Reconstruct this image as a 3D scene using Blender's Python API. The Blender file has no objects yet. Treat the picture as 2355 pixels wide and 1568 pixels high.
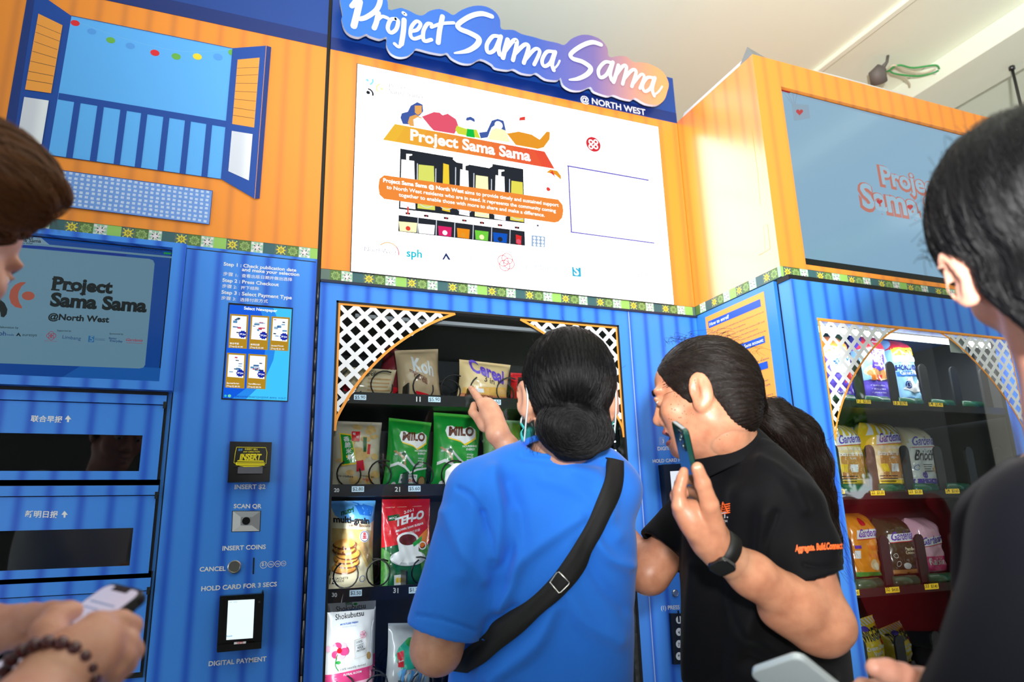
import bpy, bmesh, math, random
import numpy as np
from mathutils import Vector, Matrix
random.seed(7); rng = np.random.default_rng(7)
S = bpy.context.scene; COL = S.collection

# ---------------------------------------------------------------- camera, world, lights, exposure
FPX = 1626.611
YAW, PIT, ROL = np.radians([22.1393, 14.6623, -1.6326])
def _axes():
    cy, sy, cp, sp = np.cos(YAW), np.sin(YAW), np.cos(PIT), np.sin(PIT)
    f = np.array([sy*cp, cy*cp, sp]); r = np.array([cy, -sy, 0.]); u = np.cross(r, f)
    c, s = np.cos(ROL), np.sin(ROL)
    return np.array([c*r+s*u, -s*r+c*u, f])
RR = _axes(); CAM = np.array([0., -1.9, 1.25])
cd = bpy.data.cameras.new('camera'); co = bpy.data.objects.new('camera', cd); COL.objects.link(co)
cd.sensor_width = 36; cd.lens = FPX*36/2355; cd.clip_start = .02
co.matrix_world = Matrix([[RR[0][i], RR[1][i], -RR[2][i], CAM[i]] for i in range(3)] + [[0, 0, 0, 1]])
cd.dof.use_dof = True; cd.dof.focus_distance = 1.75; cd.dof.aperture_fstop = 3.2
S.camera = co
S.view_settings.view_transform = 'Standard'; S.view_settings.look = 'None'
S.view_settings.gamma = 1; S.view_settings.use_curve_mapping = False
S.view_settings.exposure = 0.0

w = bpy.data.worlds.new('daylight'); S.world = w; w.use_nodes = True
w.node_tree.nodes['Background'].inputs[0].default_value = (.88, .95, 1, 1)
w.node_tree.nodes['Background'].inputs[1].default_value = 2.5

def area(name, loc, target, size, energy, color=(1, 1, 1), sy=None):
    l = bpy.data.lights.new(name, 'AREA'); l.energy = energy; l.color = color; l.size = size
    if sy: l.shape = 'RECTANGLE'; l.size_y = sy
    o = bpy.data.objects.new(name, l); COL.objects.link(o); o.location = loc
    o.rotation_euler = (Vector(target)-Vector(loc)).to_track_quat('-Z', 'Y').to_euler()
    return o
def spot(name, loc, target, energy, angle, blend=1., color=(1, 1, 1), r=.05):
    l = bpy.data.lights.new(name, 'SPOT'); l.energy = energy; l.color = color; l.spot_size = math.radians(angle); l.spot_blend = blend; l.shadow_soft_size = r
    o = bpy.data.objects.new(name, l); COL.objects.link(o); o.location = loc
    o.rotation_euler = (Vector(target)-Vector(loc)).to_track_quat('-Z', 'Y').to_euler(); return o
# spot added to brighten the ceiling, aimed like a bounced flash
spot('ceiling_fill_spot', (.0, -2.15, 1.45), (2.0, -1.1, 3.2), 440, 140, 1., (1, .99, .97))

# ---------------------------------------------------------------- pixel -> place
def ray(px, py): return RR.T @ np.array([(px-1177.5)/FPX, -(py-784)/FPX, 1.])
def at(px, py, t): return CAM + ray(px, py)*t
def onY(px, py, y=0.):
    d = ray(px, py); return CAM + d*(y-CAM[1])/d[1]
def onX(px, py, x):
    d = ray(px, py); return CAM + d*(x-CAM[0])/d[0]
def onZ(px, py, z):
    d = ray(px, py); return CAM + d*(z-CAM[2])/d[2]

# ---------------------------------------------------------------- materials
def lin(c):
    return tuple(((v/255)/12.92 if v/255 <= .04045 else ((v/255+.055)/1.055)**2.4) for v in c)
MATS = {}
def mat(name, rgb=None, rough=.5, metal=0, spec=.5, emit=0, coat=0, noise=None, stripes=None, alpha=1, trans=0,
        bump=None, sss=0, ior=1.5, lin_rgb=None, sheen=0, aniso=0):
    """rgb sRGB 0-255. noise=(scale, rgb2, amount); stripes=(period, rgb2, sharp, phase); bump=(scale, strength, stretch)"""
    if name in MATS: return MATS[name]
    m = bpy.data.materials.new(name); m.use_nodes = True; MATS[name] = m
    nt = m.node_tree; N = nt.nodes; L = nt.links
    b = N['Principled BSDF']; c = lin_rgb or lin(rgb)
    b.inputs['Base Color'].default_value = (*c, 1); b.inputs['Roughness'].default_value = rough
    b.inputs['Metallic'].default_value = metal; b.inputs['Specular IOR Level'].default_value = spec
    b.inputs['Coat Weight'].default_value = coat; b.inputs['Coat Roughness'].default_value = .08
    b.inputs['Alpha'].default_value = alpha; b.inputs['IOR'].default_value = ior
    b.inputs['Transmission Weight'].default_value = trans
    if sheen: b.inputs['Sheen Weight'].default_value = sheen
    if sss:
        b.inputs['Subsurface Weight'].default_value = sss
        b.inputs['Subsurface Radius'].default_value = (.012, .005, .003); b.inputs['Subsurface Scale'].default_value = 1
    if emit:
        b.inputs['Emission Color'].default_value = (*c, 1); b.inputs['Emission Strength'].default_value = emit
    tc = None; src = None
    if noise or stripes or bump: tc = N.new('ShaderNodeTexCoord')
    def mixc(fac, a, bcol):
        x = N.new('ShaderNodeMix'); x.data_type = 'RGBA'
        L.new(fac, x.inputs[0])
        if a is None: x.inputs[6].default_value = (*c, 1)
        else: L.new(a, x.inputs[6])
        x.inputs[7].default_value = (*lin(bcol), 1)
        return x.outputs[2]
    if noise:
        n = N.new('ShaderNodeTexNoise'); n.inputs['Scale'].default_value = noise[0]; n.inputs['Detail'].default_value = 5
        L.new(tc.outputs['Object'], n.inputs['Vector'])
        r = N.new('ShaderNodeMapRange'); r.inputs[1].default_value = .35; r.inputs[2].default_value = .7; r.inputs[4].default_value = noise[2]
        L.new(n.outputs[0], r.inputs[0]); src = mixc(r.outputs[0], src, noise[1])
    if stripes:
        sx = N.new('ShaderNodeSeparateXYZ'); L.new(tc.outputs['Object'], sx.inputs[0])
        ad = N.new('ShaderNodeMath'); ad.operation = 'SUBTRACT'; L.new(sx.outputs[0], ad.inputs[0]); L.new(sx.outputs[1], ad.inputs[1])
        mu = N.new('ShaderNodeMath'); mu.operation = 'MULTIPLY_ADD'; L.new(ad.outputs[0], mu.inputs[0])
        mu.inputs[1].default_value = 2*math.pi/stripes[0]; mu.inputs[2].default_value = stripes[3]
        co_ = N.new('ShaderNodeMath'); co_.operation = 'COSINE'; L.new(mu.outputs[0], co_.inputs[0])
        mr = N.new('ShaderNodeMapRange'); mr.inputs[1].default_value = -1; mr.inputs[2].default_value = 1; L.new(co_.outputs[0], mr.inputs[0])
        pw = N.new('ShaderNodeMath'); pw.operation = 'POWER'; L.new(mr.outputs[0], pw.inputs[0]); pw.inputs[1].default_value = stripes[2]
        src = mixc(pw.outputs[0], src, stripes[1])
    if src is not None:
        L.new(src, b.inputs['Base Color'])
        if emit: L.new(src, b.inputs['Emission Color'])
    if bump:
        n = N.new('ShaderNodeTexNoise'); n.inputs['Scale'].default_value = bump[0]; n.inputs['Detail'].default_value = 4
        v = tc.outputs['Object']
        if len(bump) > 2:
            mp = N.new('ShaderNodeMapping'); mp.inputs['Scale'].default_value = bump[2]; L.new(v, mp.inputs[0]); v = mp.outputs[0]
        L.new(v, n.inputs['Vector'])
        bp = N.new('ShaderNodeBump'); bp.inputs['Strength'].default_value = bump[1]; bp.inputs['Distance'].default_value = .01
        L.new(n.outputs[0], bp.inputs['Height']); L.new(bp.outputs[0], b.inputs['Normal'])
    return m
def emat(name, rgb, s=1.0, gloss=0.0):
    """a lit display pixel colour, with the faint sheen of the cover glass"""
    if name in MATS: return MATS[name]
    m = mat(name, (4, 4, 4), rough=.12, spec=gloss)
    b = m.node_tree.nodes['Principled BSDF']
    b.inputs['Emission Color'].default_value = (*lin(rgb), 1); b.inputs['Emission Strength'].default_value = s
    return m
def glass_mat(name, tint=(1, 1, 1), f0=1.5, rough=0.0, add=0.0):
    if name in MATS: return MATS[name]
    m = bpy.data.materials.new(name); m.use_nodes = True; MATS[name] = m
    nt = m.node_tree; N = nt.nodes; L = nt.links; N.remove(N['Principled BSDF'])
    t = N.new('ShaderNodeBsdfTransparent'); t.inputs[0].default_value = (*tint, 1)
    g = N.new('ShaderNodeBsdfGlossy'); g.inputs['Roughness'].default_value = rough
    fr = N.new('ShaderNodeFresnel'); fr.inputs[0].default_value = f0
    a = N.new('ShaderNodeMath'); a.inputs[1].default_value = add; L.new(fr.outputs[0], a.inputs[0]); a.use_clamp = True
    ge = N.new('ShaderNodeNewGeometry'); iv = N.new('ShaderNodeMath'); iv.operation = 'SUBTRACT'; iv.inputs[0].default_value = 1; L.new(ge.outputs['Backfacing'], iv.inputs[1])
    ml = N.new('ShaderNodeMath'); ml.operation = 'MULTIPLY'; L.new(a.outputs[0], ml.inputs[0]); L.new(iv.outputs[0], ml.inputs[1])      # the pane mirrors on its outer faces only
    mx = N.new('ShaderNodeMixShader'); L.new(ml.outputs[0], mx.inputs[0]); L.new(t.outputs[0], mx.inputs[1]); L.new(g.outputs[0], mx.inputs[2])
    L.new(mx.outputs[0], N['Material Output'].inputs[0])
    return m

# ---------------------------------------------------------------- objects
def thing(name, label, cat, loc=(0, 0, 0), group=None, rot=(0, 0, 0)):
    o = bpy.data.objects.new(name, None); COL.objects.link(o); o.location = loc; o.rotation_euler = rot
    o.empty_display_size = .05
    return tag(o, label, cat, group)
def tag(o, label, cat, group=None):
    o['label'] = label; o['category'] = cat
    if group: o['group'] = group
    return o
def root_loc(p):
    while p is not None and p.parent is not None: p = p.parent
    return Vector(p.location) if p is not None else Vector((0, 0, 0))
class MB:
    """collects vertices / faces (with material) of ONE mesh object"""
    def __init__(s): s.v = []; s.f = []; s.m = []; s.mats = []; s.smooth = []
    def mi(s, m):
        if m not in s.mats: s.mats.append(m)
        return s.mats.index(m)
    def add(s, vs, fs, m, smooth=False):
        o = len(s.v); s.v += [tuple(map(float, p)) for p in vs]; i = s.mi(m)
        for f in fs: s.f.append([o+k for k in f]); s.m.append(i); s.smooth.append(smooth)
        return s
    def box(s, x0, x1, y0, y1, z0, z1, m, bev=0):
        if bev <= 0:
            vs = [(x, y, z) for x in (x0, x1) for y in (y0, y1) for z in (z0, z1)]
            return s.add(vs, [(0, 1, 3, 2), (4, 6, 7, 5), (0, 4, 5, 1), (2, 3, 7, 6), (0, 2, 6, 4), (1, 5, 7, 3)], m)
        bm = bmesh.new(); bmesh.ops.create_cube(bm, size=1)
        for v in bm.verts: v.co = ((x0+x1)/2+v.co.x*(x1-x0), (y0+y1)/2+v.co.y*(y1-y0), (z0+z1)/2+v.co.z*(z1-z0))
        bmesh.ops.bevel(bm, geom=list(bm.edges), offset=bev, segments=3, profile=.5, affect='EDGES')
        return s.bm(bm, m)
    def bm(s, bm, m, smooth=False):
        bm.verts.index_update()
        s.add([v.co[:] for v in bm.verts], [[v.index for v in f.verts] for f in bm.faces], m, smooth); bm.free(); return s
    def tube(s, pts, r, m, n=8, closed=False, cap=True, smooth=True):
        P = [np.array(p, float) for p in pts]; k = len(P); rs = r if hasattr(r, '__len__') else [r]*k
        vs = []; up = None
        for i in range(k):
            a = P[(i-1) % k] if (closed or i > 0) else P[i]; b = P[(i+1) % k] if (closed or i < k-1) else P[i]
            t = b-a; t = t/(np.linalg.norm(t)+1e-12)
            if up is None:
                up = np.array([0, 0, 1.]) if abs(t[2]) < .9 else np.array([1., 0, 0])
            e = up-t*(up@t); e /= np.linalg.norm(e)+1e-12; g = np.cross(t, e); up = e
            for j in range(n):
                q = 2*math.pi*j/n; vs.append(P[i]+rs[i]*(math.cos(q)*e+math.sin(q)*g))
        fs = []
        for i in range(k if closed else k-1):
            i2 = (i+1) % k
            for j in range(n): fs.append((i*n+j, i*n+(j+1) % n, i2*n+(j+1) % n, i2*n+j))
        if cap and not closed: fs += [tuple(range(n))[::-1], tuple((k-1)*n+j for j in range(n))]
        return s.add(vs, fs, m, smooth)
    def prism(s, loop, off, m, side=None):
        """loop: 3-D points of the front outline; off: extrusion vector"""
        k = len(loop); off = np.array(off); vs = [np.array(p) for p in loop]+[np.array(p)+off for p in loop]
        s.add(vs, [tuple(range(k)), tuple(range(2*k-1, k-1, -1))], m)
        s.add(vs, [(i, i+k, (i+1) % k+k, (i+1) % k) for i in range(k)], side or m); return s
    def build(s, name, parent=None, label=None, kind=None, world=True):
        me = bpy.data.meshes.new(name); off = root_loc(parent) if world else Vector((0, 0, 0))
        me.from_pydata([(a-off[0], b-off[1], c-off[2]) for a, b, c in s.v], [], s.f)
        for m in s.mats: me.materials.append(m)
        me.polygons.foreach_set('material_index', s.m); me.polygons.foreach_set('use_smooth', s.smooth)
        me.update()
        o = bpy.data.objects.new(name, me); COL.objects.link(o); o.parent = parent
        if label: o['label'] = label
        if kind: o['kind'] = kind
        return o
_tx = {}
def text_mesh(s, bold=0.0, shear=0.0):
    k = (s, bold, shear)
    if k in _tx: return _tx[k]
    c = bpy.data.curves.new('t', 'FONT'); c.body = s; c.offset = bold; c.shear = shear; c.resolution_u = 3; c.space_line = .95
    o = bpy.data.objects.new('t', c); COL.objects.link(o)
    me = bpy.data.meshes.new_from_object(o.evaluated_get(bpy.context.evaluated_depsgraph_get()))
    v = np.array([p.co[:2] for p in me.vertices]).reshape(-1, 2); f = [tuple(p.vertices) for p in me.polygons]
    bpy.data.objects.remove(o); bpy.data.curves.remove(c); bpy.data.meshes.remove(me)
    _tx[k] = (v, f); return _tx[k]
class Art(MB):
    """flat graphics on a plane ('y', y0), ('x', x0) or on a local surface fn(a, b) -> point"""
    def __init__(s, plane=None, fn=None, lift=.0006):
        super().__init__(); s.lift = lift; s.L = 0; s.step = .00007; s.plane = plane; s.fn = fn
        s.o = (0, 0, 1.)
        if plane: s.ax, s.c = plane
    def crop(s, ox, oy, k): s.o = (ox, oy, k); return s
    def map(s, p):
        if s.fn: return p
        x, y = s.o[0]+p[0]*s.o[2], s.o[1]+p[1]*s.o[2]
        if s.ax == 'y': q = onY(x, y, s.c); return (q[0], q[2])
        q = onX(x, y, s.c); return (-q[1], q[2])
    def w(s, a, b):
        l = s.lift+s.L*s.step
        if s.fn: return s.fn(a, b, l)
        return (a, s.c-l, b) if s.ax == 'y' else (s.c-l, -a, b)
    def ab(s, pts, m):
        s.L += 1; s.add([s.w(*p) for p in pts], [tuple(range(len(pts)))], m); return s
    def poly(s, pts, m): return s.ab([s.map(p) for p in pts], m)
    def rect(s, x0, y0, x1, y1, m):
        a0, b0 = s.map((x0, y0)); a1, b1 = s.map((x1, y1)); return s.ab([(a0, b0), (a1, b0), (a1, b1), (a0, b1)], m)
    def rrect(s, p0, p1, r, m):
        (a0, b0), (a1, b1) = s.map(p0), s.map(p1)
        a0, a1 = min(a0, a1), max(a0, a1); b0, b1 = min(b0, b1), max(b0, b1); q = []
        for cx, cy, st in ((a1-r, b1-r, 0), (a0+r, b1-r, 90), (a0+r, b0+r, 180), (a1-r, b0+r, 270)):
            for i in range(7): t = math.radians(st+15*i); q.append((cx+r*math.cos(t), cy+r*math.sin(t)))
        return s.ab(q, m)
    def circ(s, c, r, m, n=28, ry=None, a0=0, a1=360):
        a, b = s.map(c); R = abs(s.map((c[0]+r, c[1]))[0]-a); Ry = R*(ry or 1)
        return s.ab([(a+R*math.cos(math.radians(a0+(a1-a0)*i/n)), b+Ry*math.sin(math.radians(a0+(a1-a0)*i/n))) for i in range(n if a1-a0 == 360 else n+1)], m)
    def ring(s, c, r, wd, m, a0=0, a1=360, n=36):
        a, b = s.map(c); R = abs(s.map((c[0]+r, c[1]))[0]-a); q = R*wd/r; s.L += 1; vs = []
        for i in range(n+1):
            t = math.radians(a0+(a1-a0)*i/n)
            vs += [s.w(a+(R-q/2)*math.cos(t), b+(R-q/2)*math.sin(t)), s.w(a+(R+q/2)*math.cos(t), b+(R+q/2)*math.sin(t))]
        return s.add(vs, [(2*i, 2*i+1, 2*i+3, 2*i+2) for i in range(n)], m)
    def star(s, c, r, m, n=8, inner=.5, rot=0):
        a, b = s.map(c); R = abs(s.map((c[0]+r, c[1]))[0]-a)
        return s.ab([(a+R*(1 if i % 2 == 0 else inner)*math.cos(math.pi*i/n+rot), b+R*(1 if i % 2 == 0 else inner)*math.sin(math.pi*i/n+rot)) for i in range(2*n)], m)
    def line(s, pts, wd, m):
        """wd in map units of metres"""
        return s.stroke([s.map(p) for p in pts], wd, m, mapped=True, sub=1)
    def stroke(s, pts, wd, m, mapped=False, sub=5, cap=True):
        P = [np.array(p if mapped else s.map(p), float) for p in pts]
        W = list(wd) if hasattr(wd, '__len__') else [wd]*len(P)
        if sub > 1 and len(P) > 2:
            Q = []; V = []
            for i in range(len(P)-1):
                a = P[max(i-1, 0)]; b = P[i]; c = P[i+1]; d = P[min(i+2, len(P)-1)]
                for k in range(sub):
                    t = k/sub
                    Q.append(.5*((2*b)+(c-a)*t+(2*a-5*b+4*c-d)*t*t+(3*b-a-3*c+d)*t**3)); V.append(W[i]*(1-t)+W[i+1]*t)
            P, W = Q+[P[-1]], V+[W[-1]]
        s.L += 1; vs = []
        for i, p in enumerate(P):
            t = P[min(i+1, len(P)-1)]-P[max(i-1, 0)]; t = t/(np.linalg.norm(t)+1e-12); nn = np.array([-t[1], t[0]])
            vs += [s.w(*(p+nn*W[i]/2)), s.w(*(p-nn*W[i]/2))]
        s.add(vs, [(2*i, 2*i+1, 2*i+3, 2*i+2) for i in range(len(P)-1)], m)
        if cap and sub > 1:
            s.L += .5
            for p, q in ((P[0], W[0]), (P[-1], W[-1])):
                s.add([s.w(p[0]+q/2*math.cos(k*.785), p[1]+q/2*math.sin(k*.785)) for k in range(8)], [tuple(range(8))], m)
        return s
    def text(s, t, p0, p1, m, bold=0.012, hs=1.0, shear=0, h=None):
        v, f = text_mesh(t, bold, shear)
        if len(v) == 0: return s
        (a0, b0), (a1, b1) = s.map(p0), s.map(p1)
        x0, x1 = v[:, 0].min(), v[:, 0].max(); sx = (a1-a0)/(x1-x0); sy = h or sx*hs; s.L += 1
        return s.add([s.w(a0+(x-x0)*sx, b0+(b1-b0)*(x-x0)/(x1-x0)+y*sy) for x, y in v], f, m)
def prng(*a): return random.uniform(*a)

def texts(plane, crop, items, m, parent, name='lettering', bold=.02, hs=.95):
    """each line of writing is a part of its own"""
    for it in items:
        A = Art(plane).crop(*crop); A.text(it[0], it[1], it[2], m, it[3] if len(it) > 3 else bold, hs); A.build(name, parent)
# ---------------------------------------------------------------- the place: floor, ceiling, wall, beam, conduit
CREAM = mat('ceiling_paint', (241, 247, 230), rough=.8, noise=(1.3, (236, 241, 220), .5), bump=(140, .05))
WALLP = mat('wall_paint', (222, 220, 208), rough=.8)
CONC = mat('floor_tile', (176, 172, 164), rough=.6, noise=(9, (150, 147, 140), .6))
def struct(name, mb): return mb.build(name, None, None, 'structure')
struct('floor', MB().box(-7, 9, -9, 3, -.1, 0, CONC))
cb = MB().box(-7, 3.9, -7, 3, 3.2, 3.34, CREAM).box(3.9, 9, -1.9, 3, 3.2, 3.34, CREAM)
struct('ceiling', cb)
struct('wall_back', MB().box(-7, 9, .78, .9, 0, 3.2, WALLP))
struct('trim_1', MB().box(2.81, 3.085, -7, .78, 3.1, 3.2, CREAM, .004))                     # the downstand beam
struct('trim_2', MB().box(2.335, 2.365, -7, .78, 3.178, 3.2, CREAM, .004))                   # flat cable cover beside it
struct('trim_3', MB().box(4.6, 4.9, -1.9, .78, 3.08, 3.2, CREAM, .004))
struct('trim_4', MB().box(.9, 1.1, -7, -2.6, 3.08, 3.2, CREAM, .004))

# ---------------------------------------------------------------- shared machine materials
ORANGE = mat('orange_vinyl', (247, 148, 52), rough=.36, stripes=(.0605, (226, 134, 56), 4, 0))
ORANGE2 = mat('orange_vinyl_plain', (250, 160, 60), rough=.4)
BLUE = mat('blue_vinyl', (66, 144, 245), rough=.36, stripes=(.0605, (36, 98, 218), 4, .6))
BLUEP = mat('blue_vinyl_plain', (56, 134, 242), rough=.3)
NAVY = mat('navy_vinyl', (16, 64, 148), rough=.4, noise=(300, (16, 66, 150), .5))
NAVY_SHADE = mat('navy_painted_shade', (4, 40, 116), rough=.4)  # darker navy for the shadow painted low on the header strips
SHUT = mat('shutter_navy_print', (4, 70, 165), rough=.4)
SHUTD = mat('shutter_edge_print', (6, 48, 128), rough=.4)
SKY = mat('sky_blue_print', (92, 178, 255), rough=.4)
BLACK = mat('black_plastic', (12, 12, 14), rough=.3)
BLACKM = mat('black_rubber', (8, 8, 9), rough=.6)
WHITE = mat('white_print', (240, 241, 244), rough=.4)
PANELW = mat('shutter_white_print', (214, 218, 234), rough=.4, stripes=(.07, (236, 240, 250), 2, 1.2))
STEEL = mat('brushed_steel', (190, 188, 184), rough=.28, metal=1)
DSTEEL = mat('dark_steel', (96, 96, 98), rough=.35, metal=1)
LED = emat('led_white', (255, 255, 255), 6)
RED = mat('red_print', (226, 34, 48), rough=.4); GREENP = mat('green_print', (104, 178, 74), rough=.4)
YEL = mat('yellow_print', (238, 216, 52), rough=.4); LBL = mat('light_blue_print', (82, 158, 240), rough=.4)
T_TEAL = mat('tile_teal', (58, 98, 104), rough=.4); T_LG = mat('tile_lime', (150, 200, 100), rough=.4)
T_GREY = mat('tile_grey', (96, 116, 110), rough=.4); T_OLIVE = mat('tile_olive', (88, 118, 62), rough=.4)
T_PALE = mat('tile_pale', (160, 200, 170), rough=.4); T_PG = mat('tile_pattern_lime', (166, 196, 120), rough=.4)
T_YEL = mat('tile_star_yellow', (226, 206, 60), rough=.4); T_WH = mat('tile_star_white', (232, 226, 228), rough=.4)
T_DK = mat('tile_star_dark', (44, 62, 74), rough=.4); T_PK = mat('tile_star_pink', (222, 190, 198), rough=.4)

def tiles(A, a0, a1, b0, b1, start, k0, plain0=0):
    """row of patterned tiles; start = a of the first tile, k0 its kind 0 yellow 1 green 2 white 3 plain"""
    t = .0309; n = 0; a = start; k = k0; pl = plain0; A.step = .00003
    h = b1-b0; cb_ = (b0+b1)/2
    while a < a1-.001:
        x0, x1 = max(a, a0), min(a+t, a1)
        if x1 > x0+.0005:
            base = (T_GREY, T_OLIVE, T_PALE, T_TEAL if pl else T_LG)[k]
            A.L = 0; A.ab([(x0, b0), (x1, b0), (x1, b1), (x0, b1)], base)
            c = (a+t/2, cb_); r = t*.46
            if k != 3 and x1-x0 > t*.95:
                def st(R, inn, m, nn=8, rot=0): A.ab([(c[0]+R*(1 if i % 2 == 0 else inn)*math.cos(math.pi*i/nn+rot), c[1]+R*(1 if i % 2 == 0 else inn)*math.sin(math.pi*i/nn+rot)) for i in range(2*nn)], m)
                def sq(dx, dy, q, m): A.ab([(c[0]+dx-q, c[1]+dy-q), (c[0]+dx+q, c[1]+dy-q), (c[0]+dx+q, c[1]+dy+q), (c[0]+dx-q, c[1]+dy+q)], m)
                if k == 0:
                    for dx in (-1, 1):
                        for dy in (-1, 1): sq(dx*t*.33, dy*t*.33, t*.12, T_DK); sq(dx*t*.33, dy*t*.33, t*.07, T_PG)
                    st(r, .5, T_YEL, 8); st(r*.42, .5, T_DK, 8, .39); st(r*.2, .6, T_YEL)
                elif k == 1:
                    for q in (.96, .74, .5, .26): st(r*q, .72, T_PG, 8, .39*(q > .6)); st(r*q*.86, .72, T_OLIVE, 8, .39*(q > .6))
                else:
                    for dx in (-1, 1):
                        for dy in (-1, 1): sq(dx*t*.36, dy*t*.36, t*.1, T_WH)
                    st(r, .52, T_WH, 8); 
                    for i in range(8):
                        q = math.pi*i/4+.2; A.ab([(c[0]+r*.3*math.cos(q), c[1]+r*.3*math.sin(q)), (c[0]+r*.5*math.cos(q-.28), c[1]+r*.5*math.sin(q-.28)), (c[0]+r*.72*math.cos(q), c[1]+r*.72*math.sin(q)), (c[0]+r*.5*math.cos(q+.28), c[1]+r*.5*math.sin(q+.28))], T_DK if i % 2 else T_PK)
        if k == 3: pl ^= 1
        k = (k+1) % 4; a += t
    return A

def inside(p, poly):
    x, y = p; r = False; n = len(poly)
    for i in range(n):
        (x0, y0), (x1, y1) = poly[i], poly[i-1]
        if (y0 > y) != (y1 > y) and x < (x1-x0)*(y-y0)/(y1-y0)+x0: r = not r
    return r
def catmull(pts, sub=10):
    P = [np.array(p, float) for p in pts]; Q = []
    for i in range(len(P)-1):
        a = P[max(i-1, 0)]; b = P[i]; c = P[i+1]; d = P[min(i+2, len(P)-1)]
        for k in range(sub):
            t = k/sub; Q.append(.5*((2*b)+(c-a)*t+(2*a-5*b+4*c-d)*t*t+(-a+3*b-3*c+d)*t**3))
    return Q+[P[-1]]
LATW = mat('lattice_white_vinyl', (236, 238, 244), rough=.5); LATO = mat('lattice_orange_vinyl', (244, 158, 58), rough=.5)
def lattice(A, corner, arc, pitch=.0325, bw=.0095, edge=.0075):
    """white garden lattice decal between a corner and a curved edge (plane coordinates)"""
    arc = catmull(arc, 12); poly = [np.array(corner)]+arc
    lo = np.min(poly, 0); hi = np.max(poly, 0); step = .0035; D = (hi-lo).sum()
    for sgn in (1, -1):
        k = -D
        while k < D:
            # line a + sgn*b = const
            run = None; a = lo[0]-.01
            base = k
            def pt(a): return (a, lo[1]+ (base+(a-lo[0])) if sgn > 0 else lo[1]+(base-(a-lo[0])))
            while a < hi[0]+.01:
                ok = inside(pt(a), poly)
                if ok and run is None: run = a
                if (not ok or a+step >= hi[0]+.01) and run is not None:
                    if a-run > step*1.5:
                        p, q = np.array(pt(run)), np.array(pt(a)); t = (q-p)/np.linalg.norm(q-p); n = np.array([-t[1], t[0]])*bw/2
                        A.ab([p+n, p-n, q-n, q+n], LATW)
                        A.L -= 1
                    run = None
                a += step
            k += pitch*1.0
        A.L += 1
    A.L += 1
    loop = [corner, arc[0]]; A.stroke([corner, arc[0]], edge, LATO, True, 1); A.stroke([corner, arc[-1]], edge, LATO, True, 1)
    A.stroke(arc, edge, LATO, True, 1)
    return A

def helix(mb, x, z, r, y0, y1, turns, m, rad=.0026, ph=0.0):
    n = int(turns*18); mb.tube([(x+r*math.sin(ph+2*math.pi*turns*i/n), y0+(y1-y0)*i/n, z-r*math.cos(ph+2*math.pi*turns*i/n)) for i in range(n+1)], rad, m, 6)
    return mb

# what stands behind the photographer: a dark wall added to darken the reflections, a pillar, trees beyond the open side (seen in the glass)
DIM = mat('added_wall_grey', (92, 94, 96), rough=.8)
struct('wall_front_added', MB().box(-2.4, 2.6, -6.2, -6, 0, 3.2, DIM))  # unseen wall, added so the glass mirrors something dark
struct('wall_right', MB().box(8.8, 9, -1.9, 3, 0, 3.2, WALLP))
struct('trim_5', MB().box(4.3, 4.9, -2.75, -2.15, 0, 3.2, mat('pillar_grey', (104, 106, 106), rough=.8)))     # grey pillar to the right
struct('trim_6', MB().box(4.62, 4.7, -2.1, -1.2, 0, 3.2, WALLP))
# ================================================================ newspaper kiosk (left)
XL, XS = -1.0, .198
nk = thing('newspaper_vending_machine', 'blue newspaper kiosk with orange header showing an open shuttered window, at left', 'vending machine', (-.4, 0, 0))
MB().box(XL, XS, 0, .7, 0, 1.98, BLUE).build('cabinet', nk)
h1 = MB().box(XL, XS, .001, .7, 2.012, 2.66, ORANGE).box(XL, XS, 0, .7, 2.66, 2.85, NAVY).box(XL, XS, .004, .7, 1.98, 2.012, T_TEAL).build('header_box', nk)
A = Art(('y', 0)); A.ab([(XL, 2.66), (XS, 2.66), (XS, 2.705), (XL, 2.705)], NAVY_SHADE)  # shade along the foot of the navy strip, painted as a band
A.crop(0, 0, .38268)
A.poly([(168, -40), (232, -40), (430, 97), (290, 933), (60, 1000), (20, 830)], SHUT)
A.poly([(168, -40), (215, -40), (118, 590), (60, 1000), (15, 850)], SHUTD)
A.poly([(430, 97), (1397, 293), (1327, 1078), (290, 933)], SKY)
DLINE = mat('thin_dark_line', (70, 60, 60), rough=.5); TLINE = mat('thin_string_print', (120, 190, 250), rough=.5)
A.stroke([(430, 115), (552, 165), (666, 205), (783, 243), (931, 280), (1059, 305), (1186, 312), (1310, 305), (1397, 296)], .0011, TLINE)
for (x, y), m in zip([(452, 140), (552, 191), (666, 243), (783, 277), (931, 319), (1059, 341), (1186, 342), (1310, 343)], (RED, LBL, GREENP, LBL, RED, GREENP, YEL, LBL)):
    A.circ((x, y), 28, m, ry=.86)
A.circ((1397, 318), 26, GREENP, ry=.9, a0=90, a1=270)
for q in ([(355, 560), (1360, 728), (1356, 766), (349, 598)], [(447, 612), (485, 618), (436, 954), (397, 947)], [(587, 632), (625, 640), (580, 974), (540, 967)],
          [(725, 655), (763, 662), (720, 993), (683, 989)], [(850, 674), (887, 682), (847, 1010), (810, 1004)], [(983, 698), (1019, 704), (983, 1030), (946, 1024)],
          [(1113, 718), (1148, 726), (1115, 1049), (1079, 1044)], [(1241, 740), (1276, 746), (1246, 1067), (1210, 1061)]): A.poly(q, SHUT)
A.line([(430, 97), (1397, 293)], .0016, SHUTD); A.line([(290, 933), (1327, 1078)], .0016, SHUTD)
LOUV = mat('shutter_louvre_print', (244, 160, 66), rough=.4)
A.poly([(232, 85), (377, 155), (308, 563), (152, 541)], LOUV)
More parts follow.
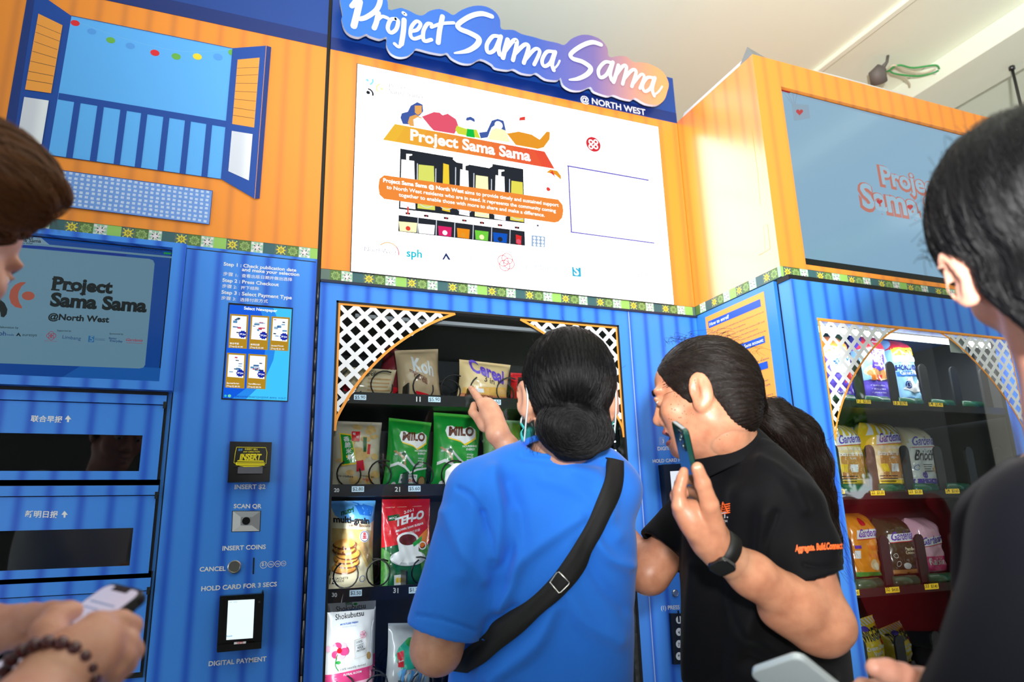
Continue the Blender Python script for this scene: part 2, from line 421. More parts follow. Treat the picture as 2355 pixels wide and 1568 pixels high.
for a, b in (((222, 148), (368, 208)), ((214, 196), (360, 252)), ((207, 253), (346, 302)), ((194, 310), (340, 354)), ((183, 370), (333, 404)), ((172, 431), (323, 460)), ((162, 482), (316, 508))): A.line([a, b], .0011, DLINE)
A.poly([(147, 586), (295, 608), (252, 870), (95, 893)], PANELW)
A.poly([(1397, 293), (1600, 278), (1630, 287), (1560, 1195), (1530, 1197), (1327, 1078)], SHUT)
A.poly([(1600, 278), (1630, 287), (1560, 1195), (1530, 1197)], SHUTD); A.line([(1600, 278), (1530, 1197)], .0012, LOUV)
A.poly([(1428, 362), (1560, 350), (1527, 770), (1395, 748)], LOUV)
for a, b in (((1423, 413), (1555, 409)), ((1420, 458), (1551, 453)), ((1416, 504), (1546, 505)), ((1412, 552), (1541, 558)), ((1408, 599), (1537, 612)), ((1403, 650), (1533, 670)), ((1399, 696), (1529, 716))): A.line([a, b], .0011, DLINE)
A.poly([(1393, 790), (1518, 810), (1495, 1088), (1372, 1032)], PANELW)
MATB = mat('mat_blue_print', (112, 156, 232), rough=.4); MATW = mat('mat_check_print', (196, 214, 246), rough=.4)
q = [A.map(p) for p in ((372, 1027), (1277, 1150), (1258, 1352), (350, 1240))]
A.ab(q, MATB)
q = np.array(q)
def bil(u, v): return (q[0]*(1-u)+q[1]*u)*(1-v)+(q[3]*(1-u)+q[2]*u)*v
A.L += 1; L0 = A.L
for i in range(26):
    for j in range(8):
        u = (i+.5+.06*math.sin(j*9+i*7))/26.3; v = (j+.5+.07*math.sin(i*5+j*3))/8.2; c = bil(u, v); A.L = L0
        A.ab([(c[0]-.0036, c[1]-.0032), (c[0]+.0036, c[1]-.0034), (c[0]+.0038, c[1]+.0032), (c[0]-.0034, c[1]+.0034)], MATW)
for a, b in ((0, 1), (1, 2), (2, 3)): A.stroke([q[a], q[b]], .0014, SHUTD, True, 1)
A.build('window_mural', h1)
tiles(Art(('y', .003)), XL, XS, 1.98, 2.012, XS-.0195-.0309*4*10, 3, 0).build('tile_border', nk)
# television
GB = emat('tv_blue', (14, 64, 140), .85, .5); GG = emat('tv_grey', (92, 128, 148), .9, .5); GD = emat('tv_ink', (18, 26, 32), .8, .5)
x1 = onY(428, 570, -.03)[0]; zb = onY(398, 898, -.03)[2]; zt = 1.972
b1 = MB()
sx1 = onY(398, 575, -.012)[0]; sz0 = onY(369, 880, -.012)[2]; sz1 = onY(398, 575, -.012)[2]
b1.box(XL+.1, x1, -.03, 0, zb, sz0, BLUE); b1.box(XL+.1, x1, -.03, 0, sz1, zt, BLUE); b1.box(sx1, x1, -.03, 0, sz0, sz1, BLUE); b1.box(XL+.1, XL+.13, -.03, 0, sz0, sz1, BLUE)
b1.box(XL+.13, sx1, -.010, -.002, sz0, sz1, BLACK)
tv = b1.build('screen_bezel', nk)
A = Art(('y', -.0105)).crop(0, 520, .31423)
a0 = sx1-.004
A.ab([(XL+.13, sz0+.003), (a0, sz0+.003), (a0, sz1-.003), (XL+.13, sz1-.003)], GB)
GB2 = emat('tv_blue_light', (24, 84, 160), .85, .5); GB3 = emat('tv_violet', (14, 44, 130), .85, .5)
A.poly([(440, 1115), (900, 1142), (1178, 1143), (1185, 1040), (620, 1005)], GB2)
A.poly([(-400, 40), (300, 85), (362, 136), (-400, 100)], emat('tv_grey_head', (110, 140, 160), .85, .5))
A.poly([(-400, 90), (300, 130), (1258, 222), (1262, 236), (300, 146), (-400, 105)], GG)
A.poly([(-400, 108), (300, 147), (925, 206), (925, 222), (300, 163), (-400, 125)], GB3)
pr = [(-500, 130), (170, 160), (1090, 240), (1120, 250), (1132, 275), (1062, 1015), (1050, 1035), (1020, 1042), (-500, 985)]
A.poly(pr, GG)
A.text('Project', (120, 90), (244, 98), GD, .02); A.text('Sama Sama', (108, 112), (300, 122), GD, .02); A.text('@North West', (100, 130), (240, 133), GD, .01)
A.text('[32F04F5360A42A2A][4.0]', (890, 165), (1185, 195), emat('tv_code', (10, 30, 90), .8, .5), 0)
A.poly([(1200, 190), (1255, 196), (1252, 208), (1198, 205)], emat('tv_green', (10, 130, 60), .9, .5))
GO = emat('tv_rust', (150, 76, 62), .85, .5); GBL = emat('tv_logo_blue', (24, 72, 168), .85, .5)
A.circ((208, 511), 47, GO, ry=.85)
A.poly([(186, 410), (150, 412), (110, 430), (78, 470), (68, 520), (82, 565), (110, 592), (160, 604), (162, 590), (142, 560), (132, 520), (138, 480), (160, 440), (188, 418)], GO)
A.poly([(92, 350), (96, 375), (80, 410), (50, 440), (0, 455), (-60, 455), (-60, 440), (0, 425), (40, 385), (56, 345)], GBL)
A.poly([(-20, 525), (0, 535), (35, 565), (56, 610), (50, 645), (30, 668), (8, 664), (4, 630), (-20, 590)], GD)
A.circ((-120, 380), 47, GBL); A.circ((-120, 620), 47, GD)
# slab-serif wordmark: letters plus foot and head serifs
def slab(A, s, p0, p1, m, bold=.03):
    A.text(s, p0, p1, m, bold, 1.0)
slab(A, 'Project', (380, 458), (822, 492), GD, .048); slab(A, 'Sama Sama', (364, 582), (1072, 628), GD, .048); slab(A, '@North West', (352, 682), (798, 706), GD, .035)
for p, wv in (((376, 459), 62), ((384, 381), 30), ((487, 467), 52), ((480, 412), 26), ((588, 492), 40)):
    A.poly([p, (p[0]+wv, p[1]+wv*.07), (p[0]+wv-1, p[1]+12+wv*.07), (p[0]-1, p[1]+12)], GD)
A.text('In Collaboration by', (-60, 744), (136, 752), GD, .012); A.text('Supported by', (418, 770), (522, 774), GD, .012); A.text('Sponsored by', (802, 793), (903, 797), GD, .012)
GN = emat('tv_logo_navy', (30, 60, 110), .85, .5); GR = emat('tv_logo_red', (140, 50, 70), .85, .5)
A.text('sph', (-30, 800), (44, 803), GN, .015); A.text('media', (50, 801), (104, 804), GN); A.text('auresys', (164, 805), (270, 808), GD, 0)
A.poly([(118, 806), (138, 780), (156, 808), (146, 808), (138, 796), (128, 806)], GD)
for k in range(4): A.ring((377+14*math.cos(k*1.57), 804+14*math.sin(k*1.57)), 20, 4, GR)
A.text("People's Association", (328, 843), (420, 848), GR, 0)
A.text('Limbang', (458, 824), (592, 836), GN, 0)
A.poly([(650, 804), (692, 806), (690, 852), (646, 850)], emat('tv_logo_cyan', (34, 96, 150), .85, .5)); A.text('5', (656, 845), (684, 847), GG, .02)
A.text('The Community', (698, 826), (768, 830), GN, 0); A.text('Foundation', (698, 836), (768, 840), GN, 0)
A.text('Better', (798, 828), (856, 832), GN, .02); A.text('Everyday', (806, 847), (898, 853), GN, .02)
A.text('Gardenia', (922, 842), (1044, 848), GR, .015, 1, .4); A.line([(925, 855), (1044, 862)], .0008, GR)
A.build('screen', tv)
# payment column
pp = [onY(430, 574, -.008), onY(725, 604, -.008)]
px0, px1, pzt = pp[0][0], .193, onY(600, 590, -.008)[2]
pc = MB().box(px0, px1, -.008, 0, .05, pzt, BLUE).box(px0-.003, px1+.001, -.004, 0, pzt, pzt+.004, BLACKM).box(px0-.003, px0, -.003, 0, .05, pzt, BLACKM).build('payment_column', nk)
TP = ('y', -.008)
C4, C6 = (0, 520, .31423), (380, 980, .37512)
texts(TP, C4, (('Step 1 : Check publication date', (1636, 288), (2168, 334), .024), ('and make your selection', (1770, 328), (2190, 366), .024), ('步骤 1:', (1632, 358), (1742, 372), .008), ('查看出版日期并做出选择', (1768, 372), (2138, 402), .008),
               ('Step 2 : Press Checkout', (1627, 406), (2040, 440), .024), ('步骤 2:', (1625, 448), (1732, 458), .008), ('按下结账', (1762, 460), (1896, 468), .008), ('Step 3 : Select Payment Type', (1620, 494), (2135, 536), .024), ('步骤 3:', (1618, 535), (1726, 545), .008), ('选择付款方式', (1756, 548), (1960, 560), .008)), WHITE, pc, hs=.92)
texts(TP, C6, (('INSERT $2', (425, 385), (614, 383)), ('SCAN QR', (419, 502), (590, 502)), ('INSERT COINS', (350, 762), (616, 751)), ('CANCEL', (210, 890), (370, 885)), ('HOLD CARD FOR 3 SECS', (220, 1010), (684, 980)), ('DIGITAL PAYMENT', (265, 1470), (620, 1438))), WHITE, pc, bold=.026)
for (x, y), r, t in (((603, 849), 21, '$1'), ((648, 846), 18, '50¢'), ((689, 843), 17, '20¢'), ((725, 841), 15, '10¢')):
    A = Art(TP).crop(*C6); A.ring((x, y), r, 3, WHITE); A.text(t, (x-r*.6, y+r*.3), (x+r*.6, y+r*.3), WHITE, .01); A.build('coin_mark', pc)
A = Art(('y', -.0085)).crop(0, 520, .31423)
S1 = emat('touch_blue', (14, 92, 226), 1.0, .4); S2 = emat('touch_cyan', (64, 196, 250), 1.05, .4); S3 = emat('touch_mid', (40, 140, 240), 1.0, .4)
SG = emat('touch_gold', (186, 142, 34), .95, .4); SW = emat('touch_white', (246, 252, 255), 1.1, .4); SN = emat('touch_navy', (20, 40, 170), 1, .4)
A.poly([(1672, 560), (2144, 598), (2107, 1286), (1619, 1268)], BLACK)
A.poly([(1680, 574), (2136, 608), (2101, 1278), (1630, 1258)], S1)
A.poly([(1900, 592), (2136, 608), (2101, 1278), (1700, 1262), (1850, 1150), (1930, 1000), (1950, 820), (1930, 690)], S3)
A.poly([(2000, 600), (2136, 608), (2101, 1278), (1800, 1266), (1930, 1140), (2000, 980), (2030, 800), (2030, 680)], S2)
A.text('Select Newspaper', (1785, 610), (2028, 630), SW, .025)
GREYS = [emat('news_%d' % i, c, .9, .3) for i, c in enumerate(((60, 110, 170), (40, 60, 90), (210, 60, 90), (150, 190, 220), (90, 150, 200)))]
for (x0, y0), (x1_, y1_), nm, tr in (((1684, 642), (1810, 898), '联合早报', '[Tray:2] $1.00'), ((1835, 652), (1962, 907), '新明日报', '[Tray:3] $1.00'), ((1986, 662), (2112, 916), 'StraitsTimes', '[Tray:4] $1.10'), ((1662, 928), (1792, 1190), 'BeritaHarian', '[Tray:5] $0.70'), ((1817, 937), (1946, 1196), 'TamilMurasu', '[Tray:6] $0.70')):
    k = (y1_-y0)*-.055; x1s = x1_+10
    A.poly([(x0, y0), (x1s, y0+9), (x1s+k, y1_), (x0+k, y1_-8)], SG)
    A.poly([(x0+12, y0+13), (x1s-14, y0+20), (x1s-22, y0+185), (x0+2, y0+176)], SW)
    for i in range(9):
        a, b = x0+14+prng(0, 70), y0+22+prng(0, 120); ww, hh = prng(14, 40), prng(6, 20)
        A.poly([(a, b), (a+ww, b+2), (a+ww-1, b+hh), (a-1, b+hh-2)], random.choice(GREYS))
    A.star((x1s-44, y0+150), 32, SN, 10, .8); A.text('29 Jun', (x1s-66, y0+153), (x1s-22, y0+156), SW, .03)
    A.text(nm, (x0-2, y1_-34), (x0+64 if nm[0] > 'z' else x0+88, y1_-31), SW, .01); A.text(tr, (x0-4, y1_-14), (x0+92, y1_-8), SW, .015)
A.circ((1650, 1244), 9, emat('touch_teal', (60, 200, 190), 1, .4)); A.circ((1679, 1245), 12, emat('touch_lime', (120, 220, 170), 1, .4))
A.text('[88D526765185AB71][4.0][SSNP_B0003]  10:26:27', (1722, 1254), (2092, 1268), SN, 0)
A.build('touchscreen', pc)
# bill acceptor
def P3(px, py, y): return tuple(onY(px, py, y))
def cr(ox, oy, k): return lambda x, y: (ox+x*k, oy+y*k)
K6 = cr(380, 980, .37512)
def pts3(K, pts, y): return [P3(*K(*p), y) for p in pts]
ba = MB().prism(pts3(K6, [(397, 93), (654, 98), (640, 340), (382, 345)], -.022), (0, .014, 0), BLACK)
c0 = pts3(K6, [(432, 110), (625, 112), (622, 250), (530, 268), (420, 248)], -.03); ba.prism(c0, (0, .01, 0), BLACK)
ba.prism(pts3(K6, [(400, 300), (640, 296), (638, 338), (385, 343)], -.034), (0, .013, 0), BLACK)
ba = ba.build('bill_acceptor', pc)
A = Art(('y', -.030)).crop(380, 980, .37512)
YB = mat('bill_yellow', (246, 226, 20), rough=.4)
A.stroke([(438, 128), (616, 131), (624, 160), (618, 228), (520, 262), (421, 224), (430, 160), (438, 128)], .0013, YB, sub=1)
for t, p, q in (('INSERT BILL', (488, 145), (568, 146)), ('ANY DIRECTION', (477, 161), (579, 161)), ('DO NOT FOLD BILL', (468, 177), (585, 177))): A.text(t, p, q, YB, .02)
A.text('INSERT', (455, 205), (590, 205), YB, .045, 1.25, .15); A.text('ict', (447, 151), (474, 150), LBL, .03, 1, .2)
A.poly([(445, 208), (602, 210), (606, 218), (440, 216)], YB); A.poly([(432, 221), (610, 222), (610, 240), (524, 258), (432, 238)], YB); A.line([(440, 229), (612, 230)], .0008, BLACK); A.line([(440, 241), (600, 242)], .0008, BLACK)
A.build('bill_sticker', ba)
MB().prism(pts3(K6, [(446, 250), (598, 248), (596, 290), (443, 290)], -.0355), (0, .004, 0), mat('bill_slot_lens', (98, 98, 110), rough=.15)).build('slot_lens', ba)
# QR scanner window: flat well, bevel shading painted as four greys, with a dark lens
q4 = [np.array(p) for p in pts3(K6, [(415, 521), (583, 521), (578, 642), (410, 645)], -.0084)]
c = sum(q4)/4; inn = [c+(p-c)*.42+np.array([0, .004, 0]) for p in q4]
sc = MB()
fr = [c+(p-c)*1.05 for p in q4]; sc.prism(fr, (0, .004, 0), BLACKM)
q4 = [p+np.array([0, -.0006, 0]) for p in q4]; inn = [p+np.array([0, -.0045, 0]) for p in inn]
for i, g in enumerate(((176, 180, 184), (150, 150, 156), (206, 206, 208), (214, 218, 222))): sc.add([q4[i], q4[(i+1) % 4], inn[(i+1) % 4], inn[i]], [(0, 1, 2, 3)], mat('scanner_shade_%d' % i, g, rough=.4))  # one grey per side, so the bevel looks lit and shaded
sc.add(inn, [(0, 1, 2, 3)], mat('scanner_shade_1', (150, 150, 156)))
sc = sc.build('qr_scanner', pc)
A = Art(('y', -.0095)).crop(380, 980, .37512); A.circ((496, 580), 24, BLACK); A.build('scanner_lens', sc)
# cancel button, coin slot
def disc(mb, c, r, y0, y1, m, n=32, bev=.002):
    vs = []
    for rr, y in ((r, y0), (r, y1+bev), (r-bev, y1), (r*.8, y1), (r*.76, y1+.001)):
        vs += [(c[0]+rr*math.cos(2*math.pi*i/n), y, c[2]+rr*math.sin(2*math.pi*i/n)) for i in range(n)]
    fs = [(k*n+i, k*n+(i+1) % n, (k+1)*n+(i+1) % n, (k+1)*n+i) for k in range(4) for i in range(n)]+[tuple(4*n+i for i in range(n))]
    return mb.add(vs, fs, m)
c = P3(*K6(424, 862), -.008); disc(MB(), c, .0155, -.008, -.016, STEEL).build('cancel_button', pc)
MB().prism(pts3(K6, [(539, 806), (548, 806), (544, 906), (535, 906)], -.0088), (0, .001, 0), BLACKM).build('coin_slot', pc)
# card reader
y = -.035
cd_ = MB().prism(pts3(K6, [(335, 1042), (592, 1026), (600, 1006), (606, 1030), (589, 1362), (322, 1387), (316, 1372)], y), (0, .027, 0), BLACK)
cd_.prism(pts3(K6, [(372, 1054), (565, 1046), (552, 1310), (358, 1325)], y-.004), (0, .005, 0), BLACK).prism(pts3(K6, [(318, 1345), (590, 1322), (588, 1362), (316, 1385)], y-.010), (0, .011, 0), BLACK)
cd_ = cd_.build('card_reader', pc)
A = Art(('y', y-.0045)).crop(380, 980, .37512)
A.poly([(386, 1068), (548, 1060), (537, 1298), (374, 1310)], emat('reader_screen', (226, 246, 255), 1.15)); A.text('Ready', (376, 1292), (412, 1288), emat('reader_text', (90, 160, 190), 1), .01)
A.L += 2; A.text('.. ...', (395, 1080), (440, 1078), emat('reader_text', (90, 160, 190), 1), 0)
A.build('reader_display', cd_)
A = Art(('y', y-.0105)).crop(380, 980, .37512); A.poly([(422, 1323), (496, 1318), (494, 1331), (421, 1337)], WHITE); A.text('NETS', (440, 1334), (478, 1331), RED, .03); A.build('reader_badge', cd_)
A = Art(('y', y-.0045)).crop(380, 980, .37512); A.poly([(570, 1070), (584, 1069), (583, 1083), (569, 1084)], DSTEEL); A.build('reader_sensor', cd_)
# drawers: a lip, a face with a smoked window
K5 = cr(0, 900, .42598)
SMOKE = mat('smoked_window', (7, 7, 8), rough=.03, spec=.75)
for ytop, lipb, win, bot, nm, tx in ((16, 68, ((770, 237), (752, 430)), 476, '联合早报', ((165, 160), (336, 165), (350, 165))), (508, 562, ((720, 736), (697, 940)), 985, '新明日报', ((134, 676), (312, 679), (331, 680))), (1010, 1080, ((690, 1290), (670, 1470)), 1520, 'The Straits Times', ((-62, 1228), (330, 1196), (360, 1195)))):
    xr = onY(*K5({16: 902, 508: 857, 1010: 815}[ytop], ytop), -.012)[0]
    Z = lambda v: onY(*K5(700, v), -.012)[2]
    zt_, zl, zb_ = Z(ytop), Z(lipb), Z(bot)
    wx = onY(*K5(*win[0]), -.012)[0]; wz1 = onY(*K5(*win[0]), -.012)[2]; wz0 = onY(*K5(*win[1]), -.012)[2]
    d = MB(); d.box(XL+.1, xr, -.016, 0, zl+.001, zt_, BLUE).box(XL+.1, xr+.002, -.006, .001, zb_-.012, zt_+.014, BLACKM)
    d.box(XL+.1, xr-.004, -.012, 0, wz1, zl-.001, BLUE).box(XL+.1, xr-.004, -.012, 0, zb_, wz0, BLUE).box(wx, xr-.004, -.012, 0, wz0, wz1, BLUE)
    d.box(xr-.006, xr, -.0175, -.012, zl-.008, zl+.008, BLACKM)
    dr = d.build('drawer', nk)
    MB().box(XL+.1, wx, -.0085, -.004, wz0, wz1, SMOKE).build('drawer_window', dr)
    A = Art(('y', -.012)).crop(0, 900, .42598); A.text(nm, tx[0], tx[1], WHITE, .02, 1.0)
    ax, ay = tx[2]
    A.poly([(ax+18, ay-36), (ax+36, ay-14), (ax+24, ay-14), (ax+22, ay+1), (ax+12, ay+1), (ax+13, ay-14), (ax, ay-14)], WHITE); A.build('drawer_lettering', dr)
# hinge in the dark gap
g = MB().box(.1985, .2075, .004, .03, 0, 2.85, BLACKM)
for k in range(26): g.tube([(.2035, -.002, .3+k*.062), (.2035, -.002, .36+k*.062)], .0035, DSTEEL, 8)
g.build('hinge', nk)
# ================================================================ snack vending machine (centre)
CX0, CX1 = .209, 1.449
cm = thing('snack_vending_machine', 'blue snack vending machine with bright white display and script sign above, in the centre', 'vending machine', (.83, 0, 0))
GX0, GX1, GZ0, GZ1 = .254, 1.146, .42, 1.866
DARK = mat('machine_interior', (20, 25, 29), rough=.5)
SHELF = mat('tray_black', (20, 20, 22), rough=.35)
cab = MB().box(CX0, GX0, .035, .7, 0, 1.918, BLUE).box(GX1+.04, CX1, .012, .7, 0, 1.918, BLUE).box(GX0, GX1+.04, .035, .7, 0, GZ0, BLUE).box(GX0, GX1+.04, .035, .7, GZ1, 1.918, BLUE)
cab.box(GX0, GX1+.04, .62, .7, GZ0, GZ1, DARK).box(GX0, GX0+.004, .035, .62, GZ0, GZ1, DARK).box(GX1+.036, GX1+.04, .035, .62, GZ0, GZ1, DARK).box(GX0, GX1+.04, .035, .62, GZ1-.004, GZ1, DARK)
cab.build('cabinet', cm)
dr = MB()
for x0, x1, z0, z1 in ((CX0, GX0, .05, 1.915), (GX1, 1.183, .05, 1.915), (GX0, GX1, .05, GZ0), (GX0, GX1, GZ1, 1.915)): dr.box(x0, x1, 0, .034, z0, z1, BLUE)
for x0, x1, z0, z1 in ((GX0, GX0+.006, GZ0, GZ1), (GX1-.006, GX1, GZ0, GZ1), (GX0, GX1, GZ1-.006, GZ1), (GX0, GX1, GZ0, GZ0+.006)): dr.box(x0, x1, .0005, .03, z0, z1, BLACKM)
dr.box(CX0, CX1, -.008, .02, 1.914, 1.921, mat('dark_trim', (34, 40, 66), rough=.4))
dr.box(1.1835, 1.1865, -.001, .02, .05, 1.914, mat('pale_edge', (160, 190, 240), rough=.4))
dr = dr.build('door_frame', cm)
GL = glass_mat('clear_glass', (.97, .99, 1), 1.45)
gl = MB().box(GX0+.004, GX1-.004, .004, .010, GZ0+.004, GZ1-.004, GL).build('door_glass', dr)
A = Art(('y', .0036)).crop(740, 680, .30573)
def mp(A, pts): return [A.map(p) for p in pts]
a = mp(A, [(1003, 128), (860, 190), (720, 262), (590, 345), (470, 440), (340, 572), (240, 700), (160, 830), (110, 930), (82, 1015)])
cz = GZ1-.008
a[0] = (a[0][0], cz); a[-1] = (GX0+.008, a[-1][1])
lattice(A, (GX0+.008, cz), a, .047, .0122)
b = [(GX0+GX1-p[0], p[1]) for p in a]
A.build('lattice_decal', gl); A = Art(('y', .0036)); lattice(A, (GX1-.008, cz), b, .047, .0122); A.build('lattice_decal', gl)

# header with display
hd = MB().box(CX0, CX1, .001, .7, 1.955, 2.658, ORANGE).box(CX0, CX1, 0, .7, 2.658, 2.847, NAVY).box(CX0, CX1, .004, .7, 1.921, 1.955, T_TEAL).build('header_box', cm)
A = Art(('y', 0)); A.ab([(CX0, 2.66), (CX1, 2.66), (CX1, 2.70), (CX0, 2.70)], NAVY_SHADE); A.build('header_shade_band', hd)  # shadow on the lower navy strip, put into the colour
tiles(Art(('y', .002)), CX0, CX1, 1.922, 1.954, CX0-.006, 0, 1).build('tile_border', cm)
A = Art(('y', -.002)); 
MB().box(.2885, 1.3645, -.002, .002, 1.952, 2.626, BLACK).build('display_panel', hd)
E1 = lambda n, c, s=1.0: emat('disp_'+n, c, s)
DW = E1('white', (255, 255, 255), 3.4); DO = E1('orange', (247, 144, 62)); DK = E1('dark', (42, 46, 54)); DWW = E1('white_art', (255, 255, 255), 1.5)
A.crop(740, 0, .45916)
A.ab([(.2905, 1.9545), (1.3625, 1.9545), (1.3625, 2.624), (.2905, 2.624)], DW)
pale = E1('pale', (214, 216, 222), 1.5); teal = E1('teal', (150, 226, 236), 1.2); py_ = E1('paleyellow', (240, 232, 170), 1.3)
A.circ((228, 402), 8, teal); A.ring((226, 398), 30, 10, teal, -60, 20); A.circ((232, 464), 10, DK); A.ring((230, 468), 26, 9, DK, -20, 90); A.circ((300, 446), 8, py_); A.ring((300, 446), 26, 9, py_, 110, 230)
GT = E1('greytext', (120, 124, 130), 1.0); FT = E1('fainttext', (206, 208, 226), 1.25)
A.text('Project', (336, 440), (438, 452), GT, -.004); A.text('Sama Sama', (336, 468), (506, 496), GT, -.004)
HB = E1('hairblue', (70, 96, 170)); SK = E1('skin', (240, 176, 96)); PK = E1('pink', (234, 92, 116)); YG = E1('lime', (214, 226, 70)); GRN = E1('green', (24, 196, 70)); AM = E1('amber', (238, 158, 46)); RD = E1('red', (236, 70, 60)); PY = E1('cream', (244, 236, 180), 1.3)
A.poly([(478, 512), (505, 525), (508, 560), (490, 580), (470, 585), (440, 625), (405, 622), (393, 590), (400, 568), (430, 560), (445, 530)], HB)
A.poly([(465, 530), (500, 530), (500, 565), (482, 578), (466, 566)], SK); A.poly([(430, 615), (440, 585), (470, 575), (500, 590), (520, 640), (440, 632)], SK); A.poly([(458, 600), (480, 588), (512, 600), (535, 645), (462, 636)], DWW)
A.poly([(500, 585), (560, 562), (590, 565), (605, 578), (630, 570), (672, 598), (684, 632), (664, 672), (560, 655), (545, 640)], PK)
A.poly([(720, 604), (724, 590), (745, 585), (764, 596), (768, 612)], HB); A.poly([(676, 630), (720, 645), (775, 650), (795, 695), (680, 672), (668, 650)], YG); A.poly([(728, 645), (760, 650), (766, 692), (722, 685)], GRN); A.circ((745, 622), 20, DWW)
A.poly([(850, 605), (880, 596), (910, 606), (922, 656), (900, 660), (880, 620), (850, 640), (830, 690), (795, 695), (786, 665), (825, 660)], HB); A.poly([(850, 650), (880, 640), (920, 656), (945, 715), (830, 700)], PY); A.circ((885, 628), 20, DWW)
A.poly([(986, 606), (990, 590), (1018, 584), (1018, 604)], RD); A.poly([(925, 670), (985, 660), (1050, 675), (1090, 700), (1125, 660), (1142, 662), (1140, 700), (1110, 740), (1080, 748), (970, 728)], AM)
n = 14
t0, t1, u0, u1 = (np.array(p, float) for p in ((365, 622), (1115, 760), (305, 702), (1166, 848)))
for i in range(n):
    f0, f1 = i/n, (i+1)/n; cc = np.array((246, 196, 62))*(1-(f0+f1)/2)+np.array((240, 84, 62))*(f0+f1)/2
    A.poly([t0+(t1-t0)*f0, t0+(t1-t0)*f1, u0+(u1-u0)*f1, u0+(u1-u0)*f0], E1('roof%d' % i, cc)); A.L -= 1
A.L += 1
A.text('Project Sama Sama', (443, 702), (1045, 808), DWW, .03)
A.poly([(392, 745), (1008, 848), (1017, 1232), (382, 1160)], DK)
A.poly([(660, 778), (855, 812), (852, 835), (838, 843), (675, 815), (656, 800)], DW); A.text('North West', (700, 808), (835, 830), FT, .02)
A.poly([(384, 1048), (1014, 1120), (1016, 1160), (382, 1078)], DW)
CI = E1('coil', (214, 220, 230), 1.1)
its = [(430, 800, 900), (522, 826, 905), (621, 820, 915), (712, 850, 935), (800, 880, 945), (890, 880, 958), (975, 908, 965)]
for k, (x, y0, y1) in enumerate(its):
    m = (DWW, E1('sachet', (226, 232, 110)), E1('tube', (250, 214, 60)), DWW, PY, DWW, E1('pack', (236, 226, 90)))[k]; wd = (38, 44, 20, 26, 36, 28, 34)[k]
    A.poly([(x-wd+6, y0), (x+wd-6, y0+8), (x+wd, y1+150), (x-wd, y1+140)], m)
    if k in (0, 5, 3): A.poly([(x-8, y0-28), (x+22, y0-26), (x+22, y0-20), (x+6, y0-16), (x+6, y0+4), (x-8, y0+2)], DWW)
    if k < 6:
        A.line([(x+48, y0+20), (x+46, y1+120)], .003, CI)
    A.ring((x, y1+95), 42, 4, CI)
    A.poly([(x-12, 1064+k*12), (x+12, 1067+k*12), (x+12, 1078+k*12), (x-12, 1075+k*12)], DK); A.text(str(k+1), (x-4, 1075+k*12.2), (x+4, 1076+k*12.2), RD, .02)
for k, (c_, wd) in enumerate(((PY, 46), (DWW, 42), (E1('magenta', (226, 40, 110)), 34), (E1('saffron', (246, 150, 30)), 32), (E1('leaf', (120, 214, 70)), 34), (E1('cobalt', (20, 90, 200)), 36), (E1('scarlet', (230, 50, 50)), 14))):
    x = 430+k*92; y = 1112+k*11
    A.poly([(x-wd, y), (x+wd, y+8), (x+wd*.9, 1168+k*10.5), (x-wd*.9, 1160+k*10.5)], c_); A.circ((x, y+35), 12, (RD, pale, DWW, AM, PY, DK, PK)[k])
    if k < 6: A.line([(x+50, y-22), (x+48, y+58)], .0026, CI)
A.poly([(310, 882), (1180, 1003), (1202, 1030), (1206, 1060), (1200, 1095), (1180, 1115), (1160, 1119), (310, 1001), (287, 980), (281, 940), (287, 900)], DO)
A.text('Project Sama Sama @ North West', (305, 916), (708, 972), DWW, .035); A.text('aims to provide timely and sustained support', (714, 974), (1182, 1040), DWW, .014)
A.text('to North West residents who are in need. It represents the community coming', (322, 950), (1168, 1068), DWW, .014)
A.text('together to enable those with more to share and make a difference.', (383, 988), (1112, 1090), DWW, .014)
A.poly([(1120, 868), (1140, 853), (1175, 860), (1194, 885), (1194, 906), (1165, 880)], AM); A.poly([(1140, 870), (1150, 858), (1170, 900), (1160, 888)], RD); A.star((1130, 952), 12, RD, 3, .9)
A.circ((1355, 728), 36, E1('badge', (226, 52, 62)), ry=1.0)
for dx, dy in ((-12, -12), (12, -12), (-12, 12), (12, 12)): A.ring((1355+dx, 728+dy), 9, 6, DWW)
for x, y, s in ((1432, 724, 'PEOPLES'), (1470, 752, 'ASSOC'), (1270, 902, 'Supported by'), (1270, 952, 'Mobile'), (1270, 1002, 'Community'), (1262, 1056, 'Contact'), (1262, 1080, 'Email')): A.text(s, (x, y), (x+70, y+12), FT, -.004)
PU = E1('purple', (120, 112, 206))
A.line([(1224, 836), (1632, 908)], .0062, PU); A.line([(1229, 836), (1245, 1168)], .0056, PU); A.line([(1240, 1166), (1660, 1222)], .005, PU)
A.poly([(1046, 1182), (1114, 1190), (1112, 1244), (1044, 1238)], E1('keypad', (150, 176, 210), 1.1))
for i in range(3):
    for j in range(3): A.circ((1060+i*20, 1196+j*17+i*2), 7, DWW)
A.poly([(1068, 1125), (1098, 1130), (1096, 1158), (1068, 1154)], pale); A.circ((1076, 1135), 4, DK)
A.text('A collaboration by', (415, 1200), (608, 1222), FT, 0); A.text('Supported by', (958, 1270), (1085, 1284), FT, 0)
A.text('NorthWest', (210, 1262), (372, 1282), E1('greyblue', (110, 116, 140)), -.003); A.ring((330, 1270), 52, 5, E1('arc', (246, 170, 80)), 30, 140); A.ring((330, 1270), 52, 5, PK, -10, 40)
A.text('sph', (420, 1290), (498, 1296), E1('cyan', (40, 200, 220)), .03)
A.poly([(598, 1306), (618, 1270), (642, 1308), (628, 1306), (618, 1288), (608, 1306)], E1('navy', (40, 56, 110))); A.text('auresys', (654, 1304), (764, 1314), FT, 0)
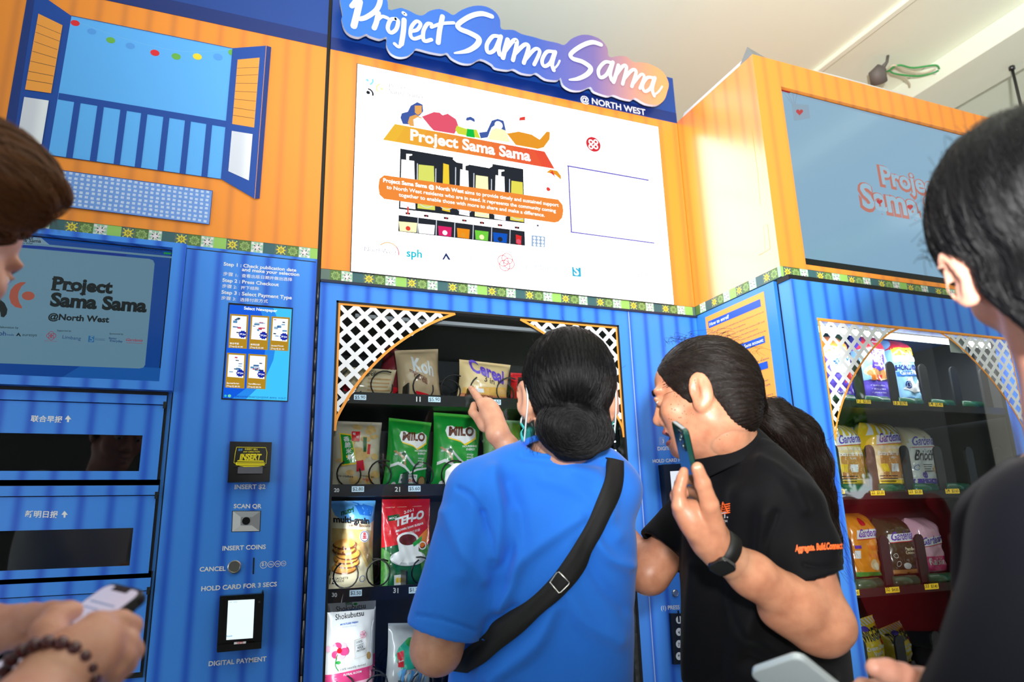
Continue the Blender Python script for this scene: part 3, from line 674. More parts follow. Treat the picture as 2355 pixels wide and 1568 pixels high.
for k in range(4): A.ring((917+16*math.cos(k*1.57+.4), 1318+18*math.sin(k*1.57+.4)), 26, 4, E1('coral', (236, 100, 110)))
A.text('Limbang', (1016, 1350), (1176, 1364), E1('palecyan', (190, 216, 232), 1.2), -.004)
A.poly([(1246, 1342), (1290, 1346), (1292, 1392), (1248, 1388)], E1('cyan2', (60, 190, 226))); A.text('S', (1256, 1380), (1282, 1384), DWW, .03)
A.text('Better Everyday', (1400, 1376), (1510, 1388), pale, 0); A.text('Gardenia', (1560, 1390), (1690, 1400), E1('paleblue', (170, 190, 226), 1.2), 0)
A.build('display_picture', hd)
# script sign
SGN = bpy.data.materials.new('sign_board_print'); SGN.use_nodes = True
N = SGN.node_tree.nodes; L = SGN.node_tree.links
tc = N.new('ShaderNodeTexCoord'); sp = N.new('ShaderNodeSeparateXYZ'); L.new(tc.outputs['Object'], sp.inputs[0])
rp = N.new('ShaderNodeValToRGB'); mr = N.new('ShaderNodeMapRange'); mr.inputs[1].default_value = -.6; mr.inputs[2].default_value = .66
L.new(sp.outputs[0], mr.inputs[0]); L.new(mr.outputs[0], rp.inputs[0]); L.new(rp.outputs[0], N['Principled BSDF'].inputs['Base Color'])
e = rp.color_ramp.elements; e[0].position = .0; e[0].color = (*lin((46, 116, 214)), 1); e[1].position = 1; e[1].color = (*lin((250, 160, 92)), 1)
for p_, c_ in ((.5, (48, 84, 176)), (.68, (112, 96, 160)), (.82, (196, 140, 120)), (.9, (244, 158, 100))): q_ = e.new(p_); q_.color = (*lin(c_), 1)
SIDE = mat('sign_edge', (176, 186, 206), rough=.5)
OUT = [(95, 20), (105, 75), (100, 90), (112, 140), (140, 172), (185, 185), (222, 170), (240, 180), (290, 195), (325, 185), (325, 225), (345, 265), (385, 285), (430, 280), (462, 255), (475, 243), (540, 260), (600, 270), (628, 265), (650, 290), (700, 315), (750, 317), (795, 295), (850, 320), (870, 340), (930, 350), (960, 345), (1000, 365), (1050, 372), (1075, 365), (1120, 395), (1180, 402), (1197, 390), (1210, 425), (1250, 450), (1300, 452), (1345, 435), (1365, 458), (1430, 480), (1460, 475), (1500, 490), (1550, 500), (1570, 490), (1620, 518), (1680, 525), (1715, 500), (1730, 460), (1738, 420), (1720, 375), (1690, 345), (1640, 320), (1600, 312), (1560, 310), (1530, 285), (1490, 280), (1440, 285), (1430, 240), (1400, 200), (1350, 178), (1300, 175), (1250, 195), (1215, 225), (1180, 215), (1110, 200), (1060, 185), (1000, 170), (960, 150), (900, 145), (893, 100), (870, 60), (820, 32), (760, 30), (700, 50), (660, 75), (630, 60), (590, 45), (540, 55), (510, 75), (480, 75), (440, 55), (400, 40), (370, 45), (335, 50), (330, 10), (310, -40), (260, -80), (180, -85), (120, -60), (92, -20)]
YS = -.05
def circ_pts(pts): return catmull(pts+[pts[0]], 3)[:-1]
o2 = circ_pts(OUT)
A = Art(('y', YS)).crop(740, 0, .45916)
sb = MB().prism([(lambda q: (q[0], YS, q[1]))(A.map(p)) for p in o2], (0, .011, 0), SGN, SIDE)
for x in (.45, .75, 1.05, 1.3): sb.tube([(x, YS+.01, 2.79 if x < 1.2 else 2.74), (x, .002, 2.79 if x < 1.2 else 2.74)], .012, STEEL, 10)
sb = sb.build('script_sign', cm)
LET = mat('sign_letter_white', (234, 242, 252), rough=.5)
STK = [([(190, 8), (176, 70), (160, 132)], 30), ([(150, 32), (205, -30), (265, -38), (292, -5), (275, 48), (225, 86), (192, 96)], 24),
 ([(283, 66), (274, 110), (262, 142)], 24), ([(272, 108), (300, 84), (330, 92)], 18), ([(372, 96), (345, 100), (330, 140), (345, 165), (372, 148), (382, 108), (366, 96)], 19),
 ([(412, 100), (408, 160), (398, 222)], 24), ([(398, 222), (384, 236), (364, 220)], 16), ([(408, 66), (418, 74)], 18), ([(448, 158), (478, 150), (494, 122), (474, 108), (448, 138), (444, 178), (462, 196), (500, 184)], 18),
 ([(548, 122), (528, 122), (508, 160), (512, 206), (548, 200)], 19), ([(604, 84), (590, 150), (582, 216)], 24), ([(548, 138), (600, 120), (660, 116)], 17),
 ([(850, 84), (800, 70), (742, 84), (684, 122), (690, 146), (738, 166), (784, 194), (776, 226), (730, 256), (664, 268)], [26, 28, 26, 24, 26, 28, 30, 28, 24, 8]),
 ([(892, 186), (856, 184), (826, 226), (832, 264), (864, 252), (890, 196)], 20), ([(896, 184), (884, 240), (890, 276)], 22),
 ([(930, 200), (916, 250), (906, 292)], 24), ([(918, 256), (958, 206), (976, 214), (956, 304)], 21), ([(964, 272), (1014, 226), (1034, 240), (1010, 318)], 21), ([(1018, 300), (1066, 248), (1090, 262), (1062, 326)], 19),
 ([(1162, 262), (1126, 262), (1102, 304), (1112, 334), (1142, 318), (1162, 270)], 19), ([(1168, 262), (1152, 320), (1160, 354)], 21), ([(1156, 352), (1178, 330), (1190, 306)], 10),
 ([(1396, 226), (1352, 214), (1296, 234), (1246, 272), (1256, 296), (1304, 312), (1344, 342), (1330, 372), (1284, 396), (1238, 402)], [24, 26, 24, 22, 24, 26, 28, 26, 22, 8]),
 ([(1452, 318), (1416, 314), (1384, 352), (1392, 390), (1424, 376), (1450, 324)], 19), ([(1456, 314), (1442, 370), (1450, 404)], 21),
 ([(1484, 330), (1470, 380), (1458, 414)], 22), ([(1470, 380), (1506, 334), (1524, 342), (1504, 424)], 19), ([(1512, 396), (1552, 354), (1572, 364), (1550, 436)], 19), ([(1558, 420), (1596, 376), (1612, 388), (1590, 446)], 16),
 ([(1660, 394), (1628, 392), (1604, 428), (1614, 460), (1642, 446), (1660, 400)], 18), ([(1666, 392), (1652, 446), (1662, 482)], 20), ([(1660, 480), (1684, 462), (1702, 436)], 10)]
A = Art(('y', YS-.001)).crop(740, 0, .45916)
kk = .45916*1.17e-3*1.22
for p_, w_ in STK: A.stroke(p_, [q*kk for q in w_] if hasattr(w_, '__len__') else w_*kk, LET, sub=6)
A.build('script_lettering', sb)
A = Art(('y', -.0005)).crop(740, 0, .45916); A.text('@ NORTH WEST', (1296, 508), (1622, 578), LET, .022, 1.0); A.build('location_lettering', hd)
# payment column on the right of the door
col = MB().box(1.187, CX1, -.001, .011, .05, 1.914, BLUE).build('payment_column', cm)
K2 = cr(1430, 760, .51546)
A = Art(('y', -.001)).crop(1430, 760, .51546)
A.poly([(165, 474), (190, 474), (190, 512), (165, 512)], mat('pay_sign_blue', (120, 160, 236), rough=.4)); A.ring((178, 493), 8, 3, WHITE, -60, 60)
A.build('contactless_mark', col)
texts(('y', -.001), (1430, 760, .51546), (('DIGITAL PAYMENT', (160, 535), (330, 528)), ('HOLD CARD FOR 3 SECS', (138, 590), (345, 580)), ('(1) PRESS THE NUMBER', (175, 1246), (390, 1236))), WHITE, col)
rd = MB().prism(pts3(K2, [(185, 597), (300, 592), (318, 802), (206, 810)], -.03), (0, .028, 0), BLACK).build('card_reader', col)
A = Art(('y', -.0305)).crop(1430, 760, .51546); A.poly([(215, 628), (282, 624), (292, 724), (224, 730)], emat('reader2_screen', (232, 240, 250), 1.0)); A.poly([(228, 740), (280, 736), (282, 742), (229, 746)], BLUEP); A.build('reader_display', rd)
disc(MB(), P3(*K2(236, 1171), -.001), .0105, -.001, -.008, STEEL).build('return_button', col)
kp = MB().prism(pts3(K2, [(220, 1262), (380, 1262), (390, 1480), (234, 1490)], -.012), (0, .011, 0), BLACK).build('keypad', col)
for i in range(3):
    for j in range(4):
        A = Art(('y', -.0122)).crop(1430, 760, .51546); c_ = (255+i*52, 1290+j*54)
        A.circ(c_, 14, WHITE); A.text('123456789*0#'[j*3+i], (c_[0]-4, c_[1]+9), (c_[0]+4, c_[1]+9), BLACK, .02); A.build('key', kp)
# trays with price strips and coils
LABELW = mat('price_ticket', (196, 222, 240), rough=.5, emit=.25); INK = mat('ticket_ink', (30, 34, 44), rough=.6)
TRAYS = [(onY(923, 905, .05)[2], onY(923, 931, .05)[2]), (onY(910, 1113, .05)[2], onY(910, 1140, .05)[2]), (onY(840, 1350, .05)[2], onY(840, 1382, .05)[2])]
dz = TRAYS[1][0]-TRAYS[2][0]
TRAYS.append((TRAYS[2][0]-dz*1.08, TRAYS[2][1]-dz*1.08))
tags = [(('10', (779, 918), (768, 917)), ('$5.90', (815, 916), (841, 916))), ]
cols = []
TAGPX = [[('10', 765, 918, '$5.90', 814, 917), ('11', 957, 923, '$5.90', 985, 922), ('12', 1108, 929, '$4.50', 1124, 928)],
         [('20', 768, 1131, '$2.80', 809, 1128), ('21', 908, 1130, '$5.60', 939, 1127), ('22', 1035, 1128, '$5.60', 1064, 1126)],
         [('30', 763, 1372, '$2.50', 804, 1367), ('31', 904, 1363, '$1.70', 940, 1360), ('32', 1036, 1358, '$1.70', 1070, 1354)], []]
for k, (zt_, zb_) in enumerate(TRAYS):
    t = MB().box(GX0+.012, 1.09, .05, .058, zb_, zt_, SHELF).box(GX0+.012, 1.09, .058, .6, zb_+.002, zb_+.008, SHELF)
    for x in (.255+.012, .474, .668, .862, 1.085): t.box(x-.002, x+.002, .062, .6, zb_+.008, zt_+.035, SHELF)
    tr = t.build('tray', cm)
    for n_, x, y_, p_, x2, y2 in TAGPX[k]:
        A = Art(('y', .05)); A.text(n_, (x, y_), (x+(12 if n_ != '11' else 10), y_+.4), WHITE, .025, 1.0); A.build('slot_number', tr)
        A = Art(('y', .05)); A.rect(x2, y2-10, x2+28, y2+3, LABELW); A.text(p_, (x2+2, y2), (x2+26, y2), INK, .008, 1.0); A.build('price_ticket', tr)
    for x0 in (.317, .525, .70, .875):
        for dx in (0, .088):
            helix(MB(), x0+dx, zt_+.032, .035, .062, .5, 6.2, BLACKM, .0022, 2.6 if dx else -2.6).build('dispensing_coil', tr)
# LED strips: vertical rows of diodes inside the right jamb
ls = MB().box(1.128, 1.136, .05, .056, .45, 1.75, DSTEEL)
for i in range(44): ls.box(1.1295, 1.1345, .0485, .05, .47+i*.0285, .4745+i*.0285, LED)
ls.build('led_strip', cm)
ls2 = MB().box(GX0+.06, GX1-.06, .045, .06, GZ1-.03, GZ1-.02, mat('grey_housing', (150, 156, 160), rough=.4)); ls2.build('lamp_housing', cm)
l = area('cabinet_led', (1.115, .06, .95), (.5, .2, .9), .03, 2.0, (.95, 1, 1), .8); l2 = area('cabinet_led', (.275, .055, .95), (.8, .25, .85), .03, 1.3, (.95, 1, 1), .8)
# ================================================================ bread vending machine (right)
RX0, RX1, RY = 1.4505, 2.62, -.408
bmac = thing('bread_vending_machine', 'blue bread vending machine with orange header and pale display, at right', 'vending machine', (2.0, .1, 0))
SO = mat('side_orange_vinyl', (246, 148, 48), rough=.3, coat=1, stripes=(.0605, (230, 130, 44), 4, 0))
_b = SO.node_tree.nodes['Principled BSDF']; _b.inputs['Coat IOR'].default_value = 2.7; _b.inputs['Coat Roughness'].default_value = .27
h = MB().box(RX0, RX1, RY, .7, 1.957, 2.567+.0, SO) if False else MB()
oy0, ox0, ox1, oz0, oz1 = RY, 1.549, 2.465, 1.972, 2.571
h.box(RX0+.0015, ox0, RY, .7, 1.957, 2.664, ORANGE).box(ox1, RX1, RY, .7, 1.957, 2.664, ORANGE).box(ox0, ox1, RY, .7, oz1, 2.664, ORANGE).box(ox0, ox1, RY, .7, 1.957, oz0, ORANGE).box(RX0, RX0+.0015, RY+.0008, .7, 1.957, 2.6635, SO).box(ox0, ox1, RY+.03, .7, oz0, oz1, BLACK)
h.box(RX0, RX1, RY+.003, .7, 1.924, 1.957, T_TEAL)
h = h.build('header_box', bmac)
# sagging film along the top edges
FILM = mat('backing_film', (222, 226, 236), rough=.35)
fm = MB()
n = 26
def strip(P, Q): fm.add(P+Q, [(i, i+1, len(P)+i+1, len(P)+i) for i in range(len(P)-1)], FILM, True)
P = [(RX0+.02+i*.036, RY+.004+.004*math.sin(i), 2.664) for i in range(n)]; Q = [(RX0+.02+i*.036, RY+.03, 2.664+.034*(math.sin(min(1, i/14)*math.pi*.5+.25) if i < 20 else (26-i)/7)) for i in range(n)]
strip(P, Q); Q2 = [(x, y+.02, z-.004) for x, y, z in Q]; strip(Q, Q2)
P = [(RX0+.003, RY+.02+i*.03, 2.664) for i in range(13)]; Q = [(RX0+.012, RY+.02+i*.03, 2.664+.022) for i in range(13)]; strip(P, Q)
fm.add([(RX0, RY, 2.664), (RX0+.06, RY+.002, 2.664), (RX0+.012, RY+.03, 2.715), (RX0-.0, RY+.06, 2.664)], [(0, 1, 2), (0, 2, 3)], mat('grey_backing', (128, 132, 136), rough=.5))
fm.build('backing_film', h)
# side seams on the panel
A = Art(('x', RX0)); SEAM = mat('panel_seam', (226, 140, 60), rough=.4)
A.crop(1550, 80, .40822); A.line([(440, 540), (470, 760), (487, 960)], .0008, SEAM); A.line([(527, 1068), (542, 1205), (480, 1242)], .001, SEAM); A.line([(527, 1068), (505, 1075), (515, 1215)], .0006, SEAM)
A.build('film_patch', h)
# display
B0 = emat('right_display_sky', (138, 178, 205), .9, .55); B1 = emat('right_display_rim', (92, 132, 172), .8, .5)
MB().box(ox0, ox1, RY+.014, RY+.02, oz0, oz1, BLACK).build('display_panel', h)
A = Art(('y', RY+.0135))
A.ab([(ox0+.002, oz0+.026), (ox1-.002, oz0+.026), (ox1-.002, oz1-.003), (ox0+.002, oz1-.003)], B0)
A.crop(1550, 80, .40822)
B3 = emat('right_display_rust', (196, 122, 110), .85, .4); B4 = emat('right_display_pale', (160, 196, 218), .85, .4); B5 = emat('right_display_red', (204, 62, 70), .8, .4); B6 = emat('right_display_crimson', (170, 34, 56), .7, .4)
A.poly([(604, 305), (658, 318), (650, 330), (606, 318)], B6)
for x in (612, 636, 668, 694): A.line([(x, 322), (672+(x-640)*.15, 392)], .0006, B6)
A.poly([(662, 388), (756, 396), (766, 470), (676, 486)], emat('right_display_soft', (150, 178, 200), .8, .4)); 
def heart(A, c, r, m): A.poly([(c[0]+r*(16*math.sin(t)**3)/16, c[1]-r*(13*math.cos(t)-5*math.cos(2*t)-2*math.cos(3*t)-math.cos(4*t))/16) for t in np.linspace(0, 2*math.pi, 25)[:-1]], m)
heart(A, (706, 436), 20, B5)
for s_, p_, q_ in (('Project', (1172, 838), (1505, 910)), ('Sama Sama', (1062, 968), (1720, 1090))):
    A.text(s_, (p_[0]-14, p_[1]+6), (q_[0]+14, q_[1]+8), B3, .085, .98); A.text(s_, p_, q_, B4, .028, .98)
for c_ in ((1156, 942), (1328, 972), (1474, 1002), (1640, 1032)): heart(A, c_, 17, B5)
A.build('display_picture', h)
T = tiles(Art(('y', RY+.0025)), RX0, RX1, 1.925, 1.957, RX0+.011-.0309, 3, 0); T.build('tile_border', bmac)
T = tiles(Art(('x', RX0+.0002)), 0.0, .408, 1.925, 1.957, .408-.0309*15+.0309*.6, 0, 1); T.build('tile_border', bmac)
# lower cabinet: side panel, then the door standing proud
dY0, dY1 = -.436, -.385
gx0, gx1, gz0, gz1 = float(onY(1879, 731.5, dY0)[0]), float(onY(2347.8, 905, dY0)[0]), .42, float(onY(1879, 731.5, dY0)[2])
lo = MB().box(RX0, RX0+.02, dY1+.012, .7, 0, 1.921, BLUEP).box(RX1-.02, RX1, dY1+.012, .7, 0, 1.921, BLUEP).box(RX0+.02, RX1-.02, .62, .7, 0, 1.92, BLUEP).box(RX0+.02, RX1-.02, dY1+.0135, .62, 1.85, 1.92, BLUEP).box(RX0+.02, RX1-.02, dY1+.0135, .62, 0, .42, BLUEP)
GREYI = mat('bread_interior', (74, 76, 78), rough=.5, noise=(300, (64, 66, 70), .5))
lo.box(RX0+.02, RX0+.03, dY1+.01, .62, .42, 1.85, GREYI).box(RX1-.2, RX1-.02, dY1+.01, .62, .42, 1.85, GREYI).box(RX0+.03, RX1-.2, .4, .42, .42, 1.85, GREYI)
lo.box(RX0+.012, RX1-.012, dY1, dY1+.013, 0, 1.918, BLACKM)
sidep = lo
# open the gasket so one can look in
sidep.v = sidep.v[:-8]; sidep.f = sidep.f[:-6]; sidep.m = sidep.m[:-6]; sidep.smooth = sidep.smooth[:-6]
for x0, x1, z0, z1 in ((RX0+.012, gx0, 0, 1.918), (gx1, RX1-.012, 0, 1.918), (gx0, gx1, gz1, 1.918), (gx0, gx1, 0, gz0)): sidep.box(x0, x1, dY1, dY1+.013, z0, z1, BLACKM)
sidep.build('cabinet', bmac)
dx0 = RX0+.006
d = MB()
for x0, x1, z0, z1 in ((dx0, gx0, .05, 1.908), (gx1, RX1, .05, 1.908), (gx0, gx1, gz1, 1.908), (gx0, gx1, .05, gz0)): d.box(x0, x1, dY0, dY1, z0, z1, BLUE)
d.box(dx0-.004, RX1, dY0+.004, dY1, 1.908, 1.923, BLACKM)
d = d.build('door_frame', bmac)
GL2 = glass_mat('door_glass_reflective', (.93, .96, .96), 1.55, 0, .12)
g = MB().box(gx0, gx1, dY0+.002, dY0+.008, gz0, gz1, GL2).build('door_glass', d)
MB().box(gx0-.001, gx1+.001, dY0-.0015, dY0+.002, gz1-.006, gz1+.001, LATO).build('top_edge_strip', d)
A = Art(('y', dY0+.0018)).crop(1580, 640, .29342)
a = mp(A, [(1655, 368), (1570, 440), (1460, 545), (1370, 660), (1300, 775), (1240, 905), (1195, 1040), (1170, 1150), (1155, 1262)])
a[0] = (a[0][0], gz1-.004); a[-1] = (gx0+.005, a[-1][1])
lattice(A, (gx0+.005, gz1-.004), a, .045, .0115, .006); A.build('lattice_decal', g); A = Art(('y', dY0+.0018)); lattice(A, (gx1-.005, gz1-.004), [(gx0+gx1-p[0], p[1]) for p in a], .045, .0115, .006)
A.build('lattice_decal', g)
# poster on the side panel
POS = mat('poster_orange', (250, 166, 70), rough=.4); PB = mat('poster_blue', (30, 84, 200), rough=.4); PI = mat('poster_ink', (60, 70, 110), rough=.5)
c4 = [onX(*p, RX0) for p in ((1623, 731), (1756.6, 669.3))]
ya, yb, zt = -c4[0][1], -c4[1][1], (c4[0][2]+c4[1][2])/2; zbm = onX(1792, 933, RX0)[2]-.03
po = MB().box(RX0-.002, RX0, -yb, -ya, zbm, zt, POS).build('enrolment_poster', bmac)
A = Art(('x', RX0-.002)).crop(1580, 640, .29342)
W_ = yb-ya
def zat(x, y): return A.map((x, y))[1]
def bar(y0, y1, t, frac):
    A.ab([(ya+.05*W_, y0), (yb-.06*W_, y0), (yb-.06*W_, y1), (ya+.05*W_, y1)], PB)
    s_ = Art.map; A_m = A.map; A.map = lambda p: p
    A.text(t, (ya+.07*W_, y0+(y1-y0)*.25), (ya+frac*W_, y0+(y1-y0)*.25), WHITE, .02, 1, h=(y1-y0)*.72); A.map = A_m
def lines(y0, ts, dzl, hh=.0066):
    A_m = A.map; A.map = lambda p: p
    for i, (t, f0, f1) in enumerate(ts): A.text(t, (ya+f0*W_, y0-i*dzl), (ya+f1*W_, y0-i*dzl), PI, 0, 1, h=hh)
    A.map = A_m
z1 = zat(583, 168); bar(z1-.019, z1+.004, 'How to enrol?', .42)
lines(z1-.040, [('1. Eligible households are identified by the local Divisions and would', .06, .97), ('have been called in soon for the programme.', .1, .68), ('2. Each household member needs to register and receive a QR code', .06, .97), ('to be shared with family members in the same household.', .1, .86), ('3. The credit is expiring at the end of every month and will not be', .06, .97), ('carried over; it will be issued on the 1st day of every month.', .1, .95)], .0145)
z2 = zat(600, 468); bar(z2-.015, z2+.006, 'Set up your Project Sama Sama account:', .92)
lines(z2-.036, [('1. Go to the programme page at', .06, .5), ('samasama.com', .1, .38), ('2. Key in your name, your address & mobile', .06, .97), ('number.', .1, .2)], .0145)
z3 = zat(620, 668); bar(z3-.015, z3+.006, 'Retrieve your QR code:', .72)
lines(z3-.036, [('1. Log in and choose the code', .06, .5), ('2. Verify with your mobile number', .06, .93), ('and screenshot or save the QR', .1, .95), ('code.', .1, .2), ('3. Show the code for the Project', .06, .97), ('machines.', .1, .3), ('4. Collect before the month ending', .06, .97)], .0145)
A.build('poster_print', po)
# trays
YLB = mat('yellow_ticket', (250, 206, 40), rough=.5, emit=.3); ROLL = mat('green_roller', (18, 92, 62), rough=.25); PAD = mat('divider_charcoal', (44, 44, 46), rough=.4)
YT = -.38
RT = [onY(1968, 933, YT)[2], onY(2010, 1143, YT)[2], onY(2050, 1364, YT)[2]]
RT.append(RT[2]-(RT[1]-RT[2])*1.03)
RTAG = [[('12', '$2.50', 1969, 926), ('13', '$2.90', 2053, 930), ('14', '$3.40', 2135, 933)], [('21', '$3.20', 1909, 1133), ('22', '$3.30', 2001, 1136), ('23', '$3.30', 2088, 1134), ('24', '$3.60', 2173, 1132)], [('31', '$4.00', 1943, 1366), ('32', '$4.00', 2035, 1359), ('33', '$3.40', 2125, 1351)], [('41', '$3.00', 1999, 1570)]]
RXS = [1.66, 1.80, 1.94, 2.08, 2.22, 2.36]
for k, z in enumerate(RT):
    t = MB().box(RX0+.04, RX1-.21, YT, YT+.012, z-.005, z+.016, mat('rail_dark', (36, 38, 40), rough=.25)).box(RX0+.04, RX1-.21, YT+.012, .38, z-.004, z+.002, SHELF)
    tr = t.build('tray', bmac)
    for n_, p_, x, y_ in RTAG[k]:
        A = Art(('y', YT)); A.rect(x, y_-8, x+34, y_+2.5, YLB); A.text(n_, (x+3, y_), (x+11, y_), INK, .01); A.text(p_, (x+16, y_), (x+31, y_), INK, .01); A.build('price_ticket', tr)
    for x in RXS[:-1]:
        xx = x-.0+.0
        r = MB().tube([(xx-.035, YT+.034, z+.022), (xx+.055, YT+.034, z+.022)], .018, ROLL, 18); r.build('roller', tr)
    for x in RXS:
        q = [(x-.062, z+.018), (x-.028, z+.018)]+[(x-.045+.017*math.cos(math.radians(a)), z+.135+.017*math.sin(math.radians(a))) for a in range(0, 181, 30)]
        MB().prism([(a, YT+.03, b) for a, b in q], (0, .006, 0), PAD).build('divider', tr)
MB().box(gx0-.02, gx1+.02, -.37, -.35, gz1-.012, gz1+.012, LED).build('lamp_tube', bmac)
area('bread_cabinet_lamp', (1.95, -.345, gz1-.02), (1.95, -.2, 1.3), .8, 2.3, (1, 1, 1), .03)
# price notice taped inside the glass
nt_ = MB().box(2.07, 2.15, dY0+.009, dY0+.0095, 1.735, 1.785, mat('notice_paper', (206, 210, 206), rough=.6)); nt_.build('taped_notice', g)
# ================================================================ packets on sale
FILM_G = dict(rough=.22, coat=.6)
class PArt(Art):
    """graphics printed on a packet: u 0..1 across, v 0..1 up"""
    def __init__(s, pk): super().__init__(None, None, .0012); s.pk = pk
    def map(s, p): return ((p[0]-.5)*s.pk.w, p[1]*s.pk.h)
    def w(s, a, b): return (a, s.lift+s.L*s.step, b)
    def circ(s, c, r, m, n=20, ry=None, a0=0, a1=360): return super().circ(c, r, m, n, ry, a0, a1)
    def build(s, name, parent, label=None):
        v = np.array(s.v); lay = {}; done = []                 # stack only the prints that really overlap
        for L_ in np.unique(np.round(v[:, 1], 6)):
            q = v[np.abs(v[:, 1]-L_) < 2e-6]; lo, hi = q[:, [0, 2]].min(0), q[:, [0, 2]].max(0)
            n = 1+max([k for l0, h0, k in done if (l0 < hi).all() and (h0 > lo).all()], default=0); done.append((lo, hi, n)); lay[float(L_)] = n
        bm = bmesh.new(); vs = [bm.verts.new((a, b, s.lift+.00028*lay[float(np.round(l, 6))])) for a, l, b in s.v]
        for f, m in zip(s.f, s.m):
            try: bm.faces.new([vs[i] for i in f]).material_index = m
            except ValueError: pass
        bmesh.ops.triangulate(bm, faces=bm.faces[:])
        for _ in range(5):
            e = [e for e in bm.edges if e.calc_length() > .009]
            if not e: break
            bmesh.ops.subdivide_edges(bm, edges=e, cuts=1); bmesh.ops.triangulate(bm, faces=bm.faces[:])
        for v in bm.verts:
            a, b, l = v.co; y, xs = s.pk.front(a, b); v.co = (a*xs, y-l, b)
        me = bpy.data.meshes.new(name); bm.to_mesh(me); bm.free()
        for m in s.mats: me.materials.append(m)
        for p in me.polygons: p.use_smooth = True
        o = bpy.data.objects.new(name, me); COL.objects.link(o); o.parent = parent
        if label: o['label'] = label
        return o
class Packet:
    """a filled film packet: kind 'pillow' (sealed both ends), 'stand' (wide foot, flat top), 'loaf' (boxy, tied top)"""
    def __init__(s, name, label, m, w, h, d, kind='pillow', loc=(0, 0, 0), rot=(0, 0, 0), seed=1, group='packets behind the glass', seal=None, cat='snack packet', crinkle=1.0):
        s.w, s.h, s.d, s.kind, s.seed, s.cr = w, h, d, kind, seed, crinkle
        s.o = thing(name, label, cat, loc, group, rot)
        nu, nv = 22, 30; mb = MB(); G = {}
        for side in (0, 1):
            for j in range(nv+1):
                for i in range(nu+1):
                    a = (i/nu-.5)*w; b = j/nv*h; y, xs = s.front(a, b)
                    G[side, i, j] = len(mb.v); mb.v.append((a*xs, y if side == 0 else -y*.9+.0, b))
        k = mb.mi(m)
        for side in (0, 1):
            for j in range(nv):
                for i in range(nu):
                    f = [G[side, i, j], G[side, i+1, j], G[side, i+1, j+1], G[side, i, j+1]]
                    mb.f.append(f if side == 0 else f[::-1]); mb.m.append(k); mb.smooth.append(True)
        mb.build('packet_body', s.o, world=False)
        if seal:
            q = PArt(s); q.lift = .0006
            q.ab([(-w/2, h*.955), (w/2, h*.955), (w/2, h), (-w/2, h)], seal); q.ab([(-w/2, 0), (w/2, 0), (w/2, h*.04), (-w/2, h*.04)], seal); q.build('seal', s.o)
    def front(s, a, b):
        u = max(-1, min(1, 2*a/s.w)); v = max(0, min(1, b/s.h)); xs = 1
        cr = s.cr*(.0016*math.sin(u*5+v*9+s.seed)*math.sin(v*17+s.seed*2.1)+.0011*math.sin(u*13-v*6+s.seed*1.7)*math.sin(v*29+u*7))
        if s.kind == 'pillow':
            p = (max(0, 1-u*u))**.55*(max(0, math.sin(math.pi*min(1, max(0, (v-.035)/.93)))))**.55; xs = 1-.07*math.sin(math.pi*v)
        elif s.kind == 'stand':
            p = (max(0, 1-u**4))**.5*(1 if v < .12 else max(0, 1-(v-.12)/.86))**.75*(min(1, v/.05+.5))
        else:
            if v < .72: p = (max(0, 1-abs(u)**5))**.5*min(1, v/.06+.55)
            else:
                t = (v-.72)/.28; p = (max(0, 1-abs(u)**5))**.5*max(0, 1-t**2.2)**.7; xs = 1-.22*t*t
            cr *= 1.6
        return -s.d/2*p+cr*min(1, p*3+.1), xs
    def art(s): return PArt(s)
def px_place(bl, br, ty, Y, d, lean=0, base=None):
    p, q = onY(*bl, Y), onY(*br, Y); w_ = abs(q[0]-p[0]); z0 = (p[2]+q[2])/2 if base is None else base
    zt = onY((bl[0]+br[0])/2, ty, Y+.03)[2]
    return w_, zt-z0, ((p[0]+q[0])/2, Y+d/2+.035, z0)
def M_(n, c, **k):
    kk = dict(rough=.25, coat=.5); kk.update(k); return mat(n, c, **kk)
P_W = M_('pack_white', (236, 238, 240)); P_INK = M_('pack_ink', (36, 34, 40)); P_RED = M_('pack_red', (206, 26, 40)); P_YEL = M_('pack_yellow', (246, 206, 40)); P_GRN = M_('pack_green', (22, 150, 52)); P_DG = M_('pack_dark_green', (12, 92, 48))
P_BRN = M_('pack_brown', (96, 44, 28)); P_BEI = M_('pack_beige', (220, 192, 140)); P_LIME = M_('pack_lime', (150, 206, 70)); P_BLU = M_('pack_blue', (40, 110, 206)); P_LB = M_('pack_light_blue', (150, 206, 240)); P_PUR = M_('pack_purple', (92, 62, 186)); P_ORG = M_('pack_orange', (240, 130, 40)); P_PNK = M_('pack_pink', (226, 70, 130)); P_NAV = M_('pack_navy', (34, 40, 120)); P_TAN = M_('pack_tan', (176, 140, 92)); P_GRY = M_('pack_grey', (120, 120, 122)); P_LG = M_('pack_pale_grey', (190, 196, 200)); P_SKY = M_('pack_sky', (96, 170, 236)); P_DK = M_('pack_umber_print', (40, 26, 22))  # P_DK is a plain dark brown print colour
P_GOLD = M_('pack_gold', (196, 164, 92)); P_CRM = M_('pack_cream', (238, 226, 192)); P_LPK = M_('pack_light_pink', (246, 190, 212))
T0, T1, T2, T3 = [t[0]-.018 for t in TRAYS]
def face_lines(A, u0, u1, v0, n, dv, m, h=.004, word='ingredients and nutrition facts per serving'):
    for i in range(n): A.ab([A.map((u0, v0-i*dv)), A.map((u1-(i % 3)*.03, v0-i*dv)), A.map((u1-(i % 3)*.03, v0-i*dv+dv*.35)), A.map((u0, v0-i*dv+dv*.35))], m)
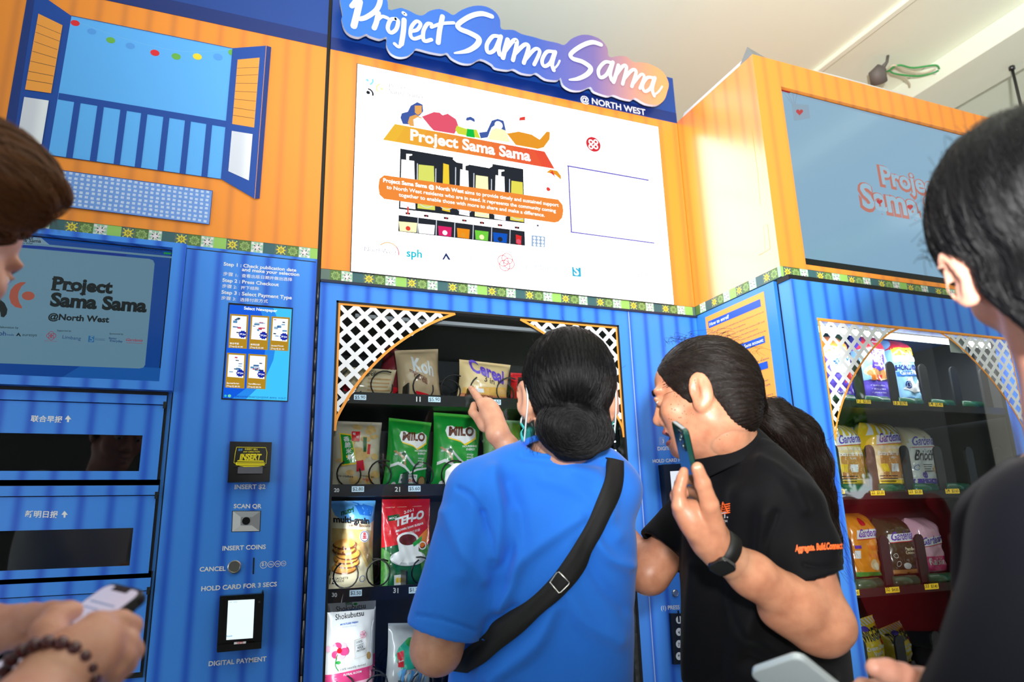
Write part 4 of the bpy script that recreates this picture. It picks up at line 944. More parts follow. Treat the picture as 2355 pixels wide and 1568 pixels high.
# row 1
w_, h_, l_ = px_place((780, 904), (918, 912), 842, .085, .07, base=T0)
p = Packet('cereal_bag', 'pale cereal bag lying behind the white lattice, above the $5.90 ticket at far left', M_('pack_parchment', (196, 182, 150)), w_, h_, .10, 'pillow', l_, (.25, .0, .05), 2)
A = p.art(); A.poly([(.0, .05), (.3, .05), (.16, .5), (0, .6)], P_RED); A.poly([(.3, 0.02), (.95, .02), (.9, .12), (.3, .2)], P_LB); face_lines(A, .45, .9, .72, 5, .1, P_TAN); A.text('cereal', (.38, .78), (.62, .84), P_INK, .01); A.build('print', p.o)
w_, h_, l_ = px_place((925, 912), (1035, 916), 800, .085, .07, base=T0)
p = Packet('cereal_bag', 'tall beige cereal bag with white script, in the slot above number 11', M_('pack_kraft', (176, 156, 124)), w_*.95, h_, .10, 'pillow', l_, (.1, -.1, 0), 5)
A = p.art(); A.text('Koh', (.3, .62), (.78, .5), P_LG, .03, 1.5); A.text('multigrain', (.22, .6), (.6, .42), P_BRN, .02, 1.3); A.text('cereal', (.3, .5), (.6, .36), P_BRN, .02, 1.3); A.poly([(.3, .12), (.62, .06), (.64, .2), (.34, .27)], P_RED); A.text('instant', (.36, .15), (.6, .11), P_W, .02); A.build('print', p.o)
w_, h_, l_ = px_place((868, 880), (925, 886), 795, .2, .07, base=T0+.03)
p = Packet('cereal_bag', 'dark maroon packet leaning at the back between the first two cereal bags', M_('pack_maroon', (120, 40, 48)), w_*1.2, h_, .08, 'pillow', l_, (.1, .25, 0), 9); A = p.art(); A.text('cereal', (.2, .5), (.8, .56), P_TAN, .02); A.poly([(.1, .15), (.9, .2), (.9, .3), (.1, .26)], P_RED); A.build('print', p.o)
w_, h_, l_ = px_place((1062, 914), (1184, 919), 829, .085, .07, base=T0)
p = Packet('cereal_bag', 'yellow and orange cereal bag beside the pointing finger', M_('pack_oat', (216, 190, 140)), w_, h_, .11, 'pillow', l_, (.18, 0.05, 0), 12)
A = p.art(); A.poly([(.02, .03), (.98, .03), (.98, .3), (.02, .3)], M_('pack_apricot', (206, 130, 90))); A.poly([(.05, .3), (.95, .3), (.9, .5), (.05, .42)], M_('pack_honey', (226, 176, 90))); A.text('Cereal', (.16, .78), (.82, .56), P_PUR, .035, 1.3); A.text('3 in 1', (.4, .58), (.7, .5), P_INK, .01); A.text('IIIIIIIIIIIIIIII', (.1, .06), (.6, .06), P_DK, 0, 2.2); A.poly([(.24, .34), (.42, .34), (.4, .42), (.26, .42)], P_W); A.build('print', p.o)
w_, h_, l_ = px_place((1190, 912), (1250, 916), 855, .1, .07, base=T0)
p = Packet('cereal_bag', 'dark red packet half hidden by the head of the woman in blue', P_RED, w_, h_, .09, 'pillow', l_, (.15, 0, 0), 15); A = p.art(); A.text('cereal', (.2, .5), (.8, .55), P_W, .02); A.poly([(.1, .6), (.9, .66), (.8, .9), (.2, .88)], P_DK); A.build('print', p.o)
# row 2
w_, h_, l_ = px_place((764, 1116), (888, 1112), 965, .085, .07, base=T1)
CR = mat('cracker_biscuit', (222, 190, 126), rough=.6, noise=(60, (196, 150, 84), .8))
p = Packet('rice_cracker_bag', 'clear bag of golden rice crackers with a green label, above number 20', M_('pack_clear_film', (206, 196, 172), rough=.18), w_, h_, .09, 'pillow', l_, (0, 0, .04), 3)
A = p.art()
for i in range(26):
    u, v = prng(.1, .9), prng(.06, .92); A.circ((u, v), prng(.06, .11), CR, 14, prng(.5, .9))
A.poly([(.12, .82), (.34, .8), (.44, .38), (.16, .36)], P_YEL); A.poly([(.14, .8), (.33, .78), (.42, .4), (.18, .38)], P_GRN)
for i, ch in enumerate('香脆米果'): A.text(ch, (.19+i*.02, .7-i*.085), (.3+i*.02, .7-i*.085), P_W, .02, 1.0)
A.poly([(.36, .84), (.52, .84), (.5, .7), (.34, .7)], P_RED); A.text('旺', (.38, .79), (.43, .79), P_W, .02); A.text('旺', (.44, .74), (.49, .74), P_W, .02); A.poly([(.58, .76), (.66, .76), (.64, .55), (.58, .55)], P_DG); A.poly([(.68, .66), (.74, .66), (.72, .52), (.66, .52)], P_RED)
A.poly([(.44, .42), (.58, .44), (.62, .3), (.46, .28)], P_RED); A.text('rice crackers', (.1, .22), (.4, .2), P_INK, .01); A.text('crunchy & light', (.56, .22), (.84, .2), P_INK, .01); A.text('original', (.6, .17), (.8, .15), P_RED, .01); A.build('print', p.o)
def malt(bl, br, ty, lab, seed, rot):
    w_, h_, l_ = px_place(bl, br, ty, .085, .07, base=T1); w_ *= 1.1
    p = Packet('malt_drink_bag', lab, P_GRN, w_, h_, .085, 'pillow', l_, rot, seed, seal=M_('pack_mid_green', (70, 180, 60)))
    A = p.art(); q = [(.2, .76), (.24, .82), (.34, .83), (.44, .79), (.6, .8), (.74, .84), (.86, .8), (.86, .7), (.74, .65), (.6, .6), (.5, .64), (.36, .66), (.24, .68)]
    A.poly([(u+.02, v-.02) for u, v in q], P_YEL); A.poly(q, P_W); A.text('MILO', (.26, .70), (.82, .715), P_BRN, .05, 1.05, .1)
    A.text('NOURISHING', (.56, .555), (.9, .575), P_W, .02); A.text('ENERGY', (.64, .52), (.86, .53), P_W, .02)
    A.stroke([(.14, .5), (.3, .52), (.44, .44), (.62, .36), (.8, .4)], .006, P_LG, sub=5); A.circ((.3, .5), .05, P_DG); A.circ((.3, .47), .025, P_TAN); A.stroke([(.12, .54), (.3, .46), (.36, .36)], .006, P_TAN)
    A.poly([(.06, .36), (.2, .4), (.36, .36), (.5, .28), (.66, .33), (.94, .36), (.94, .34), (.66, .3), (.5, .25), (.36, .32), (.2, .36), (.06, .32)], P_W)
    A.poly([(.3, .24), (.7, .25), (.7, .13), (.3, .12)], P_W); A.text('NUTRI-GRADE', (.33, .205), (.67, .212), P_INK, .015)
    for i, c_ in enumerate((P_DG, P_GRN, P_ORG, P_RED)): A.circ((.37+i*.085, .165), .034, c_); A.text('ABCD'[i], (.355+i*.085, .152), (.385+i*.085, .152), P_W, .03)
    A.circ((.2, .1), .05, P_W); A.text('NET WEIGHT', (.3, .05), (.56, .05), P_W, .01); A.circ((.84, .16), .12, P_BRN); A.circ((.84, .17), .09, P_TAN)
    for i in range(4): A.text('energy', (.66, .46-i*.035), (.82, .465-i*.035), P_W, 0)
    A.build('print', p.o)
malt((893, 1112), (990, 1108), 962, 'green malt drink bag with white and brown wordmark, above number 21', 4, (.05, .07, .1)); malt((1008, 1112), (1112, 1106), 948, 'green malt drink bag with the brighter wordmark, right of the other green malt bag', 8, (.02, .05, -.03))
w_, h_, l_ = px_place((1128, 1110), (1222, 1106), 962, .085, .07, base=T1)
p = Packet('lime_snack_bag', 'pale green snack bag with a yellow emblem, behind the raised wrist', M_('pack_pale_green', (150, 206, 130)), w_, h_, .09, 'pillow', l_, (0, 0, 0), 6)
A = p.art(); A.poly([(.5, .95), (.98, .95), (.98, .2), (.7, .2)], P_LIME); A.circ((.68, .62), .18, P_YEL); A.circ((.68, .62), .13, P_CRM); A.circ((.68, .6), .09, P_ORG); A.circ((.3, .3), .16, P_YEL); A.circ((.32, .68), .1, P_W); A.build('print', p.o)
# row 3
w_, h_, l_ = px_place((757, 1350), (872, 1344), 1150, .085, .07, base=T2)
p = Packet('biscuit_pack', 'blue-topped multigrain biscuit pack with a stack of biscuits, above number 30', P_CRM, w_, h_, .085, 'pillow', l_, (0, 0, .06), 7, crinkle=1.3)
A = p.art(); A.poly([(0, .98), (.1, .84), (.3, .76), (.6, .8), (.85, .74), (1, .78), (1, 1), (0, 1)], P_SKY); A.poly([(.5, .99), (.95, .93), (.9, .82), (.62, .84)], P_BLU)
A.text('nutri', (.22, .835), (.5, .875), P_DG, .045, 1.15, .1); A.text('multi-grain', (.06, .765), (.84, .735), P_INK, .045, 1.0); A.text('Biscuits', (.6, .705), (.86, .7), P_BRN, .02); A.text('营养饼干', (.36, .71), (.56, .71), P_BRN, .01)
WH = mat('wheat_print', (206, 176, 112), rough=.3, noise=(40, (176, 140, 80), .8)); A.poly([(.04, .7), (.5, .68), (.96, .66), (.94, .3), (.8, .26), (.6, .45), (.3, .5), (.04, .55)], WH)
BIS = mat('biscuit_print', (222, 164, 74), rough=.35, noise=(70, (160, 92, 34), .8)); BISD = M_('biscuit_dark', (110, 60, 24))
A.poly([(.56, .52), (.68, .56), (.96, .34), (.9, .25)], P_TAN)
for i, (u, v) in enumerate(((.3, .27), (.35, .33), (.32, .375), (.36, .42), (.28, .475), (.28, .53))): A.circ((u+.01, v-.016), .25, BISD, 20, .42); A.circ((u, v), .25 if i < 4 else .22, BIS, 20, .42)
A.circ((.72, .6), .12, P_W, 24, 1.0); A.ring((.72, .6), .1, .012, P_NAV)
for k in range(4): A.poly([(.68-.02*(3-k)*.6, .575+k*.018), (.76+.02*(3-k)*.6, .575+k*.018), (.74, .588+k*.018), (.70, .588+k*.018)], P_RED)
A.text('12', (.05, .1), (.14, .1), P_INK, .01, 1.5); A.text('SACHETS', (.15, .145), (.4, .15), P_INK, 0); A.text('INSIDE', (.15, .115), (.33, .12), P_INK, 0); A.ring((.72, .14), .06, .01, P_BLU); A.poly([(0, 0), (1, 0), (1, .035), (0, .05)], P_LG); A.build('print', p.o)
w_, h_, l_ = px_place((887, 1334), (1004, 1328), 1146, .085, .07, base=T2)
p = Packet('tea_pouch', 'red tea pouch picturing a white cup on a saucer, above number 31', P_DG, w_, h_, .06, 'stand', l_, (0, 0, .03), 3)
A = p.art(); A.poly([(0, .46), (.4, .5), (.7, .42), (1, .5), (1, 1), (0, 1)], P_RED); A.poly([(.6, .5), (1, .7), (1, .55), (.8, .45)], P_ORG); LFP = mat('leaf_print', (40, 110, 46), rough=.4, noise=(90, (90, 150, 60), .9)); A.poly([(0, .46), (.15, .4), (.1, .05), (0, .05)], LFP); A.poly([(.72, .42), (1, .5), (1, .05), (.8, .1)], LFP)
A.poly([(.1, .81), (.34, .83), (.36, .77), (.12, .75)], P_DG); A.text('MOCK', (.14, .77), (.3, .785), P_W, .02); A.text('2-IN-1', (.44, .83), (.64, .86), P_W, .02); A.text('TEH-O', (.25, .69), (.86, .785), P_W, .05, 1.05, .1); A.text('BROWN RAW SUGAR', (.26, .625), (.84, .71), P_W, .03); A.text('少糖份黄糖红茶袋', (.3, .57), (.76, .635), P_W, 0)
A.circ((.5, .34), .36, P_LG, 26, .42); A.circ((.5, .36), .3, P_W, 26, .42); A.poly([(.28, .55), (.34, .34), (.46, .3), (.6, .3), (.72, .36), (.72, .56)], P_W); A.circ((.5, .545), .225, P_W, 24, .62); A.circ((.5, .54), .18, M_('tea_print', (96, 34, 26)), 24, .6); A.poly([(.14, .33), (.32, .27), (.46, .36), (.36, .43)], P_W); A.poly([(.6, .5), (.8, .58), (.78, .52), (.62, .46)], P_GRN); A.ring((.8, .47), .07, .02, P_W)
A.poly([(.22, .16), (.46, .17), (.46, .06), (.22, .05)], P_W)
for k in range(3): A.poly([(.26+k*.065, .13), (.31+k*.065, .133), (.31+k*.065, .08), (.26+k*.065, .078)], P_YEL)
for k, u in enumerate((.06, .3, .62)): A.text(('✓ Lower Sugar', '✓ No Preservatives', '✓ Natural Flavour')[k], (u, .9+k*.004), (u+.2, .905+k*.004), P_CRM, 0)
A.build('print', p.o)
# row 4
for bk, (bl, br, ty, Y, lab) in enumerate((((748, 1620), (872, 1612), 1376, .19, 'white body wash pouch standing at the back of the lowest row'), ((748, 1640), (868, 1632), 1408, .085, 'white body wash pouch with pink flower and magenta band, front of the lowest row'))):
    w_, h_, l_ = px_place(bl, br, ty, Y, .07, base=T3)
    p = Packet('body_wash_pouch', lab, P_W if bk else P_LG, w_, h_, .075, 'stand', l_, (0, 0, .03), 4+bk, cat='toiletry pouch')
    A = p.art(); A.text('Shokubutsu', (.2, .915 if bk else .86), (.78, .94 if bk else .88), P_INK, .0, 1.2); 
    if not bk: A.text('植物', (.38, .955), (.52, .96), P_DG, .02); A.text('物語', (.38, .925), (.52, .93), P_DG, .02); A.circ((.58, .93), .04, P_GRN, 12, .6)
    A.text('MOISTURE FRESH', (.3, .855), (.66, .87), P_BLU, .015); A.text('モイスチャーフレッシュ', (.34, .83), (.62, .84), P_BLU, 0)
    for k in range(7): A.circ((.28+.1*math.cos(k), .6+.05*math.sin(k)), .09, (P_PNK, P_LPK)[k % 2], 14, .8)
    A.circ((.28, .6), .05, P_RED); A.circ((.06, .62), .07, P_LPK, 12, .8); A.circ((.26, .48), .05, P_GRN, 10, .6); A.stroke([(.24, .56), (.2, .46), (.26, .4)], .002, P_GRN)
    for k in range(5): A.ring((.76+.035*math.cos(k*1.256), .745+.02*math.sin(k*1.256)), .035, .006, P_PNK, n=12)
    A.stroke([(.58, .69), (.82, .72), (.82, .53), (.58, .5), (.58, .69)], .0008, P_TAN, sub=1); A.text('100%', (.62, .655), (.74, .67), P_INK, 0); A.text('organic', (.62, .63), (.76, .645), P_INK, 0); A.text('RICE', (.64, .6), (.76, .612), P_INK, .02); A.text('PROTEIN', (.62, .57), (.8, .59), P_INK, .02); A.circ((.88, .52), .05, P_TAN, 14, 1.4)
    A.poly([(0, .36), (1, .42), (1, .3), (0, .24)], P_PNK); A.poly([(0, .24), (1, .3), (1, .2), (0, .12)], P_LPK); A.text('FLORAL BLOOM', (.36, .345), (.72, .362), P_W, .02); A.text('100% naturally derived', (.3, .40), (.8, .428), P_INK, 0); A.line([(0, .1), (1, .16)], .002, P_GOLD); A.build('print', p.o)
w_, h_, l_ = px_place((893, 1610), (1004, 1606), 1436, .1, .07, base=T3)
p = Packet('wipes_pack', 'white and teal wipes pack with a blue splash, beside the bare elbow', P_LG, w_, h_, .08, 'pillow', l_, (0, .06, 0), 11, cat='toiletry pouch')
A = p.art(); A.poly([(.1, .55), (.2, .7), (.4, .82), (.6, .84), (.9, .6), (.9, .45), (.3, .4)], mat('pack_teal', (40, 170, 140), rough=.25, coat=.5)); A.circ((.5, .76), .16, P_GRN, 18, .6); A.poly([(.16, .62), (.3, .66), (.32, .44), (.2, .44)], P_RED); A.text('fresh', (.2, .5), (.3, .52), P_W, .02)
for k in range(10): A.poly([(.2+k*.07, .36+.05*math.sin(k*2)), (.3+k*.07, .4+.04*math.cos(k)), (.26+k*.06, .2+.05*math.cos(k*3))], (P_LB, P_SKY, P_W)[k % 3])
A.text('wet wipes', (.3, .12), (.8, .14), P_BLU, .02); A.build('print', p.o)

# ---- bread on the right machine
def bread(name, label, bl, br, ty, row, m, paint, d=.1, seed=1, rot=(0, 0, 0), Y=-.33, kind='loaf', hs=1.0):
    w_, h_, l_ = px_place(bl, br, ty, Y, d, base=RT[row]+.034)
    p = Packet(name, label, m, w_, h_*hs, d, kind, l_, rot, seed, 'bread bags behind the right glass', cat='bread bag')
    A = p.art(); paint(A); A.build('print', p.o); return p
CRUST = mat('crust_print', (206, 146, 78), rough=.4, noise=(30, (176, 112, 50), .7)); BRD = mat('bread_print', (238, 210, 156), rough=.4)
def brand(A, u0, v0, u1, v1, m=P_PUR, t='Gardenia'):
    A.poly([(u0-.05, v0-.03), (u1+.05, v1-.03), (u1+.05, v1+.11), (u0-.05, v0+.11)], P_W); A.stroke([(u0-.05, v0-.035), (u1+.05, v1-.035)], .0022, P_RED, sub=1); A.text(t, (u0, v0), (u1, v1), m, .02, 1.5, .35)
def hf(A):
    A.poly([(0, .74), (1, .74), (.8, .99), (.2, .99)], P_RED); A.text('25% More', (.3, .85), (.7, .85), P_W, .02); A.poly([(0, .3), (1, .34), (1, .75), (0, .75)], P_LB); A.circ((.5, .42), .44, BRD, 26, .5); A.circ((.5, .4), .4, CRUST, 26, .35); A.poly([(.28, .74), (.74, .74), (.74, .48), (.5, .43), (.28, .48)], P_PUR); A.text('HIGH', (.36, .65), (.64, .65), P_W, .03, 1.5); A.text('FIBRE', (.33, .56), (.68, .56), P_W, .03, 1.5); A.text('WHITE BREAD', (.32, .5), (.7, .5), P_W, .01); A.poly([(.18, .37), (.32, .37), (.32, .3), (.18, .3)], P_ORG); A.poly([(.4, .38), (.58, .38), (.54, .3), (.4, .3)], P_RED)
    for k in range(3): A.text('✓ goodness of fibre', (.14, .22-k*.05), (.62, .22-k*.05), P_W, 0)
    A.ring((.86, .2), .06, .012, P_W)
def hok(A):
    A.poly([(0, .82), (1, .82), (.8, .99), (.2, .99)], P_RED); A.poly([(.06, .72), (.96, .72), (.96, .84), (.06, .84)], P_YEL); A.text('SOFTER & SMOOTHER', (.16, .775), (.9, .775), P_BRN, .02, 1.4); A.text('2x CALCIUM', (.2, .735), (.8, .735), P_RED, .02); A.poly([(.0, .62), (1, .62), (1, .7), (0, .7)], P_W); A.text('HOKKAIDO', (.06, .5), (.96, .5), P_NAV, .04, 1.4); A.poly([(.06, .41), (.96, .41), (.96, .48), (.06, .48)], P_BLU); A.text('Calcium Milk', (.12, .43), (.9, .43), P_W, .02, 1.1)
    A.poly([(.12, .22), (.3, .2), (.5, .16), (.84, .18), (.96, .3), (.8, .26), (.84, .36), (.66, .28), (.56, .4), (.46, .3), (.3, .36), (.3, .28)], P_W); A.circ((.34, .28), .13, P_NAV); A.ring((.34, .28), .08, .02, P_LB); face_lines(A, .1, .5, .08, 2, .04, P_BLU)
def blu(A):
    A.poly([(0, .7), (1, .7), (1, .98), (0, .98)], P_ORG); A.poly([(.1, .4), (.95, .4), (.95, .72), (.1, .72)], P_W); A.text('soft roll', (.18, .5), (.9, .62), P_BLU, .04, 1.6); A.poly([(0, 0), (1, 0), (1, .3), (0, .24)], P_PUR); A.poly([(.5, .24), (1, .4), (1, .5), (.6, .4)], P_RED); A.text('FILLED ROLL', (.2, .1), (.7, .1), P_W, .02); A.ring((.84, .14), .06, .012, P_W)
def extra(A):
    A.poly([(.04, .1), (.95, .1), (.95, .62), (.04, .62)], BRD); A.poly([(.16, .5), (.9, .5), (.9, .12), (.16, .12)], CRUST)
    for k in range(6): A.poly([(.02+k*.16, .78), (.1+k*.16, .78), (.14+k*.14, .98), (.1+k*.14, .98)], P_W)
    brand(A, .18, .66, .86, .7); A.text('100% Wholemeal', (.18, .56), (.86, .57), P_W, .01); A.text('Extra Soft & Fine', (.12, .47), (.9, .475), P_W, .03, 1.1); A.text('BREAD', (.42, .42), (.62, .42), P_W, .01)
    A.poly([(.14, .34), (.32, .34), (.32, .22), (.14, .22)], P_YEL); A.poly([(.4, .34), (.62, .34), (.62, .22), (.4, .22)], P_W); A.circ((.76, .16), .06, P_W); A.circ((.9, .16), .06, P_W); face_lines(A, .1, .56, .15, 3, .04, P_INK)
def bri(A):
    A.poly([(.05, .02), (.95, .02), (.95, .7), (.05, .7)], P_W); brand(A, .14, .66, .88, .68); A.text('Thick Slice', (.44, .54), (.9, .54), P_INK, .01, 1.2); A.text('Brioche', (.12, .42), (.86, .42), P_INK, .02, 1.5, .3); A.poly([(.02, .03), (.98, .03), (.98, .12), (.02, .12)], P_PUR); A.ring((.16, .3), .06, .012, P_BLU); A.circ((.36, .18), .08, P_PUR); A.poly([(.6, .28), (.8, .36), (.9, .26), (.7, .16)], CRUST); A.poly([(.62, .3), (.78, .36), (.84, .3), (.7, .22)], BRD); face_lines(A, .34, .62, .34, 4, .035, P_INK)
def org(A):
    A.poly([(0, 0), (1, 0), (1, .08), (0, .1)], P_GRN); brand(A, .26, .62, .9, .64); A.circ((.46, .86), .1, P_RED); A.text('WRAPS', (.5, .42), (.9, .4), P_ORG, .02, 1.4); A.text('AND ROLLS', (.48, .32), (.92, .29), P_ORG, .02, 1.3); A.poly([(.12, .42), (.26, .42), (.26, .3), (.12, .3)], P_W); A.poly([(.12, .5), (.3, .5), (.3, .45), (.12, .45)], P_PUR); A.circ((.62, .2), .12, BRD); A.circ((.7, .17), .09, P_CRM)
def dkg(A):
    A.poly([(.02, .02), (.98, .02), (.98, .1), (.02, .1)], CRUST); brand(A, .16, .6, .84, .62); A.text('Pandan', (.54, .42), (.84, .42), P_CRM, .02); A.text('Coconut', (.5, .36), (.86, .36), P_CRM, .02); A.circ((.5, .16), .12, P_W, 16, .6); A.ring((.24, .2), .06, .012, P_W); A.ring((.2, .34), .05, .01, P_W)
def pnk(A): brand(A, .1, .5, .8, .56); A.poly([(0, .05), (.9, .05), (.9, .3), (0, .3)], P_PNK); A.text('Raisin', (.2, .15), (.8, .15), P_W, .02)
def twg(A):
    for k in range(9): A.poly([(.02+k*.11, .9), (.075+k*.11, .9), (.075+k*.11, .99), (.02+k*.11, .99)], P_W)
    A.text('TWIGGIES', (.1, .66), (.86, .66), P_INK, .03, 2.2); A.text('Cream Dream', (.2, .5), (.84, .5), P_W, .03, 1.2); A.text('Vanilla', (.34, .4), (.7, .4), P_W, .02); A.circ((.82, .6), .1, P_RED); A.circ((.4, .86), .12, P_PUR, 16, .5); A.circ((.3, .2), .2, P_CRM); A.circ((.62, .18), .2, BRD)
PY2 = M_('bag_yellow_clear', (214, 184, 60)); PPK = M_('bag_violet', (96, 76, 200)); PLB2 = M_('bag_pale_blue', (150, 204, 240)); PDG = M_('bag_olive_dark', (58, 66, 44)); POR = M_('bag_orange', (240, 150, 26))
bread('bread_bag', 'white, blue and orange bread bag behind the left lattice of the right machine', (1935, 886), (1994, 888), 768, 0, PPK, blu, .09, 2)
bread('bread_bag', 'small blue bread bag pressed in the lattice corner, leftmost of the top row', (1884, 880), (1930, 882), 790, 0, PLB2, blu, .09, 12)
bread('bread_bag', 'violet and pale blue bread bag with a red top, above ticket 13', (2018, 890), (2082, 892), 766, 0, PPK, hf, .095, 4)
bread('bread_bag', 'sky blue bread bag with a milk splash, above ticket 14', (2098, 896), (2150, 898), 778, 0, PLB2, hok, .095, 6, (0, -.05, 0))
bread('bread_loaf', 'washed-out yellow loaf bag above ticket 22', (1950, 1092), (2026, 1094), 972, 1, PY2, extra, .11, 3)
bread('bread_loaf', 'bright yellow loaf bag with striped top, above ticket 23', (2044, 1094), (2122, 1096), 968, 1, P_YEL, extra, .11, 5)
bread('bread_loaf', 'white loaf bag with a violet foot band, above ticket 24', (2128, 1094), (2196, 1094), 978, 1, P_CRM, bri, .11, 8)
bread('bread_loaf', 'orange loaf bag with a green base, in the third row above ticket 32', (1990, 1312), (2062, 1306), 1178, 2, POR, org, .11, 7)
bread('bread_loaf', 'dark olive loaf bag, above ticket 33', (2076, 1308), (2146, 1302), 1188, 2, PDG, dkg, .11, 9)
bread('bread_loaf', 'pink-labelled loaf bag half hidden by the dark shoulder', (2152, 1300), (2210, 1294), 1188, 2, P_LPK, pnk, .11, 10)
bread('cream_roll_pack', 'yellow cream roll pack with striped top, front of the lowest bread row', (2020, 1535), (2092, 1532), 1428, 3, P_YEL, twg, .09, 11, (0, -.15, 0), kind='pillow', hs=1.05)
bread('cream_roll_pack', 'second yellow cream roll pack, just right of the front one', (2092, 1520), (2150, 1516), 1424, 3, P_YEL, twg, .09, 13, (0, -.2, 0), Y=-.27, kind='pillow', hs=.9)
# ================================================================ soft-body modelling kit (signed distances -> one continuous skin)
class Vol:
    def __init__(s, lo, hi, h):
        s.lo = np.array(lo, float); s.h = h; s.n = np.ceil((np.array(hi)-s.lo)/h).astype(int)+1
        s.F = np.full(s.n, .5, np.float32)
    def blk(s, lo, hi):
        a = np.clip(np.floor((np.array(lo)-s.lo)/s.h).astype(int), 0, s.n); b = np.clip(np.ceil((np.array(hi)-s.lo)/s.h).astype(int)+1, 0, s.n)
        if np.any(b <= a): return None
        g = [s.lo[i]+s.h*np.arange(a[i], b[i]) for i in range(3)]
        X, Y, Z = np.meshgrid(*g, indexing='ij'); return (slice(a[0], b[0]), slice(a[1], b[1]), slice(a[2], b[2])), np.stack([X, Y, Z], -1)
    def put(s, fn, lo, hi, k=.01, op='u'):
        m = k+3*s.h; q = s.blk(np.array(lo)-m, np.array(hi)+m)
        if q is None: return s
        sl, P = q; d = fn(P); f = s.F[sl]
        if op == 'u':
            h = np.clip(.5+.5*(f-d)/k, 0, 1); s.F[sl] = f*(1-h)+d*h-k*h*(1-h)
        else:                                    # carve d out of f
            d = -d; h = np.clip(.5-.5*(f-d)/k, 0, 1); s.F[sl] = f*(1-h)+d*h+k*h*(1-h)
        return s
    def cone(s, a, b, ra, rb, k=.012, op='u'):
        a, b = np.array(a, float), np.array(b, float); ab = b-a; L2 = ab@ab+1e-12; R = max(ra, rb)
        def f(P):
            t = np.clip(((P-a)@ab)/L2, 0, 1); return np.linalg.norm(P-a-t[..., None]*ab, axis=-1)-(ra+(rb-ra)*t)
        return s.put(f, np.minimum(a, b)-R, np.maximum(a, b)+R, k, op)
    def chain(s, pts, rs, k=.012):
        for i in range(len(pts)-1): s.cone(pts[i], pts[i+1], rs[i], rs[i+1], k)
        return s
    def ell(s, c, r, R=None, k=.012, op='u', cut=None):
        c = np.array(c, float); r = np.array(r, float); R = np.eye(3) if R is None else R; m = r.max()
        def f(P):
            q = (P-c)@R; k0 = np.linalg.norm(q/r, axis=-1); k1 = np.linalg.norm(q/r**2, axis=-1)+1e-9; d = k0*(k0-1)/k1
            return d if cut is None else np.maximum(d, cut(q))
        return s.put(f, c-m, c+m, k, op)
    def loft(s, C, A, B, right, k=.02, op='u', pw=2.0):
        """stack of ovals: centres C (rising), half-widths A along right, B across"""
        C = np.array(C, float); n = C[-1]-C[0]; L = np.linalg.norm(n); n /= L; right = np.array(right, float); right -= n*(right@n); right /= np.linalg.norm(right); fw = np.cross(n, right)
        S_ = (C-C[0])@n; ss = np.linspace(S_[0], S_[-1], 60)
        def sm(v):
            v = np.array(v, float); m = np.gradient(v, S_); out = np.zeros_like(ss)
            i = np.clip(np.searchsorted(S_, ss)-1, 0, len(S_)-2); h = S_[i+1]-S_[i]; t = (ss-S_[i])/h
            return (2*t**3-3*t*t+1)*v[i]+(t**3-2*t*t+t)*h*m[i]+(-2*t**3+3*t*t)*v[i+1]+(t**3-t*t)*h*m[i+1]
        cx = np.stack([sm(C[:, i]) for i in range(3)], -1); aa, bb = sm(A), sm(B); m = max(max(A), max(B))
        def f(P):
            q = (P-C[0])@n; c = np.stack([np.interp(q, ss, cx[:, i]) for i in range(3)], -1); o = P-c
            a, b = np.interp(q, ss, aa), np.interp(q, ss, bb); u, v = np.abs(o@right)/a, np.abs(o@fw)/b
            d = ((u**pw+v**pw)**(1/pw)-1)*np.minimum(a, b); return np.maximum(d, np.maximum(q-S_[-1], S_[0]-q))
        return s.put(f, C.min(0)-m, C.max(0)+m, k, op)
    def plane(s, p, n, k=.004, box=None):
        """carve everything on the side the normal points to"""
        p, n = np.array(p, float), np.array(n, float); n /= np.linalg.norm(n); lo, hi = (s.lo, s.lo+s.h*s.n) if box is None else box
        return s.put(lambda P: -((P-p)@n), lo, hi, k, 'c')
    def cyl(s, p, d, r, L=.3, k=.003):
        """carve a round bore from p along d"""
        p, d = np.array(p, float), np.array(d, float); d = d/np.linalg.norm(d); q = p+d*L
        def f(P):
            t = (P-p)@d; return np.maximum(np.linalg.norm(P-p-t[..., None]*d, axis=-1)-r, np.maximum(-t, t-L))
        return s.put(f, np.minimum(p, q)-r, np.maximum(p, q)+r, k, 'c')
    def mesh(s):
        F = s.F; F[0], F[-1] = np.maximum(F[0], .01), np.maximum(F[-1], .01); F[:, 0], F[:, -1] = np.maximum(F[:, 0], .01), np.maximum(F[:, -1], .01); F[:, :, 0], F[:, :, -1] = np.maximum(F[:, :, 0], .01), np.maximum(F[:, :, -1], .01)
        I = F < 0; c = np.zeros(np.array(F.shape)-1, np.int8)
        for dx in (0, 1):
            for dy in (0, 1):
                for dz in (0, 1): c += I[dx:dx+c.shape[0], dy:dy+c.shape[1], dz:dz+c.shape[2]]
        act = np.argwhere((c > 0) & (c < 8)); idx = np.full(c.shape, -1, np.int64); idx[tuple(act.T)] = np.arange(len(act))
        acc = np.zeros((len(act), 3)); cnt = np.zeros(len(act)); off = [(x, y, z) for x in (0, 1) for y in (0, 1) for z in (0, 1)]
        for p in off:
            for ax in range(3):
                if p[ax]: continue
                q = list(p); q[ax] = 1; f0 = F[tuple((act+p).T)]; f1 = F[tuple((act+q).T)]; m = (f0 < 0) != (f1 < 0)
                t = np.where(m, f0/np.where(m, f0-f1, 1), 0); pos = np.tile(np.array(p, float), (len(act), 1)); pos[:, ax] = t
                acc += pos*m[:, None]; cnt += m
        V = s.lo+s.h*(act+acc/cnt[:, None]); faces = []
